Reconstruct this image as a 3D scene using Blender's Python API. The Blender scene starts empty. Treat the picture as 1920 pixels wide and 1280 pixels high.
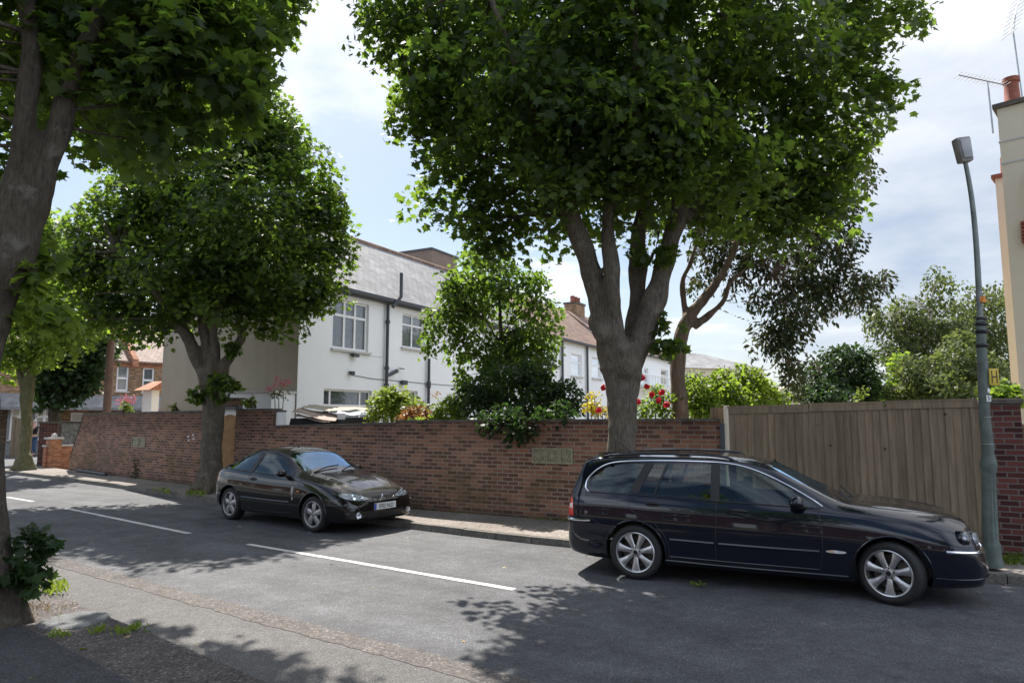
import bpy, bmesh, math, random
import numpy as np
from mathutils import Vector, Matrix
from mathutils.bvhtree import BVHTree
random.seed(7); RNG = np.random.default_rng(11)
R = math.radians
SC = bpy.context.scene; COL = SC.collection
# ---------------------------------------------------------------- camera
F, PITCH, H = 1290.0, R(6.33), 1.92
CP, SP = math.cos(PITCH), math.sin(PITCH)
cam = bpy.data.cameras.new('camera'); cam.lens = F/1920*36; cam.sensor_width = 36
cam.clip_start = .05; cam.clip_end = 3000
co = bpy.data.objects.new('camera', cam); COL.objects.link(co)
co.location = (0, 0, H); co.rotation_euler = (R(90)+PITCH, 0, 0); SC.camera = co
def ray(px, py):
    u, v = (px-960)/F, (640-py)/F
    return Vector((u, CP-v*SP, SP+v*CP))
def G(px, py, z=0.0):
    d = ray(px, py); t = (z-H)/d.z
    return Vector((d.x*t, d.y*t, z))
def P(px, py, Y):
    d = ray(px, py); t = Y/d.y
    return Vector((d.x*t, Y, H+d.z*t))
def PXW(w, Y): return w/F*Y          # pixel width -> metres at depth Y
# ---------------------------------------------------------------- materials
class NT:
    def __init__(s, name):
        s.m = bpy.data.materials.new(name); s.m.use_nodes = True
        s.t = s.m.node_tree; s.t.nodes.clear()
        s.out = s.t.nodes.new('ShaderNodeOutputMaterial')
    def n(s, typ, **kw):
        nd = s.t.nodes.new('ShaderNode'+typ)
        for k, v in kw.items():
            if k.startswith('_'): setattr(nd, k[1:], v)
            else:
                key = int(k[1:]) if k[0] == 'i' and k[1:].isdigit() else k.replace('__', ' ')
                s.set(nd, key, v)
        return nd
    def set(s, nd, key, v):
        sock = nd.inputs[key]
        if isinstance(v, bpy.types.NodeSocket): s.t.links.new(v, sock)
        elif isinstance(v, bpy.types.Node): s.t.links.new(v.outputs[0], sock)
        else: sock.default_value = v
    def ramp(s, fac, stops):
        r = s.n('ValToRGB'); s.set(r, 0, fac); e = r.color_ramp.elements
        while len(e) > 1: e.remove(e[0])
        e[0].position = stops[0][0]; e[0].color = c4(stops[0][1])
        for p, c in stops[1:]:
            x = e.new(p); x.color = c4(c)
        return r.outputs[0]
    def mix(s, f, a, b, mode='MIX'):
        m = s.n('MixRGB', _blend_type=mode); s.set(m, 0, f); s.set(m, 1, a); s.set(m, 2, b); return m.outputs[0]
    def math(s, op, a, b=0.0, c=0.0):
        m = s.n('Math', _operation=op); s.set(m, 0, a); s.set(m, 1, b); s.set(m, 2, c); return m.outputs[0]
    def noise(s, vec, scale, detail=4, rough=.55):
        n = s.n('TexNoise'); s.set(n, 'Vector', vec)
        n.inputs['Scale'].default_value = scale; n.inputs['Detail'].default_value = detail; n.inputs['Roughness'].default_value = rough
        return n.outputs[0]
    def bump(s, h, strength=.3, dist=.01):
        b = s.n('Bump'); b.inputs['Strength'].default_value = strength; b.inputs['Distance'].default_value = dist
        s.set(b, 'Height', h); return b.outputs[0]
    def pbr(s, base, rough=.6, metal=0.0, normal=None, coat=0, spec=.5, **kw):
        p = s.n('BsdfPrincipled'); s.set(p, 'Base Color', base); s.set(p, 'Roughness', rough); s.set(p, 'Metallic', metal)
        s.set(p, 'Coat Weight', coat); p.inputs['Coat Roughness'].default_value = .03; s.set(p, 'Specular IOR Level', spec)
        if normal is not None: s.set(p, 'Normal', normal)
        s.t.links.new(p.outputs[0], s.out.inputs[0]); return p
def c4(c):
    if isinstance(c, (int, float)): return (c, c, c, 1)
    return tuple(c)+(1,) if len(c) == 3 else c
MATS = {}
def mat(fn):
    MATS[fn.__name__] = fn(NT(fn.__name__)) ; return fn
def simple(name, c, rough=.6, metal=0, var=.12, nscale=6, bump=0, coat=0, spec=.5, obj=True):
    t = NT(name); tc = t.n('TexCoord').outputs['Object' if obj else 'Generated']
    n = t.noise(tc, nscale, 5)
    c = np.array(c if not isinstance(c, (int, float)) else (c,)*3, float)
    col = t.ramp(n, [(.3, tuple(c*(1-var))), (.7, tuple(np.minimum(c*(1+var), 1)))])
    nr = t.bump(t.noise(tc, nscale*6, 3), bump, .01) if bump else None
    t.pbr(col, rough, metal, nr, coat, spec); MATS[name] = t.m; return t.m
def wallvec(t, su=1.0, sv=1.0):
    tc = t.n('TexCoord'); s = t.n('SeparateXYZ', i0=tc.outputs['Object']); nn = t.n('SeparateXYZ', i0=tc.outputs['Normal'])
    ax = t.math('ABSOLUTE', nn.outputs[0]); ay = t.math('ABSOLUTE', nn.outputs[1]); sel = t.math('GREATER_THAN', ax, ay)
    u = t.math('ADD', t.math('MULTIPLY', s.outputs[1], sel), t.math('MULTIPLY', s.outputs[0], t.math('SUBTRACT', 1.0, sel)))
    c = t.n('CombineXYZ'); t.set(c, 0, t.math('MULTIPLY', u, su)); t.set(c, 1, t.math('MULTIPLY', s.outputs[2], sv))
    return c.outputs[0], tc.outputs['Object']
def brickmat(name, c1, c2, mortar, blotch=None, bw=.225, bh=.075, msize=.010, moss=True):
    t = NT(name); v, o = wallvec(t)
    wob = t.n('VectorMath', _operation='MULTIPLY_ADD', i0=t.n('TexNoise', Vector=o, Scale=9.0).outputs[1], i1=(.012, .012, 0), i2=v)
    b = t.n('TexBrick', Vector=wob, Scale=1.0); b.inputs['Color1'].default_value = c4(0); b.inputs['Color2'].default_value = c4(1)
    b.inputs['Mortar'].default_value = c4(0.5); b.inputs['Mortar Size'].default_value = msize; b.inputs['Mortar Smooth'].default_value = .25
    b.inputs['Brick Width'].default_value = bw; b.inputs['Row Height'].default_value = bh; b.inputs['Bias'].default_value = 0
    tone = t.ramp(b.outputs[0], [(0, tuple(np.array(c1)*.74)), (.14, tuple(np.array(c1)*.9)), (.35, c1), (.65, c2), (.92, tuple(np.array(c2)*1.2)), (1, tuple(np.array(c1)*.75))])
    big = t.noise(o, .9, 6, .65)
    col = t.mix(t.math('MULTIPLY', big, .55), tone, t.mix(1.0, tone, c4(tuple(x for x in (.55, .5, .5))), 'MULTIPLY'))
    fine = t.noise(o, 60, 3); col = t.mix(.5, col, t.mix(1.0, col, t.ramp(fine, [(.3, .6), (.7, 1.35)]), 'MULTIPLY'))
    mc = t.mix(t.noise(o, 3, 5), c4(tuple(np.array(mortar)*.5)), c4(mortar))
    col = t.mix(b.outputs[1], col, mc)
    if blotch is not None:      # soot / algae staining
        z = t.n('SeparateXYZ', i0=o).outputs[2]
        low = t.math('MULTIPLY', t.ramp(z, [(.15, 0), (.35, 1.0), (.75, .9), (1.1, 0)]), t.ramp(t.noise(o, 1.1, 5, .7), [(.42, 0), (.60, .8)]))
        col = t.mix(low, col, t.mix(.62, col, c4(blotch)))
        col = t.mix(t.ramp(t.noise(o, .55, 7, .72), [(.52, 0), (.68, .45)]), col, t.mix(.5, col, c4((.30, .24, .21))))
        top = t.math('MULTIPLY', t.ramp(z, [(1.2, 0), (1.0, 1)]), 0.0)
        soot = t.math('MULTIPLY', t.ramp(t.math('ADD', z, t.math('MULTIPLY', t.noise(o, 1.3, 4), 1.2)), [(1.0, 0.0), (1.0, 0.0)]), 1.0)
        zz = t.math('DIVIDE', z, 2.2); hi = t.ramp(t.math('ADD', zz, t.math('MULTIPLY', t.math('SUBTRACT', t.noise(o, 1.7, 5), .5), .5)), [(.6, 0), (.86, .75)])
        col = t.mix(hi, col, t.mix(1.0, col, c4((.50, .46, .45)), 'MULTIPLY'))
        base = t.ramp(t.math('ADD', z, t.math('MULTIPLY', t.noise(o, 4, 4), .2)), [(.12, .9), (.36, 0)])
        col = t.mix(base, col, c4((.028, .026, .02)))
    nr = t.bump(t.math('ADD', t.math('MULTIPLY', t.math('SUBTRACT', 1.0, b.outputs[1]), 1.0), t.math('MULTIPLY', fine, .5)), .7, .006)
    t.pbr(col, .9, 0, nr, 0, .25); MATS[name] = t.m
def tilemat(name, c1, c2, gap, su, sv, rough=.7):
    t = NT(name); v, o = wallvec(t, 1, sv)
    b = t.n('TexBrick', Vector=v, Scale=1.0); b.inputs['Color1'].default_value = c4(c1); b.inputs['Color2'].default_value = c4(c2)
    b.inputs['Mortar'].default_value = c4(gap); b.inputs['Mortar Size'].default_value = .010; b.inputs['Mortar Smooth'].default_value = .6
    b.inputs['Brick Width'].default_value = su; b.inputs['Row Height'].default_value = .22
    col = t.mix(.55, b.outputs[0], t.mix(1.0, b.outputs[0], t.ramp(t.noise(o, 1.2, 6, .7), [(.3, .45), (.7, 1.5)]), 'MULTIPLY'))
    nr = t.bump(t.math('SUBTRACT', 1.0, b.outputs[1]), .6, .02)
    t.pbr(col, rough, 0, nr, 0, .4); MATS[name] = t.m
def barkmat(name, c1, c2, sc=9, green=0):
    t = NT(name); tc = t.n('TexCoord').outputs['Object']
    mp = t.n('Mapping', Vector=tc); mp.inputs['Scale'].default_value = (1, 1, .22)
    n1 = t.noise(mp.outputs[0], sc*3.5, 9, .75); n2 = t.noise(tc, 2.2, 5, .65)
    vo = t.n('TexVoronoi', Vector=mp.outputs[0], Scale=sc*2.0, _feature='DISTANCE_TO_EDGE').outputs[0]
    col = t.mix(n2, c4(c1), c4(c2)); col = t.mix(.8, col, t.mix(1.0, col, t.ramp(n1, [(.32, .35), (.66, 1.45)]), 'MULTIPLY'))
    col = t.mix(.22, col, t.mix(1.0, col, t.ramp(vo, [(0, .5), (.12, 1.1)]), 'MULTIPLY'))
    if green: col = t.mix(t.ramp(t.noise(tc, 1.3, 6, .7), [(.45, 0), (.7, green)]), col, c4((.07, .085, .03)))
    col = t.mix(t.ramp(t.noise(tc, 4.5, 6, .7), [(.56, 0), (.66, .6)]), col, t.mix(.5, col, c4((.30, .29, .25))))
    nr = t.bump(t.math('ADD', t.math('MULTIPLY', n1, 1.0), t.math('MULTIPLY', t.noise(tc, 6, 6, .7), .8)), .9, .04)
    t.pbr(col, .92, 0, nr, 0, .2); MATS[name] = t.m
def leafmat(name, dark, light, trans=(.16, .30, .03), tw=.42, gloss=.35, odd=None):
    t = NT(name); g = t.n('NewGeometry'); rnd = g.outputs['Random Per Island']
    tc = t.n('TexCoord').outputs['Object']
    f = t.math('ADD', t.math('MULTIPLY', rnd, .6), t.math('MULTIPLY', t.noise(tc, .9, 3), .5))
    col = t.ramp(f, [(.1, dark), (.85, light)])
    if odd: col = t.mix(t.ramp(t.math('FRACT', t.math('MULTIPLY', rnd, 7.31)), [(odd[1]-.02, 0), (odd[1], 1)]), c4(odd[0]), col)
    d = t.n('BsdfPrincipled'); t.set(d, 'Base Color', col); d.inputs['Roughness'].default_value = .5; d.inputs['Specular IOR Level'].default_value = gloss
    tr = t.n('BsdfTranslucent'); t.set(tr, 0, t.mix(.75, col, c4(trans)))
    mx = t.n('MixShader'); mx.inputs[0].default_value = tw; t.set(mx, 1, d.outputs[0]); t.set(mx, 2, tr.outputs[0])
    t.t.links.new(mx.outputs[0], t.out.inputs[0]); MATS[name] = t.m
def groundmat(name, c1, c2, agg, rough=.85, aggs=260, big=.5, bump=.35, cracks=0, spots=0.0, stain=0):
    t = NT(name); o = t.n('TexCoord').outputs['Object']
    n = t.noise(o, big, 7, .65); n2 = t.noise(o, 7, 6, .7)
    col = t.mix(t.ramp(n, [(.3, 0), (.7, 1)]), c4(c1), c4(c2)); col = t.mix(.5, col, t.mix(1.0, col, t.ramp(n2, [(.3, .6), (.7, 1.3)]), 'MULTIPLY'))
    vo = t.n('TexVoronoi', Vector=o, Scale=float(aggs)); cell = t.n('SeparateXYZ', i0=vo.outputs[1]).outputs[0]
    col = t.mix(agg, col, t.mix(1.0, col, t.ramp(cell, [(0, .3), (.5, 1.0), (.93, 1.6), (.97, 3.2)]), 'MULTIPLY'))
    if cracks:
        v2 = t.n('TexVoronoi', Vector=t.n('VectorMath', _operation='MULTIPLY_ADD', i0=t.n('TexNoise', Vector=o, Scale=3.0).outputs[1], i1=(.5, .5, 0), i2=o).outputs[0], Scale=.45, _feature='DISTANCE_TO_EDGE').outputs[0]
        col = t.mix(t.ramp(v2, [(.0, cracks), (.012, 0)]), col, c4((.02, .02, .02)))
    if spots:
        v3 = t.n('TexVoronoi', Vector=o, Scale=2.6, _feature='F1').outputs[0]
        col = t.mix(t.ramp(v3, [(.03, spots), (.05, 0)]), col, c4((.03, .03, .032)))
    if stain:
        mp = t.n('Mapping', Vector=o); mp.inputs['Rotation'].default_value = (0, 0, R(-32)); mp2 = t.n('Mapping', Vector=mp.outputs[0]); mp2.inputs['Scale'].default_value = (.12, 1.1, 1)
        col = t.mix(stain, col, t.mix(1.0, col, t.ramp(t.noise(mp.outputs[0], 1.3, 7, .75), [(.35, .62), (.6, 1.18)]), 'MULTIPLY'))
        tr = t.n('Mapping', Vector=o); tr.inputs['Rotation'].default_value = (0, 0, R(32)); ts = t.n('Mapping', Vector=tr.outputs[0]); ts.inputs['Scale'].default_value = (.10, 1.3, 1)
        col = t.mix(stain, col, t.mix(1.0, col, t.ramp(t.noise(ts.outputs[0], 1.4, 5, .6), [(.35, .72), (.65, 1.15)]), 'MULTIPLY'))
    nr = t.bump(t.math('ADD', t.noise(o, aggs*.6, 2), t.math('MULTIPLY', t.noise(o, 25, 4), .6)), bump, .008)
    t.pbr(col, rough, 0, nr, 0, .35); MATS[name] = t.m
groundmat('asphalt', (.070, .071, .078), (.102, .102, .107), .6, .8, 130, .35, .5, stain=.75, spots=.0)
groundmat('asphalt_patch', (.082, .078, .076), (.115, .108, .104), .6, .85, 150, .6, .5)
groundmat('chip_strip', (.082, .073, .068), (.128, .113, .105), .55, .9, 60, .8, .9)
groundmat('pavement_far', (.17, .148, .13), (.25, .22, .198), .6, .9, 90, .7, .4)
groundmat('pavement_near', (.036, .036, .040), (.058, .056, .060), .7, .9, 120, .9, .6, cracks=.5)
groundmat('pavement_brown', (.062, .053, .050), (.095, .082, .077), .8, .9, 60, .9, .7)
groundmat('kerb_stone', (.10, .092, .082), (.19, .175, .155), .6, .9, 120, 1.5, .5)
groundmat('soil', (.15, .145, .11), (.24, .22, .17), .5, .95, 60, 1.5, .8)
groundmat('concrete', (.085, .09, .092), (.14, .14, .14), .4, .85, 120, 1.8, .4)
def line_mat():
    t = NT('line_paint'); o = t.n('TexCoord').outputs['Object']; n = t.noise(o, 60, 6, .75); n2 = t.noise(o, 5, 5, .7)
    w = t.ramp(t.math('ADD', t.math('MULTIPLY', n, .6), t.math('MULTIPLY', n2, .5)), [(.40, 0), (.50, 1)])
    t.pbr(t.mix(w, c4((.13, .128, .125)), t.mix(n2, c4((.42, .41, .39)), c4((.66, .65, .62)))), .8, 0, t.bump(n, .4, .004), 0, .3); MATS['line_paint'] = t.m
line_mat()
brickmat('brick_red', (.195, .100, .070), (.33, .165, .108), (.40, .35, .29), (.085, .075, .028))
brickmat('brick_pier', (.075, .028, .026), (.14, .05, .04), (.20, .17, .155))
brickmat('brick_yellow', (.26, .15, .08), (.40, .25, .14), (.28, .24, .19))
brickmat('brick_orange', (.42, .15, .07), (.55, .22, .11), (.45, .36, .3))
tilemat('slate', (.19, .19, .197), (.27, .265, .27), (.06, .06, .062), .32, 1.75)
tilemat('clay_tile', (.17, .10, .075), (.26, .17, .13), (.05, .035, .03), .28, 1.5)
tilemat('orange_tile', (.40, .15, .08), (.52, .22, .12), (.12, .05, .03), .2, 1.3)
barkmat('bark_grey', (.095, .076, .060), (.215, .185, .150), 9, .2)
barkmat('bark_brown', (.065, .052, .042), (.12, .10, .08), 9, .2)
barkmat('bark_green', (.12, .11, .06), (.20, .18, .10), 8, .6)
barkmat('bark_smooth', (.14, .095, .07), (.24, .18, .135), 3)
barkmat('bark_white', (.5, .48, .43), (.7, .67, .62), 4)
leafmat('leaf_sycamore', (.009, .022, .010), (.031, .055, .017), (.36, .56, .055), .41)
leafmat('leaf_bright', (.024, .046, .012), (.068, .105, .024), (.45, .65, .06), .50)
leafmat('leaf_mid', (.014, .034, .011), (.045, .080, .020), (.34, .55, .05), .42)
leafmat('leaf_dark', (.008, .022, .009), (.024, .050, .015), (.10, .2, .03), .3, .3)
leafmat('leaf_gum', (.014, .030, .013), (.042, .066, .026), (.14, .17, .05), .28, .4, odd=((.10, .055, .035), .10))
leafmat('leaf_birch', (.035, .058, .018), (.085, .11, .035), (.22, .28, .06), .42)
leafmat('leaf_lime', (.09, .16, .02), (.22, .30, .045), (.4, .5, .06), .4)
leafmat('leaf_copper', (.16, .09, .04), (.34, .17, .07), (.5, .25, .08), .4)
leafmat('leaf_yellow', (.30, .26, .02), (.55, .42, .03), (.7, .6, .05), .4)
leafmat('grass_blade', (.06, .11, .02), (.16, .22, .05), (.3, .4, .06), .4)
leafmat('dry_leaf', (.22, .15, .07), (.42, .32, .18), (.3, .2, .1), .2)
leafmat('petal_red', (.5, .015, .03), (.75, .03, .06), (.6, .05, .05), .25)
leafmat('petal_pink', (.55, .09, .14), (.75, .2, .26), (.7, .2, .25), .3)
def render_streaky(name, c, streak, amt):
    t = NT(name); o = t.n('TexCoord').outputs['Object']; mp = t.n('Mapping', Vector=o); mp.inputs['Scale'].default_value = (1.3, 1.3, .30)
    st = t.ramp(t.noise(mp.outputs[0], 2.0, 7, .65), [(.45, 0), (.72, 1)]); bl = t.ramp(t.noise(o, .7, 6, .7), [(.42, 0), (.7, 1)])
    m = t.math('MULTIPLY', t.math('ADD', t.math('MULTIPLY', st, .4), t.math('MULTIPLY', bl, .5)), amt)
    col = t.mix(m, c4(c), c4(streak)); t.pbr(col, .9, 0, t.bump(t.noise(o, 9, 6, .7), .2, .01), 0, .2); MATS[name] = t.m
render_streaky('white_render', (.85, .86, .87), (.58, .57, .54), .22)
render_streaky('brown_render', (.44, .39, .315), (.28, .25, .20), .6)
render_streaky('cream_render', (.68, .60, .48), (.48, .42, .33), .35)
simple('white_paint', (.80, .80, .80), .45, var=.04)
simple('black_paint', (.018, .019, .022), .4, var=.2)
simple('pipe_dark', (.05, .055, .065), .5, var=.2)
simple('wood_gate', (.34, .19, .075), .75, var=.25, nscale=5)
simple('post_green', (.10, .125, .112), .55, var=.3, nscale=7, bump=.3)
simple('post_grey', (.17, .19, .18), .5, metal=.4, var=.25, nscale=8)
simple('lamp_body', (.25, .235, .225), .5, var=.2)
simple('lamp_glass', (.30, .30, .31), .25, var=.15)
simple('orange_plastic', (.75, .26, .03), .5)
simple('yellow_sign', (.62, .44, .05), .55, var=.1)
simple('terracotta', (.24, .075, .05), .85, var=.2, nscale=8, bump=.3)
simple('dark_metal', (.03, .03, .035), .45, .6)
simple('aerial_metal', (.35, .36, .38), .45, .8)
simple('curtain', (.70, .72, .75), .9, var=.15, nscale=9)
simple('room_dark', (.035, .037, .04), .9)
simple('rust_sheet', (.36, .26, .22), .8, var=.35, nscale=4, bump=.4)
simple('rubber', (.018, .018, .019), .75, var=.25, nscale=40, bump=.2)
simple('trim_black', (.012, .012, .013), .5, var=.2)
simple('seat_dark', (.03, .03, .033), .9, var=.2)
simple('alloy', (.58, .585, .60), .32, .9, var=.06, nscale=12)
simple('alloy_worn', (.42, .41, .42), .45, .7, var=.3, nscale=14)
simple('chrome', (.82, .83, .85), .12, 1, var=.03)
simple('plate_white', (.72, .73, .72), .5, var=.03)
simple('plate_blue', (.03, .08, .42), .5)
simple('tail_red', (.62, .02, .012), .15, var=.1, coat=1)
simple('tail_white', (.75, .62, .6), .2, coat=1)
simple('amber', (.75, .35, .12), .3, coat=1)
simple('skin', (.50, .28, .2), .6); simple('cloth_black', (.02, .02, .025), .9); simple('jeans', (.05, .10, .2), .9); simple('hair_grey', (.45, .43, .42), .9)
simple('wood_pole', (.16, .10, .08), .85, var=.2, nscale=4)
simple('render_grey', (.20, .20, .205), .9, var=.2)
simple('stone_block', (.30, .285, .20), .9, var=.2, nscale=14, bump=.5)
simple('stone_wall', (.22, .215, .19), .95, var=.5, nscale=9, bump=.9)
simple('coping_stone', (.105, .09, .075), .9, var=.4, nscale=5, bump=.5)
def paint(name, base, dust=None, dusta=0.0, flake=.0):
    t = NT(name); tc = t.n('TexCoord').outputs['Object']
    n = t.noise(tc, 3.5, 7, .7)
    col = c4(base); rough = .16
    s = t.n('SeparateXYZ', i0=t.n('TexCoord').outputs['Normal']); up = t.ramp(s.outputs[2], [(.45, 0), (.95, 1)])
    if dust:
        m = t.math('MULTIPLY', t.ramp(n, [(.35, .25), (.7, 1)]), t.math('ADD', t.math('MULTIPLY', up, dusta), .015))
        col = t.mix(m, c4(base), c4(dust)); rough = t.math('ADD', t.math('MULTIPLY', m, .6), .15)
    t.pbr(col, rough, .0, t.bump(t.noise(tc, 1.8, 2), .03, .02), 1.0, .12); MATS[name] = t.m
paint('paint_navy', (.003, .0052, .0125), (.10, .10, .11), .05)
paint('paint_black', (.005, .005, .0055), (.17, .145, .12), .40)
def glass(name, tint, refl=1.0, rough=.02, ior=1.5, gc=.95):
    t = NT(name); tr = t.n('BsdfTransparent'); tr.inputs[0].default_value = c4(tint)
    gl = t.n('BsdfGlossy'); gl.inputs['Roughness'].default_value = rough; gl.inputs[0].default_value = c4(gc)
    fr = t.n('Fresnel'); fr.inputs[0].default_value = ior
    fac = t.math('MINIMUM', t.math('MULTIPLY', fr.outputs[0], refl), 1.0)
    mx = t.n('MixShader'); t.set(mx, 0, fac); t.set(mx, 1, tr.outputs[0]); t.set(mx, 2, gl.outputs[0])
    t.t.links.new(mx.outputs[0], t.out.inputs[0]); MATS[name] = t.m
glass('car_glass', (.62, .70, .68), 1.6, .015, 1.5, (.80, .92, .95)); glass('screen_glass', (.35, .42, .46), 3.0, .05, 1.5, (.42, .62, .86)); glass('pane_glass', (.55, .58, .6), 3.0); glass('lens_glass', (.92, .94, .96), 1.6)
def fencemat():
    t = NT('fence_wood'); tc = t.n('TexCoord').outputs['Object']; g = t.n('NewGeometry').outputs['Random Per Island']
    mp = t.n('Mapping', Vector=tc); mp.inputs['Scale'].default_value = (14, 14, .9)
    n = t.noise(mp.outputs[0], 1.6, 8, .7); n2 = t.noise(tc, 1.1, 5)
    col = t.ramp(t.math('ADD', t.math('MULTIPLY', g, .6), t.math('MULTIPLY', n2, .5)), [(.1, (.165, .126, .085)), (.5, (.22, .172, .12)), (.9, (.27, .208, .145))])
    col = t.mix(.8, col, t.mix(1.0, col, t.ramp(n, [(.3, .5), (.7, 1.3)]), 'MULTIPLY'))
    kn = t.n('TexVoronoi', Vector=tc, Scale=3.1).outputs[0]; col = t.mix(t.ramp(kn, [(.05, .8), (.09, 0)]), col, c4((.04, .03, .02)))
    t.pbr(col, .9, 0, t.bump(n, .5, .01), 0, .2); MATS['fence_wood'] = t.m
fencemat()
# ---------------------------------------------------------------- mesh builder
class MB:
    def __init__(s): s.v = []; s.f = []
    def add(s, vs, fs):
        k = len(s.v); s.v += [tuple(v) for v in vs]; s.f += [tuple(i+k for i in f) for f in fs]; return s
    def box(s, c, d, rz=0, m=None):
        x, y, z = [q/2 for q in d]; M = Matrix.Translation(c) @ Matrix.Rotation(rz, 4, 'Z')
        if m is not None: M = m @ M
        vs = [M @ Vector((a*x, b*y, e*z)) for a in (-1, 1) for b in (-1, 1) for e in (-1, 1)]
        return s.add(vs, [(0, 1, 3, 2), (4, 6, 7, 5), (0, 4, 5, 1), (2, 3, 7, 6), (0, 2, 6, 4), (1, 5, 7, 3)])
    def span(s, a, b): # box from corner a to corner b
        return s.box([(p+q)/2 for p, q in zip(a, b)], [abs(p-q) for p, q in zip(a, b)])
    def tube(s, pts, rad, n=8, caps=True):
        pts = [Vector(p) for p in pts]; rad = rad if isinstance(rad, (list, tuple)) else [rad]*len(pts)
        k = len(s.v); up = None
        for i, p in enumerate(pts):
            d = (pts[min(i+1, len(pts)-1)]-pts[max(i-1, 0)]).normalized()
            if up is None: up = Vector((0, 0, 1)) if abs(d.z) < .9 else Vector((1, 0, 0))
            a = d.cross(up).normalized(); b = a.cross(d).normalized(); up = b
            for j in range(n):
                t = 2*math.pi*j/n; s.v.append(tuple(p+(a*math.cos(t)+b*math.sin(t))*rad[i]))
        for i in range(len(pts)-1):
            for j in range(n):
                a0 = k+i*n+j; a1 = k+i*n+(j+1) % n; s.f.append((a0, a1, a1+n, a0+n))
        if caps:
            s.f.append(tuple(k+j for j in reversed(range(n)))); s.f.append(tuple(k+(len(pts)-1)*n+j for j in range(n)))
        return s
    def lathe(s, prof, n=24, M=Matrix.Identity(4), closed=False): # prof: (r, h) about local z
        k = len(s.v)
        for r, h in prof:
            for j in range(n):
                t = 2*math.pi*j/n; s.v.append(tuple(M @ Vector((r*math.cos(t), r*math.sin(t), h))))
        L = len(prof)
        for i in range(L if closed else L-1):
            for j in range(n):
                a = k+i*n+j; b = k+i*n+(j+1) % n; c = k+((i+1) % L)*n+(j+1) % n; d = k+((i+1) % L)*n+j; s.f.append((a, b, c, d))
        return s
    def prism(s, poly, thick, M=Matrix.Identity(4)): # poly in local xy, extruded in z 0..thick
        n = len(poly); vs = [M @ Vector((x, y, 0)) for x, y in poly]+[M @ Vector((x, y, thick)) for x, y in poly]
        fs = [tuple(reversed(range(n))), tuple(range(n, 2*n))]+[(i, (i+1) % n, n+(i+1) % n, n+i) for i in range(n)]
        return s.add(vs, fs)
    def sphere(s, c, r, nu=12, nv=8, M=None):
        r = r if isinstance(r, (tuple, list)) else (r,)*3; vs = []; fs = []
        for i in range(nv+1):
            ph = math.pi*i/nv
            for j in range(nu):
                th = 2*math.pi*j/nu; q = Vector((r[0]*math.sin(ph)*math.cos(th), r[1]*math.sin(ph)*math.sin(th), r[2]*math.cos(ph)))
                vs.append((M @ q if M else q)+Vector(c))
        for i in range(nv):
            for j in range(nu):
                a = i*nu+j; b = i*nu+(j+1) % nu; fs.append((a, a+nu, b+nu, b))
        return s.add(vs, fs)
    def build(s, name, m, parent=None, smooth=False, bevel=0, sharp=40, loc=None):
        me = bpy.data.meshes.new(name); me.from_pydata(s.v, [], s.f); me.validate()
        return link(name, me, m, parent, smooth, bevel, sharp)
def link(name, me, m, parent=None, smooth=False, bevel=0, sharp=40, fixn=True):
    if fixn:
        bm = bmesh.new(); bm.from_mesh(me); bmesh.ops.remove_doubles(bm, verts=bm.verts, dist=1e-5)
        bmesh.ops.recalc_face_normals(bm, faces=bm.faces)
        if bevel: bmesh.ops.bevel(bm, geom=[e for e in bm.edges if e.is_manifold and e.calc_face_angle(0) > .6], offset=bevel, segments=2, affect='EDGES', profile=.6)
        bm.to_mesh(me); bm.free()
    if smooth or bevel:
        me.shade_smooth()
        try: me.set_sharp_from_angle(angle=R(sharp))
        except Exception: pass
    me.materials.append(MATS[m] if isinstance(m, str) else m)
    o = bpy.data.objects.new(name, me); COL.objects.link(o)
    if parent is not None: o.parent = parent
    return o
def thing(name, label, cat, loc=(0, 0, 0), rz=0, group=None):
    o = bpy.data.objects.new(name, None); COL.objects.link(o); o.location = loc; o.rotation_euler = (0, 0, rz)
    o.empty_display_size = .2
    o['label'] = label; o['category'] = cat
    if group: o['group'] = group
    return o
def tag(o, label=None, cat=None, group=None, kind=None):
    if label: o['label'] = label
    if cat: o['category'] = cat
    if group: o['group'] = group
    if kind: o['kind'] = kind
    return o
def local(root, p):
    c, s_ = math.cos(-root.rotation_euler[2]), math.sin(-root.rotation_euler[2]); d = Vector(p)-root.location
    return Vector((d.x*c-d.y*s_, d.x*s_+d.y*c, d.z))
def catmull(pts, per=8, closed=False):
    pts = [np.array(p, float) for p in pts]; out = []; n = len(pts)
    rng = range(n) if closed else range(n-1)
    for i in rng:
        p1, p2 = pts[i], pts[(i+1) % n]
        p0 = pts[(i-1) % n] if (closed or i > 0) else 2*p1-p2
        p3 = pts[(i+2) % n] if (closed or i+2 < n) else 2*p2-p1
        for k in range(per):
            t = k/per; out.append(.5*((2*p1)+(-p0+p2)*t+(2*p0-5*p1+4*p2-p3)*t*t+(-p0+3*p1-3*p2+p3)*t**3))
    if not closed: out.append(pts[-1])
    return [tuple(o) for o in out]
def text_mesh(s, size, depth=.002):
    c = bpy.data.curves.new('t', 'FONT'); c.body = s; c.size = size; c.extrude = depth; c.align_x = 'CENTER'; c.align_y = 'CENTER'
    o = bpy.data.objects.new('t', c); COL.objects.link(o)
    dg = bpy.context.evaluated_depsgraph_get(); me = bpy.data.meshes.new_from_object(o.evaluated_get(dg))
    bpy.data.objects.remove(o); return me
EXPO = 0.0
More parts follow.
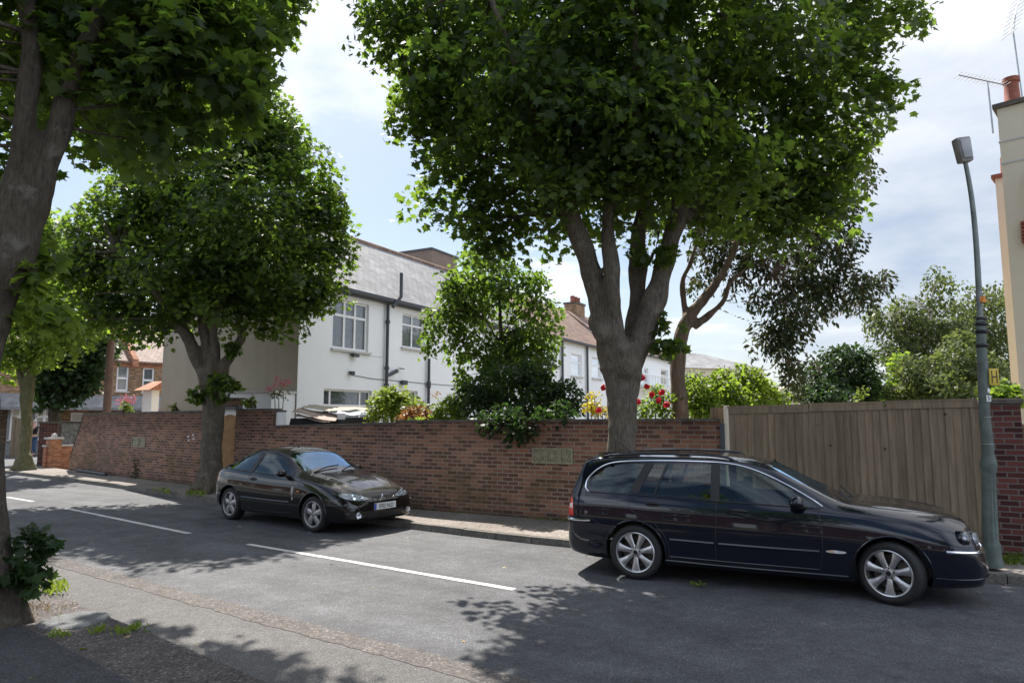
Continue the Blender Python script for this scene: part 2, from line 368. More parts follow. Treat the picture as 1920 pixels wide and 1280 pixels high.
# ---------------------------------------------------------------- sky and sun
SUN_EL, SUN_AZ = R(53), R(-20)     # azimuth from +Y towards +X
def world():
    w = bpy.data.worlds.new('World'); SC.world = w; w.use_nodes = True; t = NT.__new__(NT); t.t = w.node_tree; t.t.nodes.clear()
    out = t.t.nodes.new('ShaderNodeOutputWorld')
    sky = t.n('TexSky', _sky_type='NISHITA'); sky.sun_disc = False; sky.sun_elevation = SUN_EL; sky.sun_rotation = SUN_AZ
    sky.air_density = 1.0; sky.dust_density = 1.5
    tc = t.n('TexCoord').outputs['Generated']; s = t.n('SeparateXYZ', i0=tc)
    zz = t.math('ADD', t.math('MAXIMUM', s.outputs[2], 0.0), .16)
    c = t.n('CombineXYZ'); t.set(c, 0, t.math('DIVIDE', s.outputs[0], zz)); t.set(c, 1, t.math('DIVIDE', s.outputs[1], zz)); c.inputs[2].default_value = 3.3
    n = t.noise(c.outputs[0], 1.15, 9, .58)
    # more cloud low and round the sun, thinner up between
    cover = t.ramp(n, [(.47, 0.0), (.58, .75), (.70, 1)])
    low = t.ramp(s.outputs[2], [(.0, .8), (.12, .35), (.25, 0)])
    cover = t.math('MAXIMUM', cover, t.math('MULTIPLY', low, .8))
    cover = t.math('MAXIMUM', cover, t.ramp(s.outputs[0], [(.15, 0), (.42, .85)]))
    n2 = t.noise(c.outputs[0], 2.4, 7, .6)
    # bright near sun, blue-grey bases to the right
    rt = t.ramp(s.outputs[0], [(.12, 0), (.5, 1)])
    shade = t.math('MULTIPLY', rt, t.ramp(s.outputs[2], [(.05, .75), (.25, 1), (.45, .25), (.55, .0)]))
    cb = t.mix(t.ramp(n2, [(.35, 0), (.65, 1)]), c4((4.5, 4.7, 5.0)), c4((6.2, 6.2, 6.2)))
    cg = t.mix(t.ramp(n2, [(.35, 0), (.7, 1)]), c4((2.3, 2.75, 3.5)), c4((3.6, 3.85, 4.25)))
    cc = t.mix(shade, cb, cg)
    cc = t.mix(1.0, cc, t.ramp(t.math('MULTIPLY_ADD', s.outputs[1], .5, .5), [(.2, (1.65, 1.78, 1.98)), (.5, (1.28, 1.36, 1.48)), (.62, 1.0)]), 'MULTIPLY')
    skyc = t.mix(1.0, sky.outputs[0], c4((.60, .62, .63)), 'MULTIPLY')
    col = t.mix(cover, skyc, cc)
    bg = t.n('Background'); t.set(bg, 0, col); bg.inputs[1].default_value = .10
    t.t.links.new(bg.outputs[0], out.inputs[0])
world()
sl = bpy.data.lights.new('sun', 'SUN'); sl.energy = 4.3; sl.angle = R(.5); sl.color = (1, .95, .87)
so = bpy.data.objects.new('sun', sl); COL.objects.link(so)
sd = Vector((math.sin(SUN_AZ)*math.cos(SUN_EL), math.cos(SUN_AZ)*math.cos(SUN_EL), math.sin(SUN_EL)))
so.rotation_euler = sd.to_track_quat('Z', 'Y').to_euler(); so.location = sd*50
SC.view_settings.view_transform = 'Standard'; SC.view_settings.look = 'None'; SC.view_settings.exposure = 1.15; SC.view_settings.gamma = 1
# ---------------------------------------------------------------- ground
def smoothline(pts, per=6): return [Vector(p) for p in catmull(pts, per)]
def sheet(name, L1, L2, z, m, kind='structure'):
    mb = MB(); n = min(len(L1), len(L2)); vs = [(p.x, p.y, z) for p in L1[:n]]+[(p.x, p.y, z) for p in L2[:n]]
    mb.add(vs, [(i, i+1, n+i+1, n+i) for i in range(n-1)]); o = mb.build(name, m); o['kind'] = kind; return o
g = MB(); g.add([(-900, -300, -.03), (900, -300, -.03), (900, 1500, -.03), (-900, 1500, -.03)], [(0, 1, 2, 3)])
tag(g.build('ground', 'soil'), kind='structure')
KP = [G(-120, 874), G(20, 889), G(200, 912), G(415, 946), G(760, 990), G(1080, 1027), G(1850, 1092)]
KP = KP+[KP[-1]+(KP[-1]-KP[-2])*1.0, KP[-1]+(KP[-1]-KP[-2])*4]
KERB = smoothline(KP, 8)
def off(line, d):
    out = []
    for i, p in enumerate(line):
        t = (line[min(i+1, len(line)-1)]-line[max(i-1, 0)]); n = Vector((-t.y, t.x, 0)).normalized(); out.append(p+n*d)
    return out
NP = [G(-140, 1040), G(20, 1088), G(95, 1120), G(190, 1162), G(270, 1195), G(400, 1250), G(560, 1320)]
NP = [NP[0]+(NP[0]-NP[1])*4]+NP+[NP[-1]+(NP[-1]-NP[-2])*1.5, NP[-1]+(NP[-1]-NP[-2])*8]
NEAR = smoothline(NP, 8)
def resample(line, n):
    d = [0]
    for a, b in zip(line, line[1:]): d.append(d[-1]+(b-a).length)
    out = []
    for k in range(n):
        s = d[-1]*k/(n-1); i = max(j for j in range(len(d)) if d[j] <= s+1e-9); i = min(i, len(line)-2)
        out.append(line[i].lerp(line[i+1], (s-d[i])/max(d[i+1]-d[i], 1e-9)))
    return out
rl = off(KERB, -12.5)
road = MB(); a = off(KERB, 0.02); n = len(a)
road.add([(p.x, p.y, 0) for p in a]+[(p.x, p.y, 0) for p in rl], [(i, i+1, n+i+1, n+i) for i in range(n-1)])
e0 = a[0]
road.add([(-60, 20, -.001), (e0.x-.5, e0.y-4, -.001), (a[6].x, a[6].y, -.001), (-15.8, 27.5, -.001), (8, 71, -.001), (-4, 82, -.001), (-70, 60, -.001)], [(0, 1, 2, 3, 4, 5, 6)])
tag(road.build('road', 'asphalt'), kind='structure')
# far pavement and kerb
WL = [Vector((-15.25, 24.3, 0)), Vector((-8.65, 19.0, 0)), Vector((-1.87, 14.05, 0)), Vector((7.0, 9.30, 0)), Vector((16, 4.5, 0))]
def wallat(px):
    u = (px-960)/F
    best = None
    for i, (p, q) in enumerate(zip(WL, WL[1:])):
        d = q-p; den = d.x-u*d.y*1.0
        # column direction in plan is (u, ~CP) for the row at horizon
        k = u/(CP+SP*.1103); t = (k*p.y-p.x)/(d.x-k*d.y)
        if -1e-6 <= t <= 1+1e-6 or (i == 0 and t < 0): return p+d*t, math.atan2(d.y, d.x)
    return q, math.atan2(d.y, d.x)
def zat(px, py):
    p, _ = wallat(px); d = ray(px, py); t = p.y/d.y; return H+d.z*t
PZ = .10
kb = off(KERB, .14); K = len(kb)
endp = [Vector((-16.6, 25.4, 0))]
wline = resample([Vector((-17.2, 25.9, 0))]+WL, K)
# match the pavement strip station by station from a cleaner start
ks = resample([p for p in kb if p.x > -18.6], 60); ws = resample([Vector((-17.0, 25.75, 0))]+WL, 60)
pm = MB(); pm.add([(p.x, p.y, PZ) for p in ks]+[(p.x, p.y, PZ) for p in ws], [(i, i+1, 61+i, 60+i) for i in range(59)])
pm.add([(ks[0].x, ks[0].y, PZ), (ws[0].x, ws[0].y, PZ), (ws[0].x, ws[0].y, -.02), (ks[0].x, ks[0].y, -.02)], [(0, 1, 2, 3)])
tag(pm.build('pavement_across_the_road', 'pavement_far'), kind='structure')
km = MB(); kl = [p for p in KERB if p.x > -18.8]; kl2 = resample(kl, 75)
for i, (p, q) in enumerate(zip(kl2, kl2[1:])):   # separate kerb stones with worn tops
    d = (q-p); L = d.length; d.normalize(); nn = Vector((-d.y, d.x, 0)); dz = random.uniform(-.008, .008)
    a_ = p+d*.006; b_ = q-d*.006
    vs = [a_, b_, b_+nn*.135, a_+nn*.135]; zt = PZ+.004+dz
    km.add([(v.x, v.y, -.02) for v in vs]+[(v.x+nn.x*(.015 if j < 2 else 0), v.y+nn.y*(.015 if j < 2 else 0), zt) for j, v in enumerate(vs)], [(0, 1, 5, 4), (1, 2, 6, 5), (2, 3, 7, 6), (3, 0, 4, 7), (4, 5, 6, 7)])
tag(km.build('kerb_across_the_road', 'kerb_stone'), kind='structure')
# near pavement
NZ = .075
nk = off(NEAR, -.02); nw = off(NEAR, -9); n = len(nk)
nb = off(NEAR, -.62)
pm = MB(); pm.add([(p.x, p.y, NZ) for p in nb]+[(p.x, p.y, NZ) for p in nw], [(i, i+1, n+i+1, n+i) for i in range(n-1)])
tag(pm.build('pavement', 'pavement_near'), kind='structure')
pm = MB(); q = off(NEAR, -.0); pm.add([(p.x, p.y, -.02) for p in q]+[(p.x, p.y, NZ-.006) for p in nk]+[(p.x, p.y, NZ-.004) for p in nb],
    [(i, i+1, n+i+1, n+i) for i in range(n-1)]+[(n+i, n+i+1, 2*n+i+1, 2*n+i) for i in range(n-1)])
tag(pm.build('pavement_edge', 'pavement_brown'), kind='structure')
# channel strip of chippings and patched tarmac beside it
SPX = [G(-60, 1000), G(60, 1040), G(250, 1092), G(500, 1160), G(750, 1225), G(1000, 1292), G(1250, 1350)]
SPX = smoothline(SPX+[SPX[-1]+(SPX[-1]-SPX[-2])*3], 10)
def wob(L, a, seed):
    r = random.Random(seed); return [p+Vector((r.uniform(-a, a), r.uniform(-a, a), 0)) for p in L]
s2 = resample(SPX, 160)
sheet('channel_strip', wob(off(s2, .13), .018, 1), wob(off(s2, -.13), .018, 2), .007, 'chip_strip')
nl = resample([p for p in NEAR if -9 < p.x < 4], 160)
sheet('tarmac_patch', off(s2, -.11), nl, .0035, 'asphalt_patch')
# centre line dashes
for k, (a_, b_, w) in enumerate([((12, 931.5), (62, 940), .10), ((125, 953), (355, 1000), .10), ((465, 1020), (965, 1105), .10)]):
    p, q = G(*a_), G(*b_); L = resample([p, q], 40)
    sheet('road_marking', wob(off(L, w/2), .006, 5+k), wob(off(L, -w/2), .006, 9+k), .005, 'line_paint')
# ---------------------------------------------------------------- foliage
MAPLE = np.array([(0, 0), (.20, -.04), (.44, .04), (.34, .20), (.60, .46), (.34, .48), (.24, .66), (.12, .62), (0, 1.0), (-.12, .62), (-.24, .66), (-.34, .48), (-.60, .46), (-.34, .20), (-.44, .04), (-.20, -.04)])
MAPLE_S = np.array([(0, 0), (.42, .04), (.30, .24), (.56, .48), (.20, .60), (0, 1.0), (-.20, .60), (-.56, .48), (-.30, .24), (-.42, .04)])
OVAL = np.array([(0, 0), (.26, .25), (.28, .55), (.12, .85), (0, 1.0), (-.12, .85), (-.28, .55), (-.26, .25)])
LANCE = np.array([(0, 0), (.10, .3), (.09, .65), (0, 1.0), (-.09, .65), (-.10, .3)])
DIAM = np.array([(0, 0), (.36, .4), (0, 1.0), (-.36, .4)])
def unit(a): return a/np.maximum(np.linalg.norm(a, axis=1, keepdims=True), 1e-9)
def leaves_mesh(name, C, N, A, size, shape, m, parent, fold=.18, petiole=False):
    """C centres, N normals, A axis (pointing to the tip), size per leaf."""
    n = len(C); A = unit(A-N*np.sum(A*N, 1)[:, None]); B = np.cross(N, A); k = len(shape)
    sx = shape[:, 0][None, :, None]; sy = (shape[:, 1]-.35)[None, :, None]; S = size[:, None, None]
    bend = (-(np.abs(shape[:, 0])**1.3)*fold*2-np.maximum(shape[:, 1]-.3, 0)**2*fold)[None, :, None]
    V = C[:, None, :]+S*(sx*B[:, None, :]+sy*A[:, None, :]+bend*N[:, None, :])
    me = bpy.data.meshes.new(name); me.vertices.add(n*k); me.vertices.foreach_set('co', V.reshape(-1).astype(np.float32))
    me.loops.add(n*k); me.loops.foreach_set('vertex_index', np.arange(n*k, dtype=np.int32))
    me.polygons.add(n); me.polygons.foreach_set('loop_start', (np.arange(n)*k).astype(np.int32)); me.polygons.foreach_set('loop_total', np.full(n, k, np.int32))
    me.update(calc_edges=True)
    return link(name, me, m, parent, fixn=False)
def ball(n, inner=0.0):
    d = unit(RNG.normal(size=(n, 3))); r = (inner**3+(1-inner**3)*RNG.random(n))**(1/3); return d*r[:, None]
def crown(root, blobs, nclump, per, size, shape, m, twl=4.5, clump_r=.35, inner=.55, up=.8, outw=.5, rnd=.55, droop=.25, flat=.6, name='crown', twigs=None, twigmat='bark_brown', parent=None, jag=.12):
    """blobs: list of (centre Vector, (rx,ry,rz)) in world space."""
    vol = np.array([b[1][0]*b[1][1]+b[1][1]*b[1][2]+b[1][0]*b[1][2] for b in blobs]); vol = vol/vol.sum()
    Cs, Os = [], []
    for (c, r), w in zip(blobs, vol):
        k = max(1, int(round(nclump*w))); q = ball(k, inner); Cs.append(np.array(c)[None]+q*np.array(r)[None]*(1+RNG.normal(0, jag, k))[:, None]); Os.append(unit(q+1e-6))
    Cc = np.concatenate(Cs); Oc = np.concatenate(Os); n = len(Cc)
    cr = clump_r*RNG.uniform(.55, 1.35, n)
    nl = np.maximum(3, (per*(cr/clump_r)**2).astype(int)); idx = np.repeat(np.arange(n), nl); T = len(idx)
    # each clump: a spray - flattened disc tilted outward/down
    loc = ball(T, .2); nrm = unit(np.array([[0, 0, up]])+Oc*outw+RNG.normal(0, .25, (n, 3)))
    ln = nrm[idx]; along = np.sum(loc*ln, 1)[:, None]*ln; loc = loc-along*(1-flat)
    C = Cc[idx]+loc*cr[idx][:, None]+Oc[idx]*0; C[:, 2] -= droop*cr[idx]*np.linalg.norm(loc, axis=1)**2
    N = unit(ln+RNG.normal(0, rnd, (T, 3))); A = unit(loc+Oc[idx]*.6+np.array([[0, 0, -droop*1.5]])+RNG.normal(0, .25, (T, 3)))
    S = size*RNG.uniform(.5, 1.3, T)
    base = np.array(root.location)[None]
    rz = root.rotation_euler[2]
    o = leaves_mesh(name, C-base, N, A, S, shape, m, parent or root)
    if twigs is not None and len(Cc):
        sk = np.array([tuple(p) for p in twigs]); mb = MB(); sel = RNG.permutation(n)[:min(n, 260)]
        for i in sel:
            p = Cc[i]; d = np.linalg.norm(sk-p, axis=1)+np.maximum(sk[:, 2]-p[2], 0)*1.5; j = int(np.argmin(d)); a = sk[j]
            L = np.linalg.norm(p-a)
            if L < .15 or L > twl: continue
            mid = (a+p)/2+RNG.normal(0, .08, 3)*L+np.array([0, 0, .08*L])
            r0 = .008+.009*L; mb.tube([Vector(a-base[0]), Vector((a*.6+mid*.4-base[0]+(mid-a)*.15)), Vector(mid-base[0]), Vector(p-base[0])], [r0, r0*.8, r0*.6, r0*.25], 5, False)
        mb.build('branches', twigmat, root, smooth=True)
    return o, Cc
def limb_pts(spec):   # (px, py, Y, wpx)
    return [(P(a, b, Y), PXW(w, Y)/2) for a, b, Y, w in spec]
def wood(root, limbs, m, voxel=.035, name='trunk', knots=(), rough=.012, flare=None, sub=6):
    """limbs: lists of (Vector, radius) in world space; fused by voxel remesh so they grow out of each other."""
    mb = MB(); base = root.location; sk = []
    for L in limbs:
        q = catmull([(p.x, p.y, p.z, r) for p, r in L], sub); rr = np.random.default_rng(len(q))
        pts = []; rad = []
        for i, (x, y, z, r) in enumerate(q):
            pts.append(Vector((x, y, z))-base); rad.append(max(r*.89*(1+rr.normal(0, .03)), .006)); sk.append((Vector((x, y, z)), r))
        mb.tube(pts, rad, 14)
    for c, r in knots: mb.sphere(Vector(c)-base, r, 14, 10)
    if flare:
        c, r, n = flare
        for k in range(n):
            t = 2*math.pi*k/n+.4*math.sin(k*7.1); d = Vector((math.cos(t), math.sin(t), 0)); L = r*(1.5+.35*math.sin(k*3.3))
            mb.tube([Vector(c)-base+Vector((0, 0, r*1.9))+d*r*.55, Vector(c)-base+d*r*.85+Vector((0, 0, r*.6)), Vector(c)-base+d*L+Vector((0, 0, -.05))], [r*.35, r*.38, r*.22], 8)
    me = bpy.data.meshes.new(name); me.from_pydata(mb.v, [], mb.f); o = bpy.data.objects.new(name, me); COL.objects.link(o)
    rm = o.modifiers.new('r', 'REMESH'); rm.mode = 'VOXEL'; rm.voxel_size = voxel
    sm = o.modifiers.new('s', 'SMOOTH'); sm.factor = .5; sm.iterations = 3
    dg = bpy.context.evaluated_depsgraph_get(); me2 = bpy.data.meshes.new_from_object(o.evaluated_get(dg)); bpy.data.objects.remove(o)
    # lumpy surface
    co_ = np.empty(len(me2.vertices)*3, np.float32); me2.vertices.foreach_get('co', co_); co_ = co_.reshape(-1, 3)
    nr = np.empty(len(me2.vertices)*3, np.float32); me2.vertices.foreach_get('normal', nr); nr = nr.reshape(-1, 3)
    th = np.arctan2(co_[:, 1], co_[:, 0])
    d = rough*(np.sin(co_[:, 0]*21+co_[:, 2]*5)+np.sin(co_[:, 1]*19-co_[:, 2]*4.3)+.8*np.sin(co_[:, 2]*9+th*3)+.6*np.sin(th*7+co_[:, 2]*2.2))
    co_ += nr*d[:, None]; me2.vertices.foreach_set('co', co_.reshape(-1)); me2.name = name
    me2.materials.clear(); ob = link(name, me2, m, root, smooth=True, sharp=180, fixn=False)
    return ob, [p for p, r in sk if r < .2]
def blobs_px(L, sy=1.0):
    """(px,py,Y,rpx[,depth factor])"""
    out = []
    for b in L:
        r = PXW(b[3], b[2]); f = b[4] if len(b) > 4 else 1.0; out.append((P(b[0], b[1], b[2]), (r, r*f, r*sy)))
    return out
def ground_pt(px, Y, z=.0):
    t = Y; u = (px-960)/F
    # solve for the row whose ray hits (Y, z)
    best = min(range(600, 1500), key=lambda py: abs(P(px, py, Y).z-z)); p = P(px, best, Y); p.z = z; return p

# big sycamore over the estate car
def tree(name, label, base, group=None): return thing(name, label, 'tree', base, 0, group)
TG = 'sycamore street trees'
b = ground_pt(1167, 10.35, PZ); t = tree('sycamore_tree', 'tall sycamore behind the estate car, thick pale trunk dividing into four limbs', b, TG)
Y = 10.35
L0 = [(b+Vector((0, 0, -.1)), .36), (b+Vector((0, 0, .35)), .275)]+limb_pts([(1166, 900, Y, 63), (1166, 830, Y, 61), (1166, 750, Y, 66), (1168, 710, Y, 78), (1164, 670, Y, 92), (1162, 645, Y, 84)])
limbs = [L0,
    limb_pts([(1150, 665, Y, 60), (1131, 600, Y-.05, 50), (1109, 510, Y-.1, 41), (1089, 450, Y-.3, 43), (1071, 405, Y-.4, 42), (1045, 340, Y-.6, 38), (1010, 230, Y-1.0, 30), (960, 100, Y-1.4, 20), (900, -60, Y-1.6, 12)]),
    limb_pts([(1158, 655, Y-.1, 50), (1152, 590, Y-.25, 36), (1147, 510, Y-.3, 34), (1140, 450, Y-.3, 30), (1141, 400, Y-.3, 31), (1155, 350, Y-.4, 30), (1178, 250, Y-.8, 28), (1190, 100, Y-1.2, 22), (1180, -100, Y-1.6, 14)]),
    limb_pts([(1180, 665, Y+.1, 50), (1194, 590, Y+.25, 38), (1196, 504, Y+.35, 36), (1196, 440, Y+.45, 31), (1206, 395, Y+.5, 31), (1207, 330, Y+.7, 30), (1180, 200, Y+1.2, 24), (1120, 50, Y+1.6, 18), (1100, -200, Y+2, 10)]),
    limb_pts([(1182, 675, Y, 58), (1215, 600, Y, 54), (1236, 530, Y+.05, 44), (1258, 450, Y+.1, 38), (1274, 390, Y+.1, 42), (1295, 260, Y+.1, 42), (1330, 120, Y, 32), (1400, -60, Y-.1, 20)]),
    limb_pts([(1262, 440, Y+.1, 24), (1330, 350, Y+.5, 22), (1420, 270, Y+.8, 16), (1520, 190, Y+1, 10)]),
    limb_pts([(1060, 390, Y-.4, 22), (990, 330, Y-.2, 18), (900, 290, Y, 13), (820, 250, Y+.1, 8)]),
    limb_pts([(1190, 560, Y+.2, 16), (1205, 510, Y+.2, 12), (1228, 470, Y+.3, 10), (1236, 430, Y+.3, 9)])]
knots = [(P(1140, 618, Y-.12), .25), (P(1124, 604, Y), .18), (P(1170, 690, Y-.2), .17), (P(1200, 640, Y), .22)]
wo, sk = wood(t, limbs, 'bark_grey', .034, knots=knots, flare=(b, .30, 6), rough=.009)
BB = [(780, 70, 10.2, 95), (840, 30, 10.6, 150), (800, 190, 10.3, 75), (850, 260, 10.4, 115), (855, 370, 10.4, 72), (925, 400, 10.6, 80), (1000, 330, 10.2, 120), (1010, 100, 9.6, 190), (1000, 150, 12, 200),
      (1075, 395, 11.3, 70), (1200, 230, 9.4, 150), (1180, 60, 9.3, 200), (1200, 200, 12, 210), (1330, 300, 9.6, 110), (1380, 240, 10.8, 170), (1370, 60, 10, 220), (1510, 280, 10.8, 110), (1560, 170, 10.4, 110),
      (1640, 130, 10.2, 55), (1590, 60, 10.6, 100), (1480, 350, 11.2, 80), (1400, 380, 11.8, 70), (1300, 370, 11.6, 70), (1560, 330, 11, 55), (1600, 250, 10.8, 55), (715, 35, 10, 45), (1660, 160, 10.1, 30), (1640, 20, 10.5, 70),
      (1040, -220, 10.4, 260), (1380, -200, 10.4, 260), (1200, -420, 10.4, 260), (840, -150, 10.3, 160), (1590, -130, 10.5, 140), (1200, -150, 8.6, 200), (930, 440, 10.7, 40), (1120, 320, 9.6, 60), (1060, 300, 9.2, 90), (990, 200, 8.9, 110), (1090, 200, 8.9, 110), (1200, 330, 9.6, 60), (1270, 300, 9.5, 70), (1100, 360, 9.9, 40), (1240, 180, 8.8, 120), (1460, 420, 11.0, 55), (1540, 400, 11, 45), (1350, 420, 11, 40), (1150, 380, 11.5, 40), (905, 455, 10.8, 30)]
crown(t, blobs_px(BB), 2500, 34, .12, MAPLE, 'leaf_sycamore', clump_r=.38, inner=.3, twigs=sk, droop=.35, jag=.17)
epi = [(1250, 470, 10.1, 26), (1262, 600, 10.2, 28), (1240, 650, 10.2, 16), (1196, 480, 10.2, 16), (1270, 640, 10.2, 22)]
for e_ in epi: crown(t, blobs_px([e_]), 4, 18, .13, MAPLE, 'leaf_sycamore', clump_r=.16, name='trunk_sprout')
# sycamore behind the hatchback
Y = 17.3; b = ground_pt(395, Y, PZ); t = tree('sycamore_tree', 'round headed sycamore beside the wooden gate, behind the small black hatchback', b, TG)
limbs = [[(b+Vector((0, 0, -.1)), .42), (b+Vector((0, 0, .45)), .30)]+limb_pts([(396, 850, Y, 42), (399, 790, Y, 43), (400, 750, Y, 46), (396, 715, Y, 52), (395, 690, Y, 50)]),
    limb_pts([(390, 720, Y, 34), (366, 665, Y-.1, 26), (345, 620, Y-.2, 22), (315, 575, Y-.4, 22), (270, 520, Y-.7, 14), (220, 470, Y-1, 8)]),
    limb_pts([(395, 715, Y, 34), (390, 655, Y, 26), (380, 600, Y, 22), (375, 540, Y+.1, 24), (400, 420, Y+.2, 16), (430, 300, Y+.3, 9)]),
    limb_pts([(402, 720, Y, 34), (422, 685, Y-.1, 24), (440, 654, Y-.1, 18), (453, 628, Y-.1, 16), (448, 595, Y, 15), (500, 500, Y+.2, 11), (540, 420, Y+.3, 8)]),
    limb_pts([(396, 700, Y-.15, 24), (403, 655, Y-.2, 20), (402, 600, Y-.3, 16), (440, 480, Y-.6, 12)])]
wo, sk = wood(t, limbs, 'bark_grey', .036, knots=[(P(398, 705, Y), .30)], flare=(b, .32, 7), rough=.010)
BB = [(490, 260, 17.6, 85), (430, 250, 17, 80), (550, 320, 17.5, 90), (585, 430, 17.5, 75), (610, 490, 17.6, 50), (555, 540, 17.2, 62), (470, 420, 16.5, 130), (370, 330, 17.2, 120), (300, 340, 17.5, 90), (260, 440, 17.4, 110),
      (195, 530, 17.5, 60), (320, 510, 16.3, 90), (430, 520, 16.6, 95), (500, 570, 17.4, 55), (170, 460, 17.6, 60), (225, 590, 17.6, 48), (150, 540, 17.8, 40), (400, 420, 18.8, 130), (500, 480, 18.6, 100), (310, 560, 18, 60), (380, 570, 18, 60), (255, 606, 17.6, 26), (560, 590, 17.3, 26), (520, 215, 17.5, 40), (640, 470, 17.6, 24), (140, 500, 17.4, 44), (180, 580, 17.3, 40), (220, 400, 17.4, 50), (285, 610, 17.2, 30), (620, 420, 17.4, 40), (600, 560, 17.2, 34), (520, 610, 17.2, 22), (470, 585, 17.0, 34), (600, 350, 17.5, 34), (450, 205, 17.4, 34), (330, 600, 17, 26), (155, 430, 17.5, 36)]
crown(t, blobs_px(BB), 1750, 27, .14, MAPLE_S, 'leaf_sycamore', clump_r=.40, inner=.35, twigs=sk, jag=.2)
for e_ in [(372, 737, 17, 14), (418, 726, 16.9, 28), (436, 655, 17, 12)]: crown(t, blobs_px([e_]), int(e_[3]*.8), 16, .15, MAPLE_S, 'leaf_sycamore', clump_r=.16, name='trunk_sprout')
# near sycamore, left foreground
Y = 6.5; b = ground_pt(8, Y, NZ); t = tree('sycamore_tree', 'nearest sycamore at the left edge, dark forked trunk leaning over the pavement', b, TG)
limbs = [[(b+Vector((-.06, 0, -.1)), .33), (b+Vector((-.07, 0, .3)), .19)]+limb_pts([(-16, 980, Y, 58), (-28, 880, Y, 62), (-34, 780, Y, 66), (-34, 700, Y, 68), (-26, 620, Y, 72), (-2, 540, Y, 80), (20, 470, Y, 84)]),
    limb_pts([(12, 530, Y, 60), (18, 440, Y, 58), (34, 330, Y, 52), (48, 220, Y-.05, 44), (56, 120, Y-.1, 40), (52, 0, Y-.2, 36), (40, -150, Y-.3, 36), (20, -350, Y-.4, 30)]),
    limb_pts([(38, 510, Y, 60), (58, 430, Y+.05, 50), (82, 340, Y+.1, 50), (106, 250, Y+.1, 48), (132, 165, Y+.1, 40), (170, 60, Y, 34), (260, -150, Y-.1, 22)])]
wo, sk = wood(t, limbs, 'bark_brown', .028, flare=(b+Vector((-.06, 0, 0)), .21, 6), rough=.008)
BB = [(90, 40, 6.9, 110), (200, 60, 6.6, 130), (210, 150, 6.9, 110), (330, 60, 6.8, 130), (300, 170, 6.8, 105), (420, 70, 7.0, 100), (400, 165, 7.0, 80), (490, 50, 7.1, 45), (515, 25, 7.1, 30), (440, 205, 7.1, 42), (350, 245, 7.1, 42), (250, 260, 7.2, 50), (180, 270, 7.5, 36), (60, 100, 7.5, 80),
      (5, 200, 8.4, 60), (0, 300, 8.6, 50), (0, 60, 8, 70), (455, 120, 6.6, 50), (300, 290, 7.0, 26), (390, 240, 7.0, 24), (200, 110, 8.6, 130), (330, 90, 9.0, 110), (420, 120, 8.8, 70), (100, 120, 8.6, 110), (250, 20, 8.2, 160), (480, 60, 11, 60), (400, 120, 10.8, 90), (300, 150, 10.5, 100), (200, 190, 10.2, 90), (350, 60, 11.5, 110), (525, 30, 11.5, 36), (110, 200, 10, 80), (450, 0, 11.5, 100), (300, -60, 11.5, 160), (500, -60, 11.2, 110), (470, 110, 11, 50), (540, -120, 11.5, 120),
      (100, -200, 6.6, 250), (350, -180, 6.8, 220), (520, -200, 7.0, 160), (150, -500, 6.6, 300), (-200, -100, 6.2, 260), (-200, 150, 6.4, 150), (400, -450, 6.6, 220), (-300, -400, 6, 300)]
crown(t, blobs_px(BB), 1350, 27, .145, MAPLE, 'leaf_sycamore', clump_r=.30, inner=.3, twigs=sk, droop=.45)
for e_ in [(50, 525, 6.6, 36), (85, 580, 6.7, 36), (85, 480, 6.8, 40)]: crown(t, blobs_px([e_]), 9, 16, .14, MAPLE, 'leaf_bright', clump_r=.15, name='trunk_sprout')
crown(t, blobs_px([(50, 1010, 6.55, 28), (62, 1060, 6.5, 30), (40, 1085, 6.45, 22), (85, 1025, 6.6, 14)]), 30, 13, .10, MAPLE, 'leaf_dark', clump_r=.12, name='basal_sprouts')
# farther sycamore on the corner
Y = 24.6; b = ground_pt(45, Y, PZ); t = tree('sycamore_tree', 'slim mossy sycamore near the street corner, beyond the low red brick garden wall', b, TG)
limbs = [[(b, .42), (b+Vector((0, 0, .35)), .25)]+limb_pts([(47, 840, Y, 19), (49, 780, Y, 20), (50, 740, Y, 26)]),
    limb_pts([(48, 750, Y, 18), (38, 700, Y, 13), (26, 650, Y, 10), (15, 580, Y, 7)]), limb_pts([(50, 750, Y, 18), (55, 690, Y, 12), (60, 640, Y, 10), (80, 560, Y, 7)]), limb_pts([(54, 745, Y, 14), (66, 690, Y, 9), (76, 650, Y, 8), (130, 560, Y, 5)])]
wo, sk = wood(t, limbs, 'bark_green', .045, flare=(b, .27, 6))
crown(t, blobs_px([(60, 470, Y, 70), (120, 560, Y, 60), (40, 590, Y, 55), (150, 500, Y, 55), (20, 480, Y, 60), (80, 640, Y, 40), (20, 670, Y, 32), (120, 620, Y-1, 45), (175, 600, Y, 30), (90, 430, Y, 40), (60, 560, Y-2, 60)]), 480, 24, .19, MAPLE_S, 'leaf_bright', clump_r=.5, inner=.3, twigs=sk, twigmat='bark_green')
Y = 30; b = ground_pt(103, Y, PZ); t = tree('dark_tree', 'dark low crowned tree behind the corner sycamore, before the terraced houses', b, TG)
wo, sk = wood(t, [[(b, .35), (b+Vector((0, 0, .5)), .28)]+limb_pts([(103, 800, Y, 22), (103, 750, Y, 22), (105, 700, Y, 18)])], 'bark_brown', .06)
crown(t, blobs_px([(135, 690, Y, 52), (165, 650, Y, 48), (100, 670, Y, 45), (120, 730, Y, 34), (90, 735, Y, 24), (170, 690, Y, 30), (150, 725, Y, 24)]), 300, 24, .22, MAPLE_S, 'leaf_dark', clump_r=.5, inner=.3)
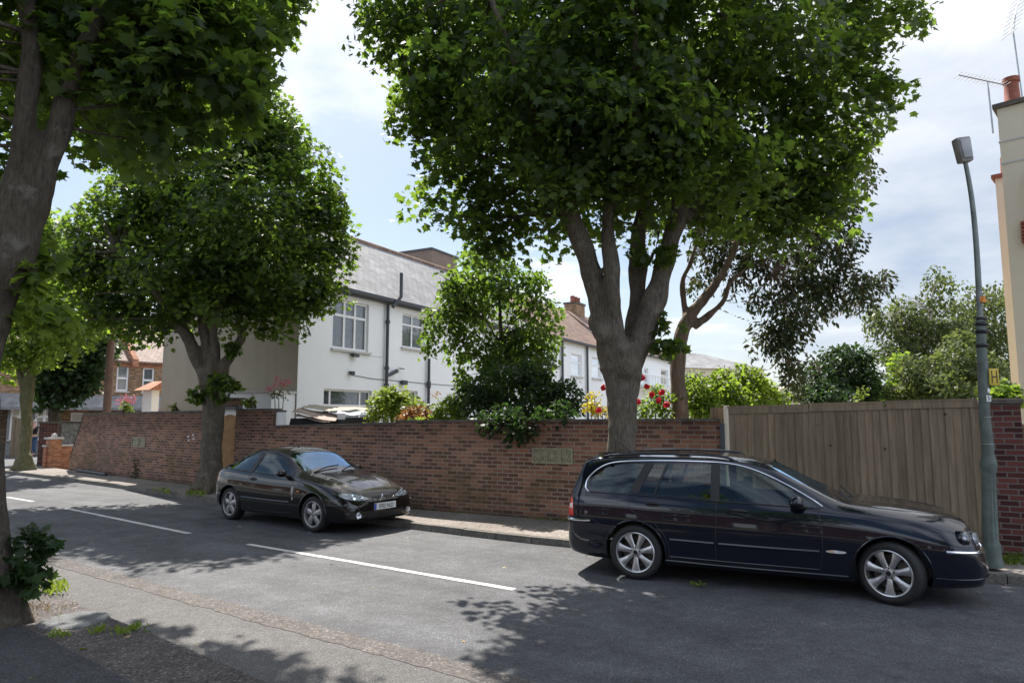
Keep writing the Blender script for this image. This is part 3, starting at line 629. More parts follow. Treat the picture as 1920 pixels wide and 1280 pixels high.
# drooping gum tree in the garden
Y = 13.0; b = ground_pt(1272, Y, 0); t = tree('gum_tree', 'slender drooping tree with brown tinged leaves leaning out over the garden wall', b)
limbs = [[(b, .2), (P(1275, 790, Y), .19)]+limb_pts([(1271, 700, Y, 31), (1275, 640, Y, 32), (1292, 595, Y, 26), (1330, 548, Y, 20), (1362, 500, Y, 16), (1382, 450, Y, 14), (1395, 380, Y, 12), (1450, 300, Y, 9), (1520, 250, Y, 6)]),
    limb_pts([(1280, 640, Y, 20), (1284, 590, Y+.1, 14), (1280, 530, Y+.1, 11), (1296, 490, Y+.1, 10), (1308, 440, Y+.2, 9), (1310, 380, Y+.2, 7)]),
    limb_pts([(1300, 612, Y, 18), (1330, 590, Y-.1, 14), (1358, 562, Y-.2, 11), (1372, 525, Y-.2, 9), (1420, 500, Y-.2, 5), (1480, 530, Y-.2, 3)]),
    limb_pts([(1360, 540, Y-.1, 5), (1400, 560, Y-.1, 4), (1450, 600, Y-.1, 3)]), limb_pts([(1340, 575, Y-.1, 4), (1400, 600, Y-.1, 3.5), (1440, 606, Y-.1, 3)])]
wo, sk = wood(t, limbs, 'bark_smooth', .030, rough=.004)
BB = [(1470, 450, Y, 62), (1535, 500, Y, 55), (1590, 540, Y, 45), (1640, 528, Y, 26), (1440, 540, Y, 45), (1490, 590, Y-.3, 48), (1560, 450, Y, 55), (1465, 650, Y, 42), (1485, 705, Y, 34), (1430, 640, Y, 28), (1330, 440, Y+.6, 45), (1400, 450, Y+.6, 42), (1590, 330, Y+.4, 50), (1560, 390, Y+.3, 55),
      (1320, 520, Y+.4, 28), (1620, 270, Y+.5, 30), (1500, 400, Y+.5, 50), (1630, 560, Y, 22), (1460, 600, Y, 40), (1510, 560, Y, 50), (1420, 490, Y, 35), (1500, 680, Y, 24), (1230, 420, Y+.6, 25), (1545, 570, Y, 30)]
BB += [(1660, 515, Y, 16), (1600, 560, Y, 26), (1560, 530, Y, 34), (1390, 520, Y+.3, 26), (1350, 480, Y+.4, 34), (1500, 500, Y, 45)]
crown(t, blobs_px(BB), 580, 24, .115, LANCE*np.array([2.0, 1]), 'leaf_gum', clump_r=.20, inner=.1, up=.25, outw=.4, rnd=.9, droop=.75, flat=.9, twigs=[p for p in sk if p.z > 4.6], twigmat='bark_smooth', twl=.85)
# garden trees and shrubs behind the wall
Y = 16.4; b = ground_pt(938, Y, 0); t = tree('garden_tree', 'small glossy leaved tree growing behind the wall in front of the white house', b)
wo, sk = wood(t, [[(b, .07)]+limb_pts([(939, 800, Y, 11), (938, 700, Y, 9), (939, 620, Y, 8), (936, 560, Y, 6), (930, 500, Y, 4)]), limb_pts([(938, 700, Y, 6), (915, 680, Y, 5), (880, 655, Y, 3)]), limb_pts([(938, 640, Y, 5), (960, 600, Y, 4), (1000, 570, Y, 3)]), limb_pts([(938, 650, Y, 5), (910, 600, Y, 4), (860, 560, Y, 3)])], 'bark_brown', .025, rough=.002)
crown(t, blobs_px([(900, 500, Y, 44), (865, 560, Y, 48), (960, 540, Y, 55), (1010, 590, Y, 40), (815, 600, Y, 32), (880, 640, Y, 46), (975, 630, Y, 50), (1005, 530, Y, 28), (845, 530, Y, 28), (930, 680, Y, 45), (800, 640, Y, 22), (1030, 630, Y, 24), (890, 560, Y+.8, 60), (870, 720, Y, 24), (990, 660, Y, 34), (920, 720, Y-.6, 36), (980, 700, Y-.6, 34), (1020, 680, Y-.3, 28)]),
      620, 20, .12, OVAL, 'leaf_mid', clump_r=.24, inner=.15, up=.5, rnd=.8, droop=.7, twigs=sk)
def shrub(name, label, px, Y, blobs, n, per, size, shape, m, cr, cat='shrub', group=None, top=False, **kw):
    b = ground_pt(px, Y, 0)
    if top:
        Yw = wallat(px)[0].y+.12; b = P(px, top, Yw); blobs = [(q[0], q[1], Yw, q[3]) for q in blobs]
    t = thing(name, label, cat, b, 0, group)
    st = MB()
    for k in range(7):
        c = blobs[k % len(blobs)]; p = P(c[0], c[1], c[2])-b; st.tube([Vector((random.uniform(-.1, .1), random.uniform(-.1, .1), -.05)), p*.5+Vector((0, 0, .1)), p], [.03, .02, .008], 6)
    st.build('stems', 'bark_brown', t, smooth=True)
    crown(t, blobs_px(blobs), n, per, size, shape, m, clump_r=cr, name='foliage', **kw); return t
shrub('evergreen_shrub', 'dark evergreen shrub spilling over the wall below the small garden tree', 970, 14.9, [(930, 730, 14.9, 52), (1000, 745, 14.8, 50), (900, 765, 14.8, 34), (1050, 745, 14.8, 42), (960, 790, wallat(960)[0].y-.05, 30), (975, 810, wallat(975)[0].y-.12, 18), (985, 828, wallat(985)[0].y-.1, 9), (930, 795, wallat(930)[0].y-.05, 18), (1010, 785, wallat(1010)[0].y+.1, 20), (900, 783, wallat(900)[0].y+.1, 14), (1050, 775, wallat(1050)[0].y+.15, 18), (1070, 760, 14.7, 26), (880, 740, 15, 26), (1000, 700, 15, 34), (1010, 785, 14.3, 30)], 330, 26, .10, OVAL, 'leaf_dark', .22, up=.5, rnd=.7, inner=.3)
shrub('golden_shrub', 'pale yellow green bush beside the shed roof, below the white house windows', 735, 16.6, [(735, 760, 16.6, 34), (715, 755, 16.7, 24), (765, 765, 16.6, 26), (740, 745, 16.6, 22), (790, 772, 16.4, 20), (700, 775, 16.5, 14)], 130, 24, .10, OVAL, 'leaf_lime', .17, up=.6, rnd=.7, inner=.3)
shrub('copper_shrub', 'bush with coppery new leaves between the pale bush and the dark evergreen', 785, 15.6, [(785, 780, 15.5, 20), (765, 782, 15.5, 14), (810, 778, 15.5, 16), (750, 786, 15.5, 8)], 46, 22, .08, OVAL, 'leaf_copper', .13, inner=.1)
shrub('leafy_shrub', 'bright green leafy plants along the wall top left of the dark evergreen', 845, 15.3, [(835, 772, 15.3, 18), (860, 768, 15.3, 20), (815, 782, 15.2, 12), (845, 755, 15.4, 12), (865, 785, 15.1, 14), (785, 790, 15, 6), (770, 789, 15.1, 6)], 70, 20, .09, OVAL, 'leaf_bright', .13, inner=.1)
t = shrub('rose_bush', 'rose bush with red blooms seen between the big trunk and drooping tree', 1225, 12.9, [(1222, 760, 12.9, 24), (1245, 745, 12.9, 20), (1205, 775, 12.9, 16), (1230, 735, 13, 14), (1250, 775, 12.9, 14)], 74, 18, .065, OVAL, 'leaf_bright', .12, group='rose bushes behind the wall')
def blooms(t, L, m, r=.04, Y=None):
    for (px, py, Y) in L:
        c = P(px, py, Y)-t.location; q = ball(26, .3)*r*1.2*(1 if m == 'petal_red' else 1.5); 
        leaves_mesh('flower', np.array(c)[None]+q, unit(q+RNG.normal(0, .01, q.shape)), RNG.normal(size=q.shape), np.full(26, r*(1.3 if m == 'petal_red' else .55)), OVAL*np.array([1.6, 1]), m, t)
blooms(t, [(1213, 724, 12.5), (1241, 735, 12.5), (1250, 758, 12.5), (1196, 753, 12.4), (1222, 740, 12.5), (1204, 708, 12.6), (1235, 751, 12.4)], 'petal_red', .05)
t = shrub('rose_bush', 'yellow leaved rose bush with one red bloom left of the big trunk', 1120, 13.3, [(1122, 770, 13.2, 15), (1108, 762, 13.2, 12), (1130, 775, 13.2, 10), (1115, 748, 13.4, 12)], 34, 18, .06, OVAL, 'leaf_yellow', .11, group='rose bushes behind the wall')
blooms(t, [(1123, 769, 12.85), (1131, 727, 12.95)], 'petal_red', .05)
shrub('garden_hedge', 'broad bushy green shrub behind the wall end and wooden fence', 1370, 13.6, [(1310, 745, 13.2, 36), (1350, 730, 13.5, 36), (1400, 725, 13.8, 38), (1440, 735, 14, 28), (1330, 770, 13, 28), (1300, 720, 13.4, 22), (1380, 755, 13.4, 34), (1460, 750, 14, 16), (1400, 700, 14, 20), (1430, 760, 13.4, 20)], 300, 24, .085, OVAL, 'leaf_bright', .19, inner=.25, up=.5, rnd=.7)
shrub('climber', 'leafy climber over the top of the red brick pier', 1890, 9.9, [(1870, 742, 9.9, 18), (1890, 738, 9.9, 18), (1850, 728, 10.2, 14), (1905, 745, 9.7, 9), (1880, 722, 10.2, 12)], 44, 16, .085, MAPLE_S, 'leaf_bright', .12)
shrub('valerian_plant', 'pink flowering valerian on the wall top beside the wooden pole', 235, 21.7, [(237, 760, 21.5, 9), (243, 764, 21.5, 8), (230, 764, 21.5, 6)], 16, 16, .09, OVAL, 'leaf_lime', .12, cat='plant', top=771)
Yw = wallat(235)[0].y+.12
blooms(bpy.data.objects['valerian_plant'], [(234, 744, Yw), (247, 752, Yw), (223, 753, Yw), (238, 750, Yw), (249, 748, Yw)], 'petal_pink', .085)
shrub('valerian_plant', 'pink valerian growing on the white low wall before the brown gable', 520, 18.9, [(523, 735, 18.9, 8), (532, 738, 18.9, 5), (515, 738, 18.9, 5)], 8, 12, .08, OVAL, 'leaf_birch', .13, cat='plant')
blooms(bpy.data.objects['valerian_plant.001'], [(512, 726, 18.8), (520, 712, 18.8), (505, 731, 18.8), (532, 718, 18.8), (541, 717, 18.8), (526, 721, 18.8)], 'petal_pink', .075)
shrub('yellow_weed', 'pale yellow green weed on the wall beside the gate', 472, 17.6, [(470, 752, 17.4, 9), (462, 756, 17.4, 7), (480, 756, 17.4, 5), (472, 743, 17.4, 5)], 14, 14, .08, OVAL, 'leaf_lime', .11, cat='plant', top=761)
shrub('yellow_weed', 'sparse pale weed on top of the left brick wall', 328, 20.1, [(328, 763, 20.1, 7), (318, 765, 20.1, 4)], 6, 12, .08, OVAL, 'leaf_lime', .11, cat='plant', top=768)
shrub('pale_flower_plant', 'wispy plant with pale orange flowers before the second drainpipe', 826, 16.6, [(826, 752, 16.5, 9), (818, 760, 16.5, 8), (836, 758, 16.5, 8)], 12, 10, .07, OVAL, 'leaf_lime', .14, cat='plant')
blooms(bpy.data.objects['pale_flower_plant'], [(820, 738, 16.4), (814, 741, 16.4)], 'leaf_copper', .06)
# background trees beyond the fence
Y = 34; b = ground_pt(1742, Y, 0); t = tree('birch_tree', 'tall drooping silver birch with white trunk beyond the fence', b)
wo, sk = wood(t, [[(b, .25)]+limb_pts([(1740, 700, Y, 10), (1738, 640, Y, 9), (1745, 590, Y, 8), (1750, 540, Y, 6), (1762, 510, Y, 4)]), limb_pts([(1738, 650, Y, 7), (1765, 600, Y, 5), (1775, 580, Y, 3)]), limb_pts([(1745, 590, Y, 5), (1725, 560, Y, 3)])], 'bark_white', .06)
crown(t, blobs_px([(1760, 525, Y, 26), (1745, 560, Y, 22), (1700, 585, Y, 36), (1655, 600, Y, 26), (1690, 640, Y, 34), (1720, 620, Y, 40), (1775, 600, Y, 46), (1640, 585, Y, 16), (1665, 660, Y, 20), (1770, 660, Y, 50), (1715, 690, Y, 40)]), 420, 22, .19, OVAL, 'leaf_birch', clump_r=.45, inner=.1, up=.3, rnd=.9, droop=1.2, flat=1, twigs=sk, twigmat='bark_white')
Y = 38; b = ground_pt(1850, Y, 0); t = tree('birch_tree', 'broad olive green birch behind the lamp post, right of the white trunked one', b)
wood(t, [[(b, .3)]+limb_pts([(1850, 700, Y, 11), (1848, 620, Y, 8), (1840, 560, Y, 5)])], 'bark_white', .07)
crown(t, blobs_px([(1825, 570, Y, 44), (1870, 555, Y, 40), (1850, 620, Y, 55), (1820, 650, Y, 46), (1880, 660, Y, 45), (1800, 610, Y, 40), (1900, 600, Y, 40), (1860, 700, Y, 40)]), 430, 22, .20, OVAL, 'leaf_birch', clump_r=.5, inner=.2, up=.3, rnd=.9, droop=1.2, flat=1)
shrub('laurel_tree', 'dense pale leaved laurel just beyond the fence below the birches', 1790, 26, [(1760, 700, 26, 44), (1810, 690, 26, 46), (1720, 730, 26, 34), (1860, 710, 26, 40), (1780, 740, 25, 40), (1840, 745, 25, 36), (1700, 690, 26, 20), (1690, 750, 26, 26), (1800, 650, 27, 28)], 420, 22, .17, OVAL, 'leaf_birch', .38, cat='tree', inner=.3, up=.5)
shrub('ivy_trunk_tree', 'ivy clad bright green tree between the round evergreen and the birch', 1690, 28, [(1685, 720, 28, 30), (1690, 680, 28, 22), (1670, 745, 28, 26), (1710, 750, 27, 30), (1640, 760, 27, 16)], 170, 20, .17, OVAL, 'leaf_bright', .36, cat='tree', inner=.2)
shrub('round_evergreen', 'round dark green evergreen standing behind the fence, below the drooping tree', 1572, 27, [(1575, 705, 27, 58), (1545, 725, 27, 42), (1618, 722, 27, 36), (1580, 675, 27, 30), (1600, 690, 26.5, 40), (1560, 745, 26, 40), (1620, 745, 26, 26), (1510, 740, 27, 26)], 420, 22, .17, OVAL, 'leaf_dark', .34, cat='tree', inner=.45, up=.7)
shrub('fence_top_sprig', 'small lime green sprig peeping over the middle of the fence', 1612, 13.5, [(1612, 738, 13, 7), (1612, 750, 13, 8), (1614, 728, 13, 4)], 12, 8, .07, OVAL, 'leaf_lime', .09, cat='plant')
# ---------------------------------------------------------------- cars
def pchip(xs, ys, x):
    xs, ys = np.asarray(xs, float), np.asarray(ys, float); h = np.diff(xs); d = np.diff(ys)/h; m = np.zeros_like(xs)
    for i in range(1, len(xs)-1):
        if d[i-1]*d[i] > 0:
            w1, w2 = 2*h[i]+h[i-1], h[i]+2*h[i-1]; m[i] = (w1+w2)/(w1/d[i-1]+w2/d[i])
    m[0], m[-1] = d[0], d[-1]
    x = np.clip(x, xs[0], xs[-1]); i = np.clip(np.searchsorted(xs, x)-1, 0, len(h)-1); t = (x-xs[i])/h[i]
    return (2*t**3-3*t**2+1)*ys[i]+(t**3-2*t**2+t)*h[i]*m[i]+(-2*t**3+3*t**2)*ys[i+1]+(t**3-t**2)*h[i]*m[i+1]
class Loft:
    def __init__(s, T, feat=None): s.T = T; s.X = T['x']; s.feat = feat
    def val(s, k, x):
        if isinstance(s.T[k][0], tuple): xs, ys = zip(*s.T[k]); return float(pchip(xs, ys, x))
        return float(pchip(s.X, s.T[k], x))
    def section(s, x, inset=0.0, sub=4, ztop=None):
        g = {k: s.val(k, x) for k in ('zt', 'ze', 'zb', 'zbelt', 'wm', 'wbelt', 'wr')}
        zb, zl = g['zb'], g['zbelt']; zsh = zl-.13*(zl-zb); zm = zb+.50*(zl-zb)
        P_ = [(0, zb), (g['wm']*.80, zb), (g['wm']*.95, zb+.035), (g['wm']*.985, zb+.22*(zl-zb)), (g['wm'], zm), (g['wm']*.993, zb+.72*(zl-zb)), (g['wbelt']*.45+g['wm']*.55, zsh+.005), (g['wbelt'], zl),
              (g['wbelt']*.5+g['wr']*.5+.012, zl+.52*(g['ze']-zl)), (g['wr'], g['ze']), (g['wr']*.90, g['ze']+.40*(g['zt']-g['ze'])), (g['wr']*.60, g['ze']+.78*(g['zt']-g['ze'])), (0, g['zt'])]
        q = catmull([P_[0]]+P_[1:], sub); out = []
        for y, z in q:
            y = max(y, 0)
            if s.feat: z += s.feat(x, y, z, g)
            out.append((y, z))
        out[-1] = (0, out[-1][1]); out[0] = (0, out[0][1])
        if inset:
            c = (g['zt']+zb)/2; out = [(max(y-inset, 0)*1.0, z-inset*(1 if z > c else -1)*min(abs(z-c)/.1, 1)) for y, z in out]
        return out
    def stations(s, x0, x1, step=.045):
        xs = [x0]; fine = np.linspace(x0, x1, 900); zt = np.array([s.val('zt', x) for x in fine]); w = np.array([s.val('wm', x) for x in fine])
        acc = np.concatenate([[0], np.cumsum(np.sqrt(np.diff(fine)**2+np.diff(zt)**2+np.diff(w)**2))]); n = int(acc[-1]/step)
        return np.interp(np.linspace(0, acc[-1], n), acc, fine)
    def mesh(s, x0, x1, inset=0.0, step=.045, sub=4, name='loft'):
        rings = []; vs = []; fs = []
        for x in s.stations(x0, x1, step):
            h = s.section(x, inset, sub); ring = [(x, y, z) for y, z in h]+[(x, -y, z) for y, z in reversed(h[1:-1])]; rings.append(ring)
        n = len(rings[0])
        for r in rings: vs += r
        for i in range(len(rings)-1):
            for j in range(n):
                a = i*n+j; b = i*n+(j+1) % n; fs.append((a, a+n, b+n, b))
        fs.append(tuple(range(n))); fs.append(tuple((len(rings)-1)*n+j for j in reversed(range(n))))
        me = bpy.data.meshes.new(name); me.from_pydata(vs, [], fs); bm = bmesh.new(); bm.from_mesh(me)
        bmesh.ops.remove_doubles(bm, verts=bm.verts, dist=1e-5); bmesh.ops.recalc_face_normals(bm, faces=bm.faces); bm.to_mesh(me); bm.free(); return me
def mesh_of(mb):
    me = bpy.data.meshes.new('c'); me.from_pydata(mb.v, [], mb.f); bm = bmesh.new(); bm.from_mesh(me); bmesh.ops.recalc_face_normals(bm, faces=bm.faces); bm.to_mesh(me); bm.free(); return me
def boolean(me, cutters, op='DIFFERENCE'):
    o = bpy.data.objects.new('b', me); COL.objects.link(o); cs = []
    for c in cutters:
        k = bpy.data.objects.new('k', c); COL.objects.link(k); cs.append(k); m = o.modifiers.new('b', 'BOOLEAN'); m.operation = op; m.object = k; m.solver = 'EXACT'
    dg = bpy.context.evaluated_depsgraph_get(); out = bpy.data.meshes.new_from_object(o.evaluated_get(dg))
    for k in [o]+cs: bpy.data.objects.remove(k)
    return out
class Body:
    """ray-casts outlines onto the painted shell, so trim, glass and lamps follow it"""
    def __init__(s, me):
        bm = bmesh.new(); bm.from_mesh(me); s.bvh = BVHTree.FromBMesh(bm); bm.free()
    def hit(s, a, b, axis):
        if axis == 'R': o, d = Vector((a, -3, b)), Vector((0, 1, 0))        # right side: (x, z)
        elif axis == 'L': o, d = Vector((a, 3, b)), Vector((0, -1, 0))
        elif axis == 'F': o, d = Vector((6, a, b)), Vector((-1, 0, 0))      # front: (y, z)
        elif axis == 'B': o, d = Vector((-6, a, b)), Vector((1, 0, 0))
        else: o, d = Vector((a, b, 4)), Vector((0, 0, -1))                  # top: (x, y)
        p, n, i, dd = s.bvh.ray_cast(o, d)
        if p is None: return None, None
        if n.dot(d) > 0: n = -n
        return p, n
    def patch(s, outline, axis, name, m, parent, off=.003, step=.05, thick=0.0, smooth=True, along=False):
        bm = bmesh.new(); vs = [bm.verts.new((a, b, 0)) for a, b in outline]; bm.faces.new(vs)
        xs = [a for a, b in outline]; ys = [b for a, b in outline]
        for lo, hi, no in ((min(xs), max(xs), (1, 0, 0)), (min(ys), max(ys), (0, 1, 0))):
            k = max(1, int((hi-lo)/step))
            for i in range(1, k):
                c = lo+(hi-lo)*i/k; co_ = (c, 0, 0) if no[0] else (0, c, 0)
                bmesh.ops.bisect_plane(bm, geom=bm.verts[:]+bm.edges[:]+bm.faces[:], plane_co=co_, plane_no=no)
        last = None; miss = []
        for v in bm.verts:
            p, n = s.hit(v.co.x, v.co.y, axis)
            if p is None: miss.append(v); continue
            dirn = n
            if along: dirn = {'R': Vector((0, -1, 0)), 'L': Vector((0, 1, 0)), 'F': Vector((1, 0, 0)), 'B': Vector((-1, 0, 0)), 'T': Vector((0, 0, 1))}[axis]
            v.co = p+dirn*off
        if miss: bmesh.ops.delete(bm, geom=miss, context='VERTS')
        if thick:
            r = bmesh.ops.extrude_face_region(bm, geom=bm.faces[:]); c = {'R': Vector((0, 1, 0)), 'L': Vector((0, -1, 0)), 'F': Vector((-1, 0, 0)), 'B': Vector((1, 0, 0)), 'T': Vector((0, 0, -1))}[axis]
            bmesh.ops.translate(bm, verts=[e for e in r['geom'] if isinstance(e, bmesh.types.BMVert)], vec=c*thick)
        bmesh.ops.recalc_face_normals(bm, faces=bm.faces)
        me = bpy.data.meshes.new(name); bm.to_mesh(me); bm.free(); return link(name, me, m, parent, smooth, fixn=False)
    def line(s, pts, axis, rad, name, m, parent, off=.001, closed=False, n=6, dense=8):
        q = catmull(pts, dense, closed); P_ = []
        for a, b in q:
            p, nn = s.hit(a, b, axis)
            if p is not None: P_.append(p+nn*off)
        if closed: P_.append(P_[0]); P_.append(P_[1])
        return MB().tube(P_, rad, n).build(name, m, parent, smooth=True)
def wheel(parent, x, y, r, w, rim, spokes, steer, metal, style, side):
    """side -1: visible right side, outward is -y"""
    root = bpy.data.objects.new('wheel', None); COL.objects.link(root); root.parent = parent; root.location = (x, y, r); root.rotation_euler = (0, 0, steer)
    M = Matrix.Rotation(R(90)*(1 if side < 0 else -1), 4, 'X')   # local z -> outward
    hw = w/2
    prof = [(rim-.012, hw-.012), (rim+.006, hw-.004), (rim+.02, hw+.004), ((r+rim)/2, hw+.006), (r-.028, hw-.002), (r-.010, hw-.014), (r-.001, hw-.034), (r, 0), (r-.001, -hw+.034), (r-.012, -hw+.012), ((r+rim)/2, -hw), (rim, -hw+.01)]
    t = MB(); t.lathe(prof, 56, M)
    for k in range(3): # tread grooves as inset ribs
        h = (-.045, 0, .045)[k]; t.lathe([(r+.0025, h-.016), (r+.0025, h+.016)], 56, M)
    t.build('tyre', 'rubber', root, smooth=True, sharp=35)
    d = MB(); o = hw-.010
    d.lathe([(rim-.004, o-.05), (rim+.004, o+.006), (rim-.004, o+.012), (rim-.014, o+.008), (rim-.020, o-.03), (rim-.022, -hw+.02)], 56, M)
    # spokes: dished, tapered petals
    hub = .052 if style == 'petal' else .06
    for k in range(spokes):
        a = 2*math.pi*(k+.25)/spokes
        rr = [hub*.7, hub*1.1, rim*.5, rim*.75, rim-.012]
        ww = [.026, .026, .030, .040, .058] if style == 'petal' else [.036, .040, .047, .047, .040]
        hh = [o-.020, o-.016, o-.008, o-.006, o-.010] if style == 'petal' else [o-.004, o-.001, o-.003, o-.009, o-.016]
        V = []; Fc = []
        for i in range(5):
            for sg, dz, fw in ((-1, -.012, 1), (-.55, 0, 1), (.55, 0, 1), (1, -.012, 1), (1, -.030, 1), (-1, -.030, 1)):
                q = Vector((rr[i], sg*ww[i], hh[i]+dz)); q = Matrix.Rotation(a, 4, 'Z') @ q; V.append(M @ q)
        for i in range(4):
            for j in range(6): A = i*6+j; B = i*6+(j+1) % 6; Fc.append((A, B, B+6, A+6))
        Fc.append((0, 1, 2, 3, 4, 5)); Fc.append((29, 28, 27, 26, 25, 24)); d.add(V, Fc)
    d.lathe([(0, o-.004), (.030, o-.006), (.036, o-.014), (hub+.012, o-.018), (hub+.018, o-.035), (0, o-.04)], 24, M)
    d.build('rim', metal, root, smooth=True, sharp=38)
    for k in range(5):
        nb = MB();
        a = 2*math.pi*k/5+.3; c = Vector((.052*math.cos(a), .052*math.sin(a), o-.02)); nb.lathe([(0, .012), (.008, .010), (.009, 0)], 8, M @ Matrix.Translation(c)); nb.build('wheel_nut', 'dark_metal', root, smooth=True)
    c = MB(); c.lathe([(0, o-.0015), (.024, o-.003), (.027, o-.007)], 20, M); c.build('centre_cap', 'dark_metal' if style == 'petal' else 'chrome', root, smooth=True)
    b = MB(); b.lathe([(0, -.01), (rim*.78, -.01), (rim*.78, -.03), (0, -.03)], 32, M); b.box(M @ Vector((rim*.5, rim*.35, 0)), (.09, .07, .09)); b.build('brake_disc', 'brake_steel', root, smooth=True, sharp=35)
    return root
simple('brake_steel', (.10, .09, .085), .5, .6, var=.3)
simple('lamp_inner', (.78, .80, .82), .2, .25, var=.3, nscale=30)
def build_car(label, name, X):
    root = thing(name, label, 'car', X['loc'], X['rz'], 'cars parked across the road')
    T = X['T']; lf = Loft(T, X.get('feat')); x0, x1 = T['x'][0], T['x'][-1]
    outer = lf.mesh(x0, x1); body = Body(outer)
    cuts = []
    inn = lf.mesh(X['cab'][0], X['cab'][1], .035, .07)
    cuts.append(inn)
    for wx in (0, X['wb']):
        for sd in (-1, 1):
            m = MB(); m.lathe([(0, 0), (X['arch'], 0), (X['arch'], .8), (0, .8)], 40, Matrix.Translation((wx, sd*(X['hw']-.30), X['r']+.008)) @ Matrix.Rotation(R(90)*(1 if sd < 0 else -1), 4, 'X')); cuts.append(mesh_of(m))
    for wn in X['side']:
        q = wn['poly']; 
        if wn.get('round'): q = catmull(q, 6, True)
        m = MB(); m.prism([(x, z) for x, z in q], 3.0, Matrix.Translation((0, 1.5, 0)) @ Matrix.Rotation(R(90), 4, 'X')); cuts.append(mesh_of(m)); wn['q'] = q
    # windscreen / rear screen: (y,z) outline pushed along x
    for key, xs in (('front', (X['cab'][2], 5)), ('rear', (-5, X['cab'][3]))):
        q = X[key]; m = MB(); n = len(q); m.add([(xs[0], y, z) for y, z in q]+[(xs[1], y, z) for y, z in q], [tuple(range(n)), tuple(reversed(range(n, 2*n)))]+[(i, (i+1) % n, n+(i+1) % n, n+i) for i in range(n)]); cuts.append(mesh_of(m))
    # keep the bottom of the cabin closed: inner cutter sits above the sill line
    me = outer.copy()
    me = boolean(me, cuts)
    bo = link('body', me, X['paint'], root, smooth=True, sharp=32, fixn=False)
    me.materials.clear(); me.materials.append(MATS[X['paint']])
    for wn in X['side']:
        for ax in ('R', 'L'):
            body.patch(wn['q'], ax, 'side_window', 'car_glass', root, off=-.007, step=.06)
    body.patch(X['front'], 'F', 'windscreen', 'screen_glass', root, off=-.006, step=.06)
    body.patch(X['rear'], 'B', 'rear_window', 'car_glass', root, off=-.006, step=.06)
    for wx, st in ((0, 0), (X['wb'], X['steer'])):
        for sd in (-1, 1): wheel(root, wx, sd*(X['hw']-.115), X['r'], X['tw'], X['rim'], X['spokes'], st, X['rimmat'], X['style'], sd)
    # inner wheel wells / floor
    u = MB(); u.box((X['wb']/2, 0, .30), (X['wb']+1.0, X['hw']*1.12, .16)); u.build('underbody', 'trim_black', root)
    # cabin
    for (sx, sy, rear) in X['seats']:
        s = MB(); w = .48 if not rear else 1.25
        s.box((sx+.15, sy, .48), (.50, w, .16)); s.box((sx-.13, sy, .74), (.14, w*.95, .50))
        s.build('seat', 'seat_dark', root, bevel=.04, sharp=50)
        for hy in ([0] if not rear else [-.4, .4]):
            h = MB(); h.box((sx-.17, sy+hy, 1.07), (.10, .26, .18)); h.tube([(sx-.16, sy+hy, .95), (sx-.17, sy+hy, 1.02)], .012); h.build('headrest', 'seat_dark', root, bevel=.035, sharp=50)
    d = MB(); d.box((X['dash'], 0, .78), (.42, X['hw']*1.5, .24)); d.build('dashboard', 'trim_black', root, bevel=.05)
    sw = MB(); c = Vector((X['dash']-.32, -.36, .88)); A = Vector((.38, 0, .92)); pts = []
    for k in range(21):
        a = 2*math.pi*k/20; pts.append(c+Vector((0, math.cos(a), 0))*.18+Vector((.92, 0, .38)).normalized()*0+Vector((.35, 0, .93)).normalized()*math.sin(a)*.18)
    sw.tube(pts, .013, 8, False); sw.tube([c+Vector((0, -.17, 0)), c, c+Vector((0, .17, 0))], .015); sw.tube([c, c+Vector((.25, 0, -.08))], .025); sw.build('steering_wheel', 'trim_black', root, smooth=True)
    return root, body, lf
def arch_lip(root, body, wx, r, z0, m, w=.012):
    for ax in ('R', 'L'):
        pts = [(wx+r*math.cos(a), z0+r*math.sin(a)) for a in np.linspace(R(-14), R(194), 30)]
        P_ = []
        for a, b in pts:
            p, n = body.hit(a, b, ax)
            if p is not None: P_.append(p+n*.003)
        MB().tube(P_, w, 8).build('wheel_arch', m, root, smooth=True)
def mirror_part(root, x, z, hw, m, sc=1.0):
    for sd in (-1, 1):
        e = MB(); e.sphere((x-.02, sd*(hw+.075), z), (.075*sc, .10*sc, .068*sc), 28, 18)
        o = e.build('door_mirror', m, root, smooth=True)
        a = MB(); a.tube([(x+.06, sd*(hw-.05), z-.06), (x+.01, sd*(hw+.02), z-.035)], [.03, .028], 8); a.build('bracket', 'trim_black', o, smooth=True)
        g_ = MB(); g_.lathe([(0, 0), (.045*sc, 0)], 20, Matrix.Translation((x-.066*sc-.012, sd*(hw+.075), z)) @ Matrix.Rotation(R(-90), 4, 'Y') @ Matrix.Scale(1.25, 4, (0, 1, 0))); g_.build('mirror_glass', 'chrome', o)
def handle(root, body, x, z, tipm=None):
    for ax, sd in (('R', -1), ('L', 1)):
        body.patch(catmull([(x-.095, z), (x-.05, z+.026), (x+.05, z+.026), (x+.095, z), (x+.05, z-.028), (x-.05, z-.028)], 4, True), ax, 'handle_cup', 'trim_black', root, off=.001)
        p, n = body.hit(x, z, ax); q1, _ = body.hit(x-.1, z+.005, ax); q2, _ = body.hit(x+.1, z, ax)
        MB().tube([q1+n*.004, q1.lerp(q2, .25)+n*.03, q1.lerp(q2, .75)+n*.03, q2+n*.004], [.009, .013, .013, .009], 8).build('door_handle', tipm or 'trim_black', root, smooth=True)
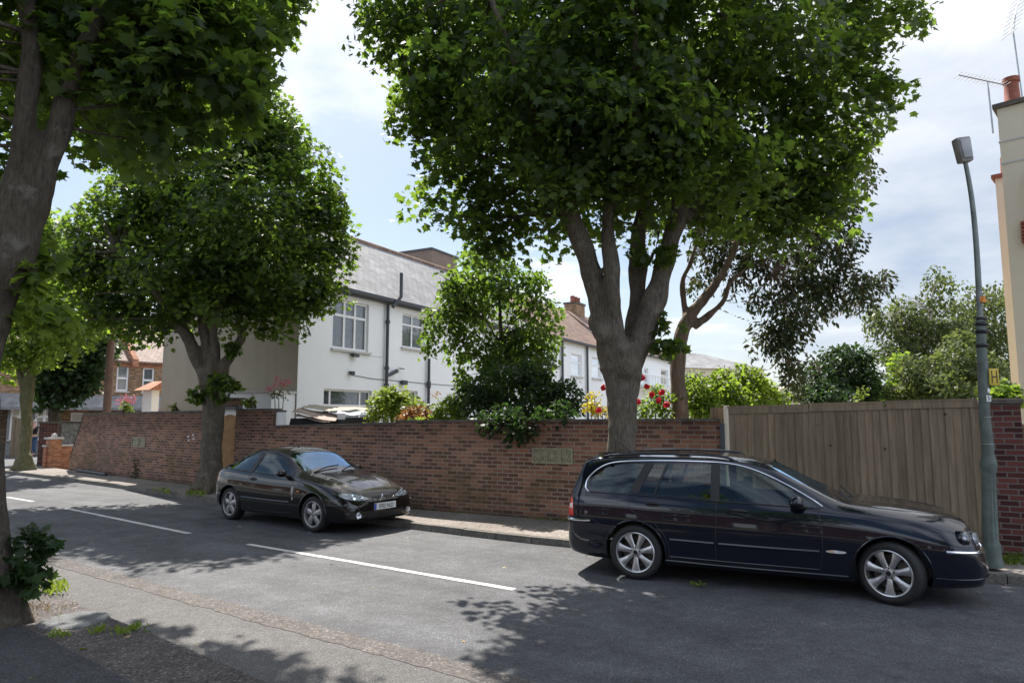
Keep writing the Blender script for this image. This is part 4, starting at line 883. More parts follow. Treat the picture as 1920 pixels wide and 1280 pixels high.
# ---------------------------------------------------------------- the two parked cars
def squeeze(T, rear, front, wb):
    x0, x1 = T['x'][0], T['x'][-1]
    def f(x):
        if x < -.45: return -.45+(x+.45)*(rear+.45)/(x0+.45)
        c = wb+.45
        if x > c: return c+(x-c)*(front-c)/(x1-c)
        return x
    return f, {k: ([f(x) for x in v] if k == 'x' else [(f(a), b) for a, b in v]) for k, v in T.items()}
def place(rear_px, front_px, hw):
    a, b = G(*rear_px), G(*front_px); d = (b-a).normalized(); return a+Vector((-d.y, d.x, 0))*(hw-.115), math.atan2(d.y, d.x)
def feat_e(x, y, z, g):
    if x > 2.35 and z > g['zbelt']+.01:
        k = min((x-2.35)/.4, 1)*max(0, min(1, (3.60-x)/.15)); return k*(.016*math.exp(-((y-.52)/.05)**2)+.013*math.exp(-((y-.24)/.06)**2)-.006*math.exp(-((y-.38)/.05)**2))
    return 0
loc, rz = place((1196, 1083), (1668, 1130), .895)
TE = dict(x=[-1.02, -1.0, -.95, -.86, -.7, -.4, 0, .7, 1.4, 2.0, 2.35, 2.8, 3.2, 3.42, 3.55, 3.63, 3.68, 3.71],
    zt=[(-1.02, .64), (-1.0, .69), (-.965, .90), (-.94, 1.03), (-.86, 1.20), (-.74, 1.40), (-.62, 1.435), (-.3, 1.465), (.2, 1.48), (.8, 1.482), (1.25, 1.45), (1.50, 1.395), (1.9, 1.205), (2.3, 1.015), (2.42, .99), (2.8, .955), (3.2, .905), (3.42, .86), (3.52, .81), (3.565, .70), (3.64, .60), (3.68, .54), (3.71, .46)],
    ze=[(-1.02, .615), (-1.0, .665), (-.965, .87), (-.94, 1.0), (-.86, 1.16), (-.74, 1.335), (-.62, 1.375), (-.3, 1.405), (.2, 1.42), (.8, 1.418), (1.25, 1.375), (1.50, 1.315), (1.9, 1.135), (2.3, .975), (2.42, .96), (2.8, .925), (3.2, .87), (3.42, .82), (3.52, .77), (3.565, .67), (3.64, .58), (3.68, .515), (3.71, .44)],
    zb=[(-1.02, .34), (-1.0, .30), (-.9, .25), (-.4, .20), (0, .19), (2.7, .18), (3.3, .20), (3.6, .22), (3.71, .30)],
    zbelt=[(-1.02, .57), (-1.0, .62), (-.965, .80), (-.94, .90), (-.86, .985), (-.5, .99), (.3, .965), (1.4, .93), (2.0, .91), (2.42, .885), (2.8, .855), (3.2, .80), (3.42, .74), (3.52, .69), (3.565, .62), (3.64, .55), (3.68, .49), (3.71, .42)],
    wm=[(-1.02, .60), (-1.0, .70), (-.95, .79), (-.86, .845), (-.7, .875), (0, .893), (1.4, .890), (2.7, .893), (3.0, .888), (3.2, .872), (3.42, .82), (3.55, .75), (3.63, .66), (3.68, .56), (3.71, .42)],
    wbelt=[(-1.02, .57), (-1.0, .67), (-.95, .745), (-.86, .79), (-.7, .815), (0, .835), (1.4, .835), (2.4, .835), (2.8, .825), (3.2, .775), (3.42, .715), (3.55, .67), (3.63, .60), (3.68, .50), (3.71, .38)],
    wr=[(-1.02, .50), (-1.0, .58), (-.95, .64), (-.86, .655), (-.62, .640), (0, .655), (.8, .655), (1.4, .635), (1.9, .665), (2.35, .70), (2.8, .68), (3.2, .62), (3.42, .57), (3.55, .52), (3.63, .46), (3.68, .38), (3.71, .28)])
fE, TE = squeeze(TE, -.93, 3.62, 2.71)
XE = dict(loc=loc, rz=rz, T=TE, feat=feat_e, wb=2.71, hw=.893, r=.318, tw=.225, rim=.234, arch=.362, spokes=7, style='petal', rimmat='alloy', steer=R(-21), paint='paint_navy', cab=(-.80, 2.28, 1.2, -.5), dash=2.05,
    seats=[(1.35, -.37, 0), (1.35, .37, 0), (.42, 0, 1)],
    side=[dict(poly=[(.985, .985), (.985, 1.375), (1.18, 1.355), (1.42, 1.285), (1.66, 1.175), (1.90, 1.045), (2.02, .965), (1.98, .945)]),
          dict(poly=[(.245, 1.005), (.395, 1.37), (.90, 1.378), (.90, .99)]), dict(poly=[(.04, 1.012), (.20, 1.365), (.355, 1.368), (.215, 1.008)]),
          dict(poly=[(-.06, 1.03), (.11, 1.33), (.06, 1.365), (-.25, 1.345), (-.42, 1.29), (-.56, 1.18), (-.60, 1.075), (-.53, 1.03), (-.3, 1.025)], round=1)],
    front=[(-.60, 1.04), (-.30, 1.075), (0, 1.085), (.30, 1.075), (.60, 1.04), (.56, 1.30), (.50, 1.345), (.3, 1.375), (0, 1.385), (-.3, 1.375), (-.50, 1.345), (-.56, 1.30)],
    rear=[(-.52, 1.06), (.52, 1.06), (.50, 1.31), (-.50, 1.31)])
root, bd, lf = build_car('glossy dark navy estate car with chrome window trim and seven spoke wheels', 'estate_car', XE)
# bright line round the side glass
for ax in ('R', 'L'):
    bd.line([(-.60, 1.005), (-.645, 1.06), (-.62, 1.16), (-.50, 1.28), (-.30, 1.362), (.1, 1.392), (.6, 1.40), (1.0, 1.392), (1.25, 1.355), (1.5, 1.27), (1.75, 1.15), (1.98, 1.02), (2.08, .955)], ax, .0085, 'chrome_trim', 'chrome', root, off=.004)
    bd.line([(-.58, 1.000), (.3, .982), (1.2, .955), (2.06, .935)], ax, .007, 'window_seal', 'trim_black', root, off=.003)
    for x_, zt_ in ((.94, 1.38),): bd.patch([(x_-.05, .97), (x_+.05, .965), (x_+.05, 1.383), (x_-.05, 1.385)], ax, 'door_pillar', 'trim_black', root, off=.004, thick=.006)
    bd.patch([(-.075, 1.02), (.035, 1.012), (.205, 1.372), (.10, 1.372)], ax, 'door_pillar', 'trim_black', root, off=.003, thick=.006)
    bd.patch([(.222, 1.006), (.238, 1.005), (.388, 1.372), (.368, 1.371)], ax, 'window_bar', 'trim_black', root, off=.003, thick=.006)
    seam = lambda pts: bd.line(pts, ax, .0035, 'door_seam', 'trim_black', root, off=-.0008, n=5)
    seam([(.955, .96), (.95, .7), (.94, .45), (.935, .27)]); seam([(2.03, .92), (2.06, .75), (2.06, .5), (2.03, .29)])
    seam([(-.06, 1.0), (-.08, .9), (-.02, .80), (.16, .74), (.33, .58), (.40, .42), (.41, .28)])
    seam([(.41, .285), (.94, .275), (1.5, .275), (2.03, .29)])
    seam([(2.2, .89), (2.5, .87), (2.85, .835), (3.15, .785), (3.35, .735)])
    bd.line([(.42, .305), (1.2, .298), (2.02, .30)], ax, .008, 'sill_strip', 'paint_navy', root, off=.006)
    bd.line([(.36, .255), (1.2, .245), (2.30, .25)], ax, .012, 'sill_trim', 'paint_navy', root, off=.004)
    bd.line([(.42, .50), (.62, .497), (.925, .492)], ax, .017, 'rubbing_strip', 'paint_navy', root, off=.003); bd.line([(.975, .491), (1.5, .488), (2.03, .49)], ax, .017, 'rubbing_strip', 'paint_navy', root, off=.003)
    handle_z = .87
    bd.patch(catmull([(2.09, .50), (2.15, .515), (2.25, .512), (2.29, .50), (2.25, .487), (2.15, .486)], 4, True), ax, 'side_repeater', 'lamp_inner', root, off=.006, thick=.012)
    bd.patch([(2.12, .494), (2.17, .494), (2.17, .507), (2.12, .507)], ax, 'repeater_lens', 'amber', root, off=.008)
    tl = bd.patch([(-.908, .70), (-.79, .70), (-.80, .86), (-.855, .995), (-.895, .96)], ax, 'tail_light', 'tail_red', root, off=.006, thick=.02, step=.03)
    bd.patch([(-.905, .795), (-.798, .795), (-.803, .85), (-.90, .85)], ax, 'reversing_lens', 'tail_white', tl, off=.009)
for sd in (-1, 1):
    bd.patch([(sd*.56, .72), (sd*.74, .72), (sd*.70, .92), (sd*.60, .92)], 'B', 'tail_light', 'tail_red', root, off=.006, thick=.02, step=.04)
    # chrome bumper blades
    bd.line([(sd*.45, .575), (sd*.60, .575), (sd*.72, .577)], 'F', .015, 'bumper_blade', 'chrome', root, off=.006)
for ax in ('R', 'L'):
    bd.line([(3.20, .575), (3.32, .572), (3.45, .568), (3.56, .566), (3.635, .565)], ax, .0165, 'bumper_blade', 'chrome', root, off=.006)
    bd.line([(-.995, .655), (-.93, .66), (-.8, .66), (-.66, .662), (-.56, .668)], ax, .017, 'bumper_blade', 'chrome', root, off=.006)
    bd.line([(2.98, .63), (3.2, .635), (3.42, .62), (3.56, .60)], ax, .0035, 'bumper_seam', 'trim_black', root, off=-.0008)
    bd.line([(-.36, .60), (-.45, .63), (-.6, .70), (-.80, .705), (-.9, .69)], ax, .0035, 'bumper_seam', 'trim_black', root, off=-.0008)
    bd.line([(3.10, .31), (3.3, .305), (3.5, .31), (3.6, .33)], ax, .007, 'spoiler_lip', 'paint_navy', root, off=.005)
handle(root, bd, .22, .895); handle(root, bd, 1.20, .865)
for wx in (0, 2.71): arch_lip(root, bd, wx, .372, .322, 'paint_navy', .010)
mirror_part(root, 1.84, 1.0, .87, 'paint_navy', 1.05)
for sd in (-1, 1):    # roof rails
    q = [(x, sd*y, z) for x, y, z in [(-.52, .60, 1.385), (-.44, .605, 1.43), (-.2, .61, 1.462), (.3, .615, 1.48), (.8, .61, 1.477), (1.05, .60, 1.452), (1.18, .595, 1.40)]]
    MB().tube(catmull(q, 6), .015, 8).build('roof_rail', 'paint_navy', root, smooth=True)
    # twin round lamps
    for (yy, xx, zz, rr) in ((.66, 3.385, .70, .074), (.50, 3.475, .69, .064)):
        p, n = next(h for h in (bd.hit(xx, zz-.01*k_, 'R' if sd < 0 else 'L') for k_ in range(20)) if h[0] is not None); ax_ = Vector((1, sd*.85, .16)).normalized(); Q = ax_.to_track_quat('Z', 'Y').to_matrix().to_4x4(); Mx = Matrix.Translation(p+ax_*.0) @ Q; MB().lathe([(rr*1.0, .020), (rr*1.10, .012), (rr*1.16, -.02), (rr*1.22, -.10)], 28, Mx).build('lamp_shroud', 'paint_navy', root, smooth=True)
        h_ = MB(); h_.lathe([(0, -.05), (rr*.5, -.03), (rr*.86, .012), (rr, .020), (rr*1.04, .012), (rr*1.05, -.06)], 28, Mx); ho = h_.build('headlight', 'lamp_inner', root, smooth=True)
        bl = MB(); bl.sphere(Mx @ Vector((0, 0, -.01)), rr*.3, 12, 8); bl.build('bulb', 'lamp_inner', ho, smooth=True)
        l_ = MB(); l_.lathe([(0, .040), (rr*.5, .036), (rr*.85, .026), (rr, .016)], 28, Mx); l_.build('lens', 'lens_glass', ho, smooth=True)
gr = catmull([(-.30, .50), (-.33, .60), (-.27, .685), (0, .70), (.27, .685), (.33, .60), (.30, .50), (0, .485)], 4, True)
go_ = bd.patch(gr, 'F', 'grille', 'trim_black', root, off=.006, thick=.01); bd.line([(-.30, .50), (-.33, .60), (-.27, .685), (0, .70), (.27, .685), (.33, .60), (.30, .50), (0, .485)], 'F', .009, 'grille_surround', 'chrome', root, off=.008, closed=True)
bd.patch([(-.45, .27), (.45, .27), (.42, .38), (-.42, .38)], 'F', 'lower_grille', 'trim_black', root, off=.005, thick=.01)
for sd in (-1, 1):
    bd.line([(2.22, sd*.66), (2.7, sd*.62), (3.2, sd*.52), (3.48, sd*.42)], 'T', .003, 'bonnet_seam', 'trim_black', root, off=-.0006)
p, n = bd.hit(-.28, 0, 'T'); MB().tube([p, p+Vector((-.06, 0, .05)), p+Vector((-.24, 0, .19))], [.012, .005, .003], 6).build('aerial', 'trim_black', root, smooth=True)
w_ = MB(); w_.tube([(2.36, -.60, 1.00), (2.28, -.35, 1.055), (2.25, -.0, 1.095)], .011, 6); w_.tube([(2.40, .02, .99), (2.31, .25, 1.06), (2.27, .55, 1.075)], .011, 6); w_.build('wiper', 'trim_black', root, smooth=True)
sp_ = bd.patch([(-.74, -.56), (-.60, -.60), (-.60, .60), (-.74, .56)], 'T', 'roof_spoiler', 'paint_navy', root, off=.022, thick=.02)
# seven year old permit, tax disc omitted: nothing legible
# small black hatchback
def feat_h(x, y, z, g):
    if x > 2.1 and z > g['zbelt']+.01:
        k = min((x-2.1)/.4, 1)*max(0, min(1, (3.15-x)/.2)); return k*(.014*math.exp(-((y-.45)/.07)**2)-.004*math.exp(-(y/.2)**2))
    return 0
loc, rz = place((437, 973), (597, 997), .85)
TH = dict(x=[-.65, -.63, -.60, -.53, -.4, 0, .7, 1.4, 2.0, 2.5, 2.9, 3.1, 3.2, 3.27, 3.32, 3.345],
    zt=[(-.65, .58), (-.64, .66), (-.61, .86), (-.575, .955), (-.50, .99), (-.39, 1.03), (-.15, 1.145), (.15, 1.27), (.42, 1.345), (.75, 1.37), (1.05, 1.36), (1.32, 1.31), (1.65, 1.15), (2.0, .985), (2.12, .945), (2.5, .89), (2.85, .815), (3.05, .75), (3.16, .705), (3.22, .655), (3.27, .575), (3.32, .52), (3.345, .44)],
    ze=[(-.65, .555), (-.64, .635), (-.61, .83), (-.575, .925), (-.50, .96), (-.39, .99), (-.15, 1.085), (.15, 1.20), (.42, 1.275), (.75, 1.30), (1.05, 1.285), (1.32, 1.235), (1.65, 1.085), (2.0, .94), (2.12, .91), (2.5, .855), (2.85, .78), (3.05, .715), (3.16, .67), (3.22, .625), (3.27, .55), (3.32, .50), (3.345, .42)],
    zb=[(-.65, .36), (-.62, .30), (-.5, .24), (0, .19), (2.5, .17), (3.0, .18), (3.28, .20), (3.32, .24), (3.345, .30)],
    zbelt=[(-.65, .53), (-.64, .60), (-.61, .77), (-.575, .86), (-.50, .905), (-.39, .925), (0, .925), (.7, .89), (1.4, .86), (2.0, .855), (2.12, .845), (2.5, .79), (2.85, .705), (3.05, .645), (3.16, .60), (3.22, .565), (3.27, .515), (3.32, .47), (3.345, .40)],
    wm=[(-.65, .55), (-.63, .66), (-.60, .73), (-.53, .79), (-.4, .825), (0, .848), (1.4, .845), (2.5, .848), (2.8, .842), (3.0, .825), (3.12, .80), (3.2, .765), (3.27, .70), (3.32, .60), (3.345, .46)],
    wbelt=[(-.65, .51), (-.63, .61), (-.60, .67), (-.53, .72), (-.4, .755), (0, .785), (1.4, .79), (2.1, .79), (2.5, .775), (2.8, .755), (3.0, .73), (3.12, .705), (3.2, .675), (3.27, .62), (3.32, .53), (3.345, .40)],
    wr=[(-.65, .44), (-.63, .53), (-.60, .56), (-.53, .57), (-.4, .575), (0, .575), (.7, .585), (1.3, .575), (1.65, .61), (2.05, .665), (2.5, .64), (2.8, .61), (3.0, .58), (3.12, .55), (3.2, .52), (3.27, .48), (3.32, .40), (3.345, .28)])
XH = dict(loc=loc, rz=rz, T=TH, feat=feat_h, wb=2.468, hw=.848, r=.300, tw=.20, rim=.214, arch=.345, spokes=5, style='fat', rimmat='alloy_worn', steer=R(3), paint='paint_black', cab=(-.5, 2.0, 1.0, .35), dash=1.75,
    seats=[(1.05, -.35, 0), (1.05, .35, 0), (.25, 0, 1)],
    side=[dict(poly=[(.66, .925), (.79, 1.245), (1.04, 1.255), (1.24, 1.215), (1.50, 1.09), (1.72, .965), (1.76, .905)]),
          dict(poly=[(.545, .945), (.66, 1.235), (.42, 1.225), (.16, 1.145), (-.12, 1.03), (-.29, .965), (-.25, .948), (.1, .955)])],
    front=[(-.60, .985), (-.30, 1.02), (0, 1.03), (.30, 1.02), (.60, .985), (.53, 1.225), (.46, 1.26), (.25, 1.285), (0, 1.293), (-.25, 1.285), (-.46, 1.26), (-.53, 1.225)],
    rear=[(-.50, 1.04), (.50, 1.04), (.48, 1.27), (-.48, 1.27)])
root, bd, lf = build_car('small dusty black three door hatchback with oval headlights and dented door edge', 'hatchback_car', XH)
for ax in ('R', 'L'):
    bd.line([(-.33, .955), (-.12, 1.055), (.16, 1.168), (.42, 1.247), (.72, 1.272), (1.04, 1.272), (1.26, 1.23), (1.52, 1.105), (1.76, .975), (1.83, .90)], ax, .008, 'window_seal', 'trim_black', root, off=.002)
    bd.line([(-.33, .945), (.1, .94), (.7, .912), (1.3, .893), (1.81, .885)], ax, .008, 'window_seal', 'trim_black', root, off=.003)
    bd.patch([(.555, .93), (.65, .925), (.78, 1.26), (.67, 1.255)], ax, 'door_pillar', 'trim_black', root, off=.003, thick=.006)
    seam = lambda pts: bd.line(pts, ax, .0035, 'door_seam', 'trim_black', root, off=-.0008, n=5)
    seam([(.60, .91), (.57, .8), (.60, .6), (.62, .42), (.64, .26)]); seam([(1.83, .88), (1.90, .75), (1.90, .5), (1.86, .27)]); seam([(.64, .26), (1.2, .255), (1.86, .27)])
    seam([(2.05, .845), (2.4, .80), (2.75, .72), (2.98, .645)])
    bd.line([(.40, .46), (.9, .455), (1.4, .455), (1.84, .46)], ax, .016, 'rubbing_strip', 'paint_black', root, off=.003)
    bd.line([(-.3, .46), (-.45, .47), (-.6, .47)], ax, .016, 'rubbing_strip', 'paint_black', root, off=.003)
    bd.line([(2.80, .58), (2.95, .585), (3.1, .575)], ax, .0035, 'bumper_seam', 'trim_black', root, off=-.0008)
    bd.line([(2.84, .48), (3.0, .475), (3.15, .47), (3.24, .468)], ax, .016, 'bumper_strip', 'trim_black', root, off=.004)
    bd.patch(catmull([(2.03, .66), (2.07, .672), (2.11, .66), (2.07, .648)], 4, True), ax, 'side_repeater', 'amber', root, off=.006, thick=.01)
    tl = bd.patch([(-.63, .70), (-.50, .72), (-.47, .82), (-.53, .88), (-.60, .86)], ax, 'tail_light', 'tail_red', root, off=.005, thick=.015, step=.03)
bd.patch(catmull([(1.875, .70), (1.90, .74), (1.93, .72), (1.935, .64), (1.92, .58), (1.89, .60)], 3, True), 'R', 'scrape_mark', 'alloy_worn', root, off=.0015)
bd.patch(catmull([(1.90, .55), (1.93, .56), (1.95, .52), (1.92, .50)], 3, True), 'R', 'scrape_mark', 'alloy_worn', root, off=.0015)
handle(root, bd, .73, .80)
for wx in (0, 2.468): arch_lip(root, bd, wx, .352, .305, 'paint_black', .010)
mirror_part(root, 1.66, .945, .80, 'paint_black', .95)
for sd in (-1, 1):
    HLP = [(sd*.30, .560), (sd*.42, .545), (sd*.56, .548), (sd*.68, .570), (sd*.745, .610), (sd*.735, .655), (sd*.66, .672), (sd*.52, .655), (sd*.38, .605)]; hl = catmull(HLP, 4, True)
    ho = bd.patch(hl, 'F', 'headlight', 'lamp_inner', root, off=.002, thick=.01, step=.03)
    bd.patch(hl, 'F', 'lens', 'lens_glass', ho, off=.012, step=.03)
    bd.line(HLP, 'F', .004, 'lamp_seal', 'trim_black', ho, off=.006, closed=True)
    for yy, zz, rr in ((.60, .612, .042), (.46, .582, .034)):
        p, n = bd.hit(sd*yy, zz, 'F'); b_ = MB(); b_.lathe([(0, -.01), (rr*.5, -.004), (rr, .006), (rr*1.05, 0)], 20, Matrix.Translation(p+n*.004) @ n.to_track_quat('Z', 'Y').to_matrix().to_4x4()); b_.build('reflector', 'chrome', ho, smooth=True)
    p, n = bd.hit(sd*.57, .315, 'F'); Mx = Matrix.Translation(p) @ Vector((1, n.y*.5, 0)).to_track_quat('Z', 'Y').to_matrix().to_4x4()
    f_ = MB(); f_.lathe([(0, .0), (.035, .006), (.048, .016), (.054, .014), (.056, -.02)], 24, Mx); fo = f_.build('fog_lamp', 'chrome', root, smooth=True)
    MB().lathe([(0, .022), (.03, .02), (.048, .017)], 24, Mx).build('lens', 'lens_glass', fo, smooth=True)
    ns = [(sd*.065, .60), (sd*.15, .598), (sd*.265, .590), (sd*.25, .565), (sd*.16, .538), (sd*.065, .530)]
    bd.patch(catmull(ns, 3, True), 'F', 'grille', 'trim_black', root, off=.004, thick=.01, step=.03)
    bd.line([(sd*.07, .526), (sd*.16, .532), (sd*.26, .560), (sd*.285, .59)], 'F', .007, 'grille_trim', 'chrome', root, off=.006)
    for zz in (.575, .553): bd.line([(sd*.08, zz), (sd*.23, zz+.006)], 'F', .004, 'grille_bar', 'pipe_dark', root, off=.006)
    bd.line([(2.08, sd*.64), (2.5, sd*.58), (2.9, sd*.46), (3.12, sd*.33)], 'T', .003, 'bonnet_seam', 'trim_black', root, off=-.0006)
# diamond emblem between the grille halves: open lozenge
p, n = bd.hit(0, .575, 'F'); e_ = MB(); X_ = p.x+.012; o_ = [(0, .052), (.034, 0), (0, -.052), (-.034, 0)]; i_ = [(0, .026), (.015, 0), (0, -.026), (-.015, 0)]
V = [(X_, y, .575+z) for y, z in o_]+[(X_+.004, y, .575+z) for y, z in i_]+[(X_-.012, y, .575+z) for y, z in o_]+[(X_-.012, y, .575+z) for y, z in i_]
e_.add(V, [(i, (i+1) % 4, 4+(i+1) % 4, 4+i) for i in range(4)]+[(i, 8+i, 8+(i+1) % 4, (i+1) % 4) for i in range(4)]+[(4+i, 4+(i+1) % 4, 12+(i+1) % 4, 12+i) for i in range(4)])
e_.build('emblem', 'chrome', root)
# number plate
p, n = bd.hit(0, .43, 'F'); px_ = max(bd.hit(yy, zz, 'F')[0].x for yy in (-.2, 0, .2) for zz in (.39, .43, .47))+.008
plate = MB().box((px_, .0, .432), (.008, .50, .108)).build('number_plate', 'plate_white', root)
MB().box((px_+.005, -.228, .432), (.003, .044, .104)).build('country_band', 'plate_blue', plate)
MB().box((px_-.004, .0, .432), (.006, .512, .120)).build('plate_surround', 'trim_black', plate)
tm = text_mesh('EF02 NLD', .098, .001); tm.transform(Matrix.Translation((px_+.006, .022, .430)) @ Matrix.Rotation(R(90), 4, 'Z') @ Matrix.Rotation(R(90), 4, 'X') @ Matrix.Scale(.80, 4, (1, 0, 0)))
link('plate_lettering', tm, 'trim_black', plate, fixn=False)
w_ = MB(); w_.tube([(2.06, -.50, .955), (1.96, -.15, 1.03), (1.93, .15, 1.05)], .011, 6); w_.tube([(2.10, .1, .955), (2.0, .35, 1.02), (1.97, .52, 1.03)], .011, 6); w_.build('wiper', 'trim_black', root, smooth=True)
p, n = bd.hit(.95, 0, 'T'); MB().tube([p, p+Vector((-.02, 0, .02)), p+Vector((-.07, 0, .05))], [.018, .012, .006], 8).build('aerial', 'trim_black', root, smooth=True)
bd.patch([(3.0, -.18), (3.0, .18)] and [(-.40, .24), (.40, .24), (.42, .35), (-.42, .35)], 'F', 'lower_grille', 'trim_black', root, off=.004, thick=.01)
MB().box((-.60, 0, .985), (.10, 1.02, .025)).build('rear_spoiler', 'paint_black', root, bevel=.01)
# ---------------------------------------------------------------- walls, fence, gate
def polywall(name, label, pts, tops, th, m, z0=0.0, cat='wall', coping=None, ch=.055, cp=.015):
    """pts: plan points (front face), tops: top height per point (list), extruded back by th"""
    base = Vector((pts[0].x, pts[0].y, 0)); d = (pts[-1]-pts[0]); rz_ = math.atan2(d.y, d.x); root_ = thing(name, label, cat, base, rz_)
    L = [local(root_, p) for p in pts]; n = len(L); nb = []
    for i in range(n):
        t_ = (L[min(i+1, n-1)]-L[max(i-1, 0)]); t_.z = 0; t_.normalize(); nb.append(Vector((-t_.y, t_.x, 0)))
    mb = MB(); cpn = MB()
    for i in range(n-1):
        a, b_ = L[i], L[i+1]; A, B_ = a+nb[i]*th, b_+nb[i+1]*th; za, zb_ = tops[i] if not isinstance(tops[i], tuple) else tops[i][1], tops[i+1] if not isinstance(tops[i+1], tuple) else tops[i+1][0]
        k = len(mb.v); mb.v += [(a.x, a.y, z0), (b_.x, b_.y, z0), (B_.x, B_.y, z0), (A.x, A.y, z0), (a.x, a.y, za), (b_.x, b_.y, zb_), (B_.x, B_.y, zb_), (A.x, A.y, za)]
        mb.f += [tuple(k+q for q in f) for f in ((0, 1, 5, 4), (2, 3, 7, 6), (4, 5, 6, 7))]
        if i == 0: mb.f.append((k, k+4, k+7, k+3))
        if i == n-2: mb.f.append((k+1, k+2, k+6, k+5))
        if isinstance(tops[i], tuple) and i: mb.add([(a.x, a.y, min(tops[i])), (A.x, A.y, min(tops[i])), (A.x, A.y, max(tops[i])), (a.x, a.y, max(tops[i]))], [(0, 1, 2, 3)])
        if coping:
            e = nb[i]*-cp; f_ = nb[i+1]*-cp; k = len(cpn.v); A2, B2 = A+nb[i]*cp, B_+nb[i+1]*cp; a2, b2 = a+e, b_+f_; g1, g2 = .001, .001
            cpn.v += [(a2.x, a2.y, za+g1), (b2.x, b2.y, zb_+g1), (B2.x, B2.y, zb_+g1), (A2.x, A2.y, za+g1), (a2.x, a2.y, za+ch), (b2.x, b2.y, zb_+ch), (B2.x, B2.y, zb_+ch), (A2.x, A2.y, za+ch)]
            cpn.f += [tuple(k+q for q in f) for f in ((0, 1, 5, 4), (2, 3, 7, 6), (4, 5, 6, 7), (0, 3, 2, 1), (0, 4, 7, 3), (1, 2, 6, 5))]
    w_ = mb.build('brickwork', m, root_)
    if coping: cpn.build('coping', coping, root_)
    return root_
def wseg(px0, px1, n):
    return [wallat(px0+(px1-px0)*i/(n-1))[0] for i in range(n)]
# left high wall with raked end
pts = wseg(136, 409, 14); tops = [.55, 1.2]+[2.05]*12
z_l = zat(155, 774); z_r = zat(375, 769)
tops = [.45, 2.02]+[z_l+(z_r-z_l)*i/11-.05 for i in range(12)]
wl = polywall('brick_wall', 'high red brick garden wall left of the wooden gate, square vent block in its face', pts, tops, .23, 'brick_red', coping='coping_stone')
pts = wseg(442, 1351, 34); tops = []
pxs = [442+(1351-442)*i/33 for i in range(34)]
def topc(px):
    if px < 512: return 2.10
    if px < 742: return zat(px, 797+(px-512)*(791-797)/230.)-.05
    return zat(px, 787+(px-742)*(-3.0)/600.)-.05
# explicit stepping points
pl = sorted(pxs+[512, 742]); pts = [wallat(p)[0] for p in pl]; tops = []
for p in pl:
    if p == 512: tops.append((2.10, topc(513)))
    elif p == 742: tops.append((topc(741), topc(743)))
    else: tops.append(topc(p))
wr_ = polywall('brick_wall', 'long red brick garden wall behind the parked cars, stepped top and pierced blocks', pts, tops, .23, 'brick_red', coping='coping_stone', ch=.05)
p0, a0 = wallat(476); q1, q2 = local(wr_, wallat(510)[0]), local(wr_, wallat(496)[0])
# plants growing at wall foot and pierced blocks
def wall_block(root_, px0, px1, pyt, pyb, n):
    for i in range(n):
        a = wallat(px0+(px1-px0)*i/n)[0]; b_ = wallat(px0+(px1-px0)*(i+1)/n)[0]; zt_, zb_ = zat((px0+px1)/2, pyt), zat((px0+px1)/2, pyb)
        A, B_ = local(root_, a), local(root_, b_); w = (B_-A).length; ang = math.atan2(B_.y-A.y, B_.x-A.x); c = (A+B_)/2; h = zt_-zb_
        M_ = Matrix.Translation((c.x, c.y, (zt_+zb_)/2)) @ Matrix.Rotation(ang, 4, 'Z') @ Matrix.Translation((0, -.012, 0))
        m = MB()
        def bx(cx, cz, dx, dz, rot=0, dy=.03, oy=0):
            Q = M_ @ Matrix.Translation((cx, oy, cz)) @ Matrix.Rotation(rot, 4, 'Y'); k = len(m.v)
            m.v += [tuple(Q @ Vector((sx*dx/2, sy*dy/2, sz*dz/2))) for sx in (-1, 1) for sy in (-1, 1) for sz in (-1, 1)]; m.f += [tuple(k+t_ for t_ in f) for f in [(0, 1, 3, 2), (4, 6, 7, 5), (0, 4, 5, 1), (2, 3, 7, 6), (0, 2, 6, 4), (1, 5, 7, 3)]]
        bw = .035
        bx(0, h/2-bw/2, w-.006, bw); bx(0, -h/2+bw/2, w-.006, bw); bx(-w/2+bw/2+.003, 0, bw, h-2*bw, 0, .029); bx(w/2-bw/2-.003, 0, bw, h-2*bw, 0, .029)
        for k in range(8): 
            an = math.pi*k/4; r_ = min(w, h)*.30; bx(math.cos(an)*r_*.85, math.sin(an)*r_*.85, r_*.95, .026, -an, .024+.0007*k)
        bx(0, 0, .07, .07, R(45), .028)
        o = m.build('vent_block', 'stone_block', root_, bevel=0); m2 = MB(); Q = M_
        k = 0; m2.v = [tuple(Q @ Vector((sx*(w/2-.01), .007, sz*(h/2-.01)))) for sx, sz in ((-1, -1), (1, -1), (1, 1), (-1, 1))]; m2.f = [(0, 1, 2, 3)]; m2.build('recess', 'stone_block', o)
simple('soot', (.12, .11, .08), .95)
wall_block(wl, 251, 276, 820, 838, 1); wall_block(wr_, 998, 1074, 839, 869, 3)
# white specks and chips on the left wall
sp = MB()
for (x_, y_) in ((355, 818), (364, 815), (365, 822), (356, 825)):
    a = local(wl, wallat(x_)[0]); sp.box((a.x, a.y-.004, zat(x_, y_)), (.07, .008, .05))
sp.build('mortar_patch', 'curtain', wl)
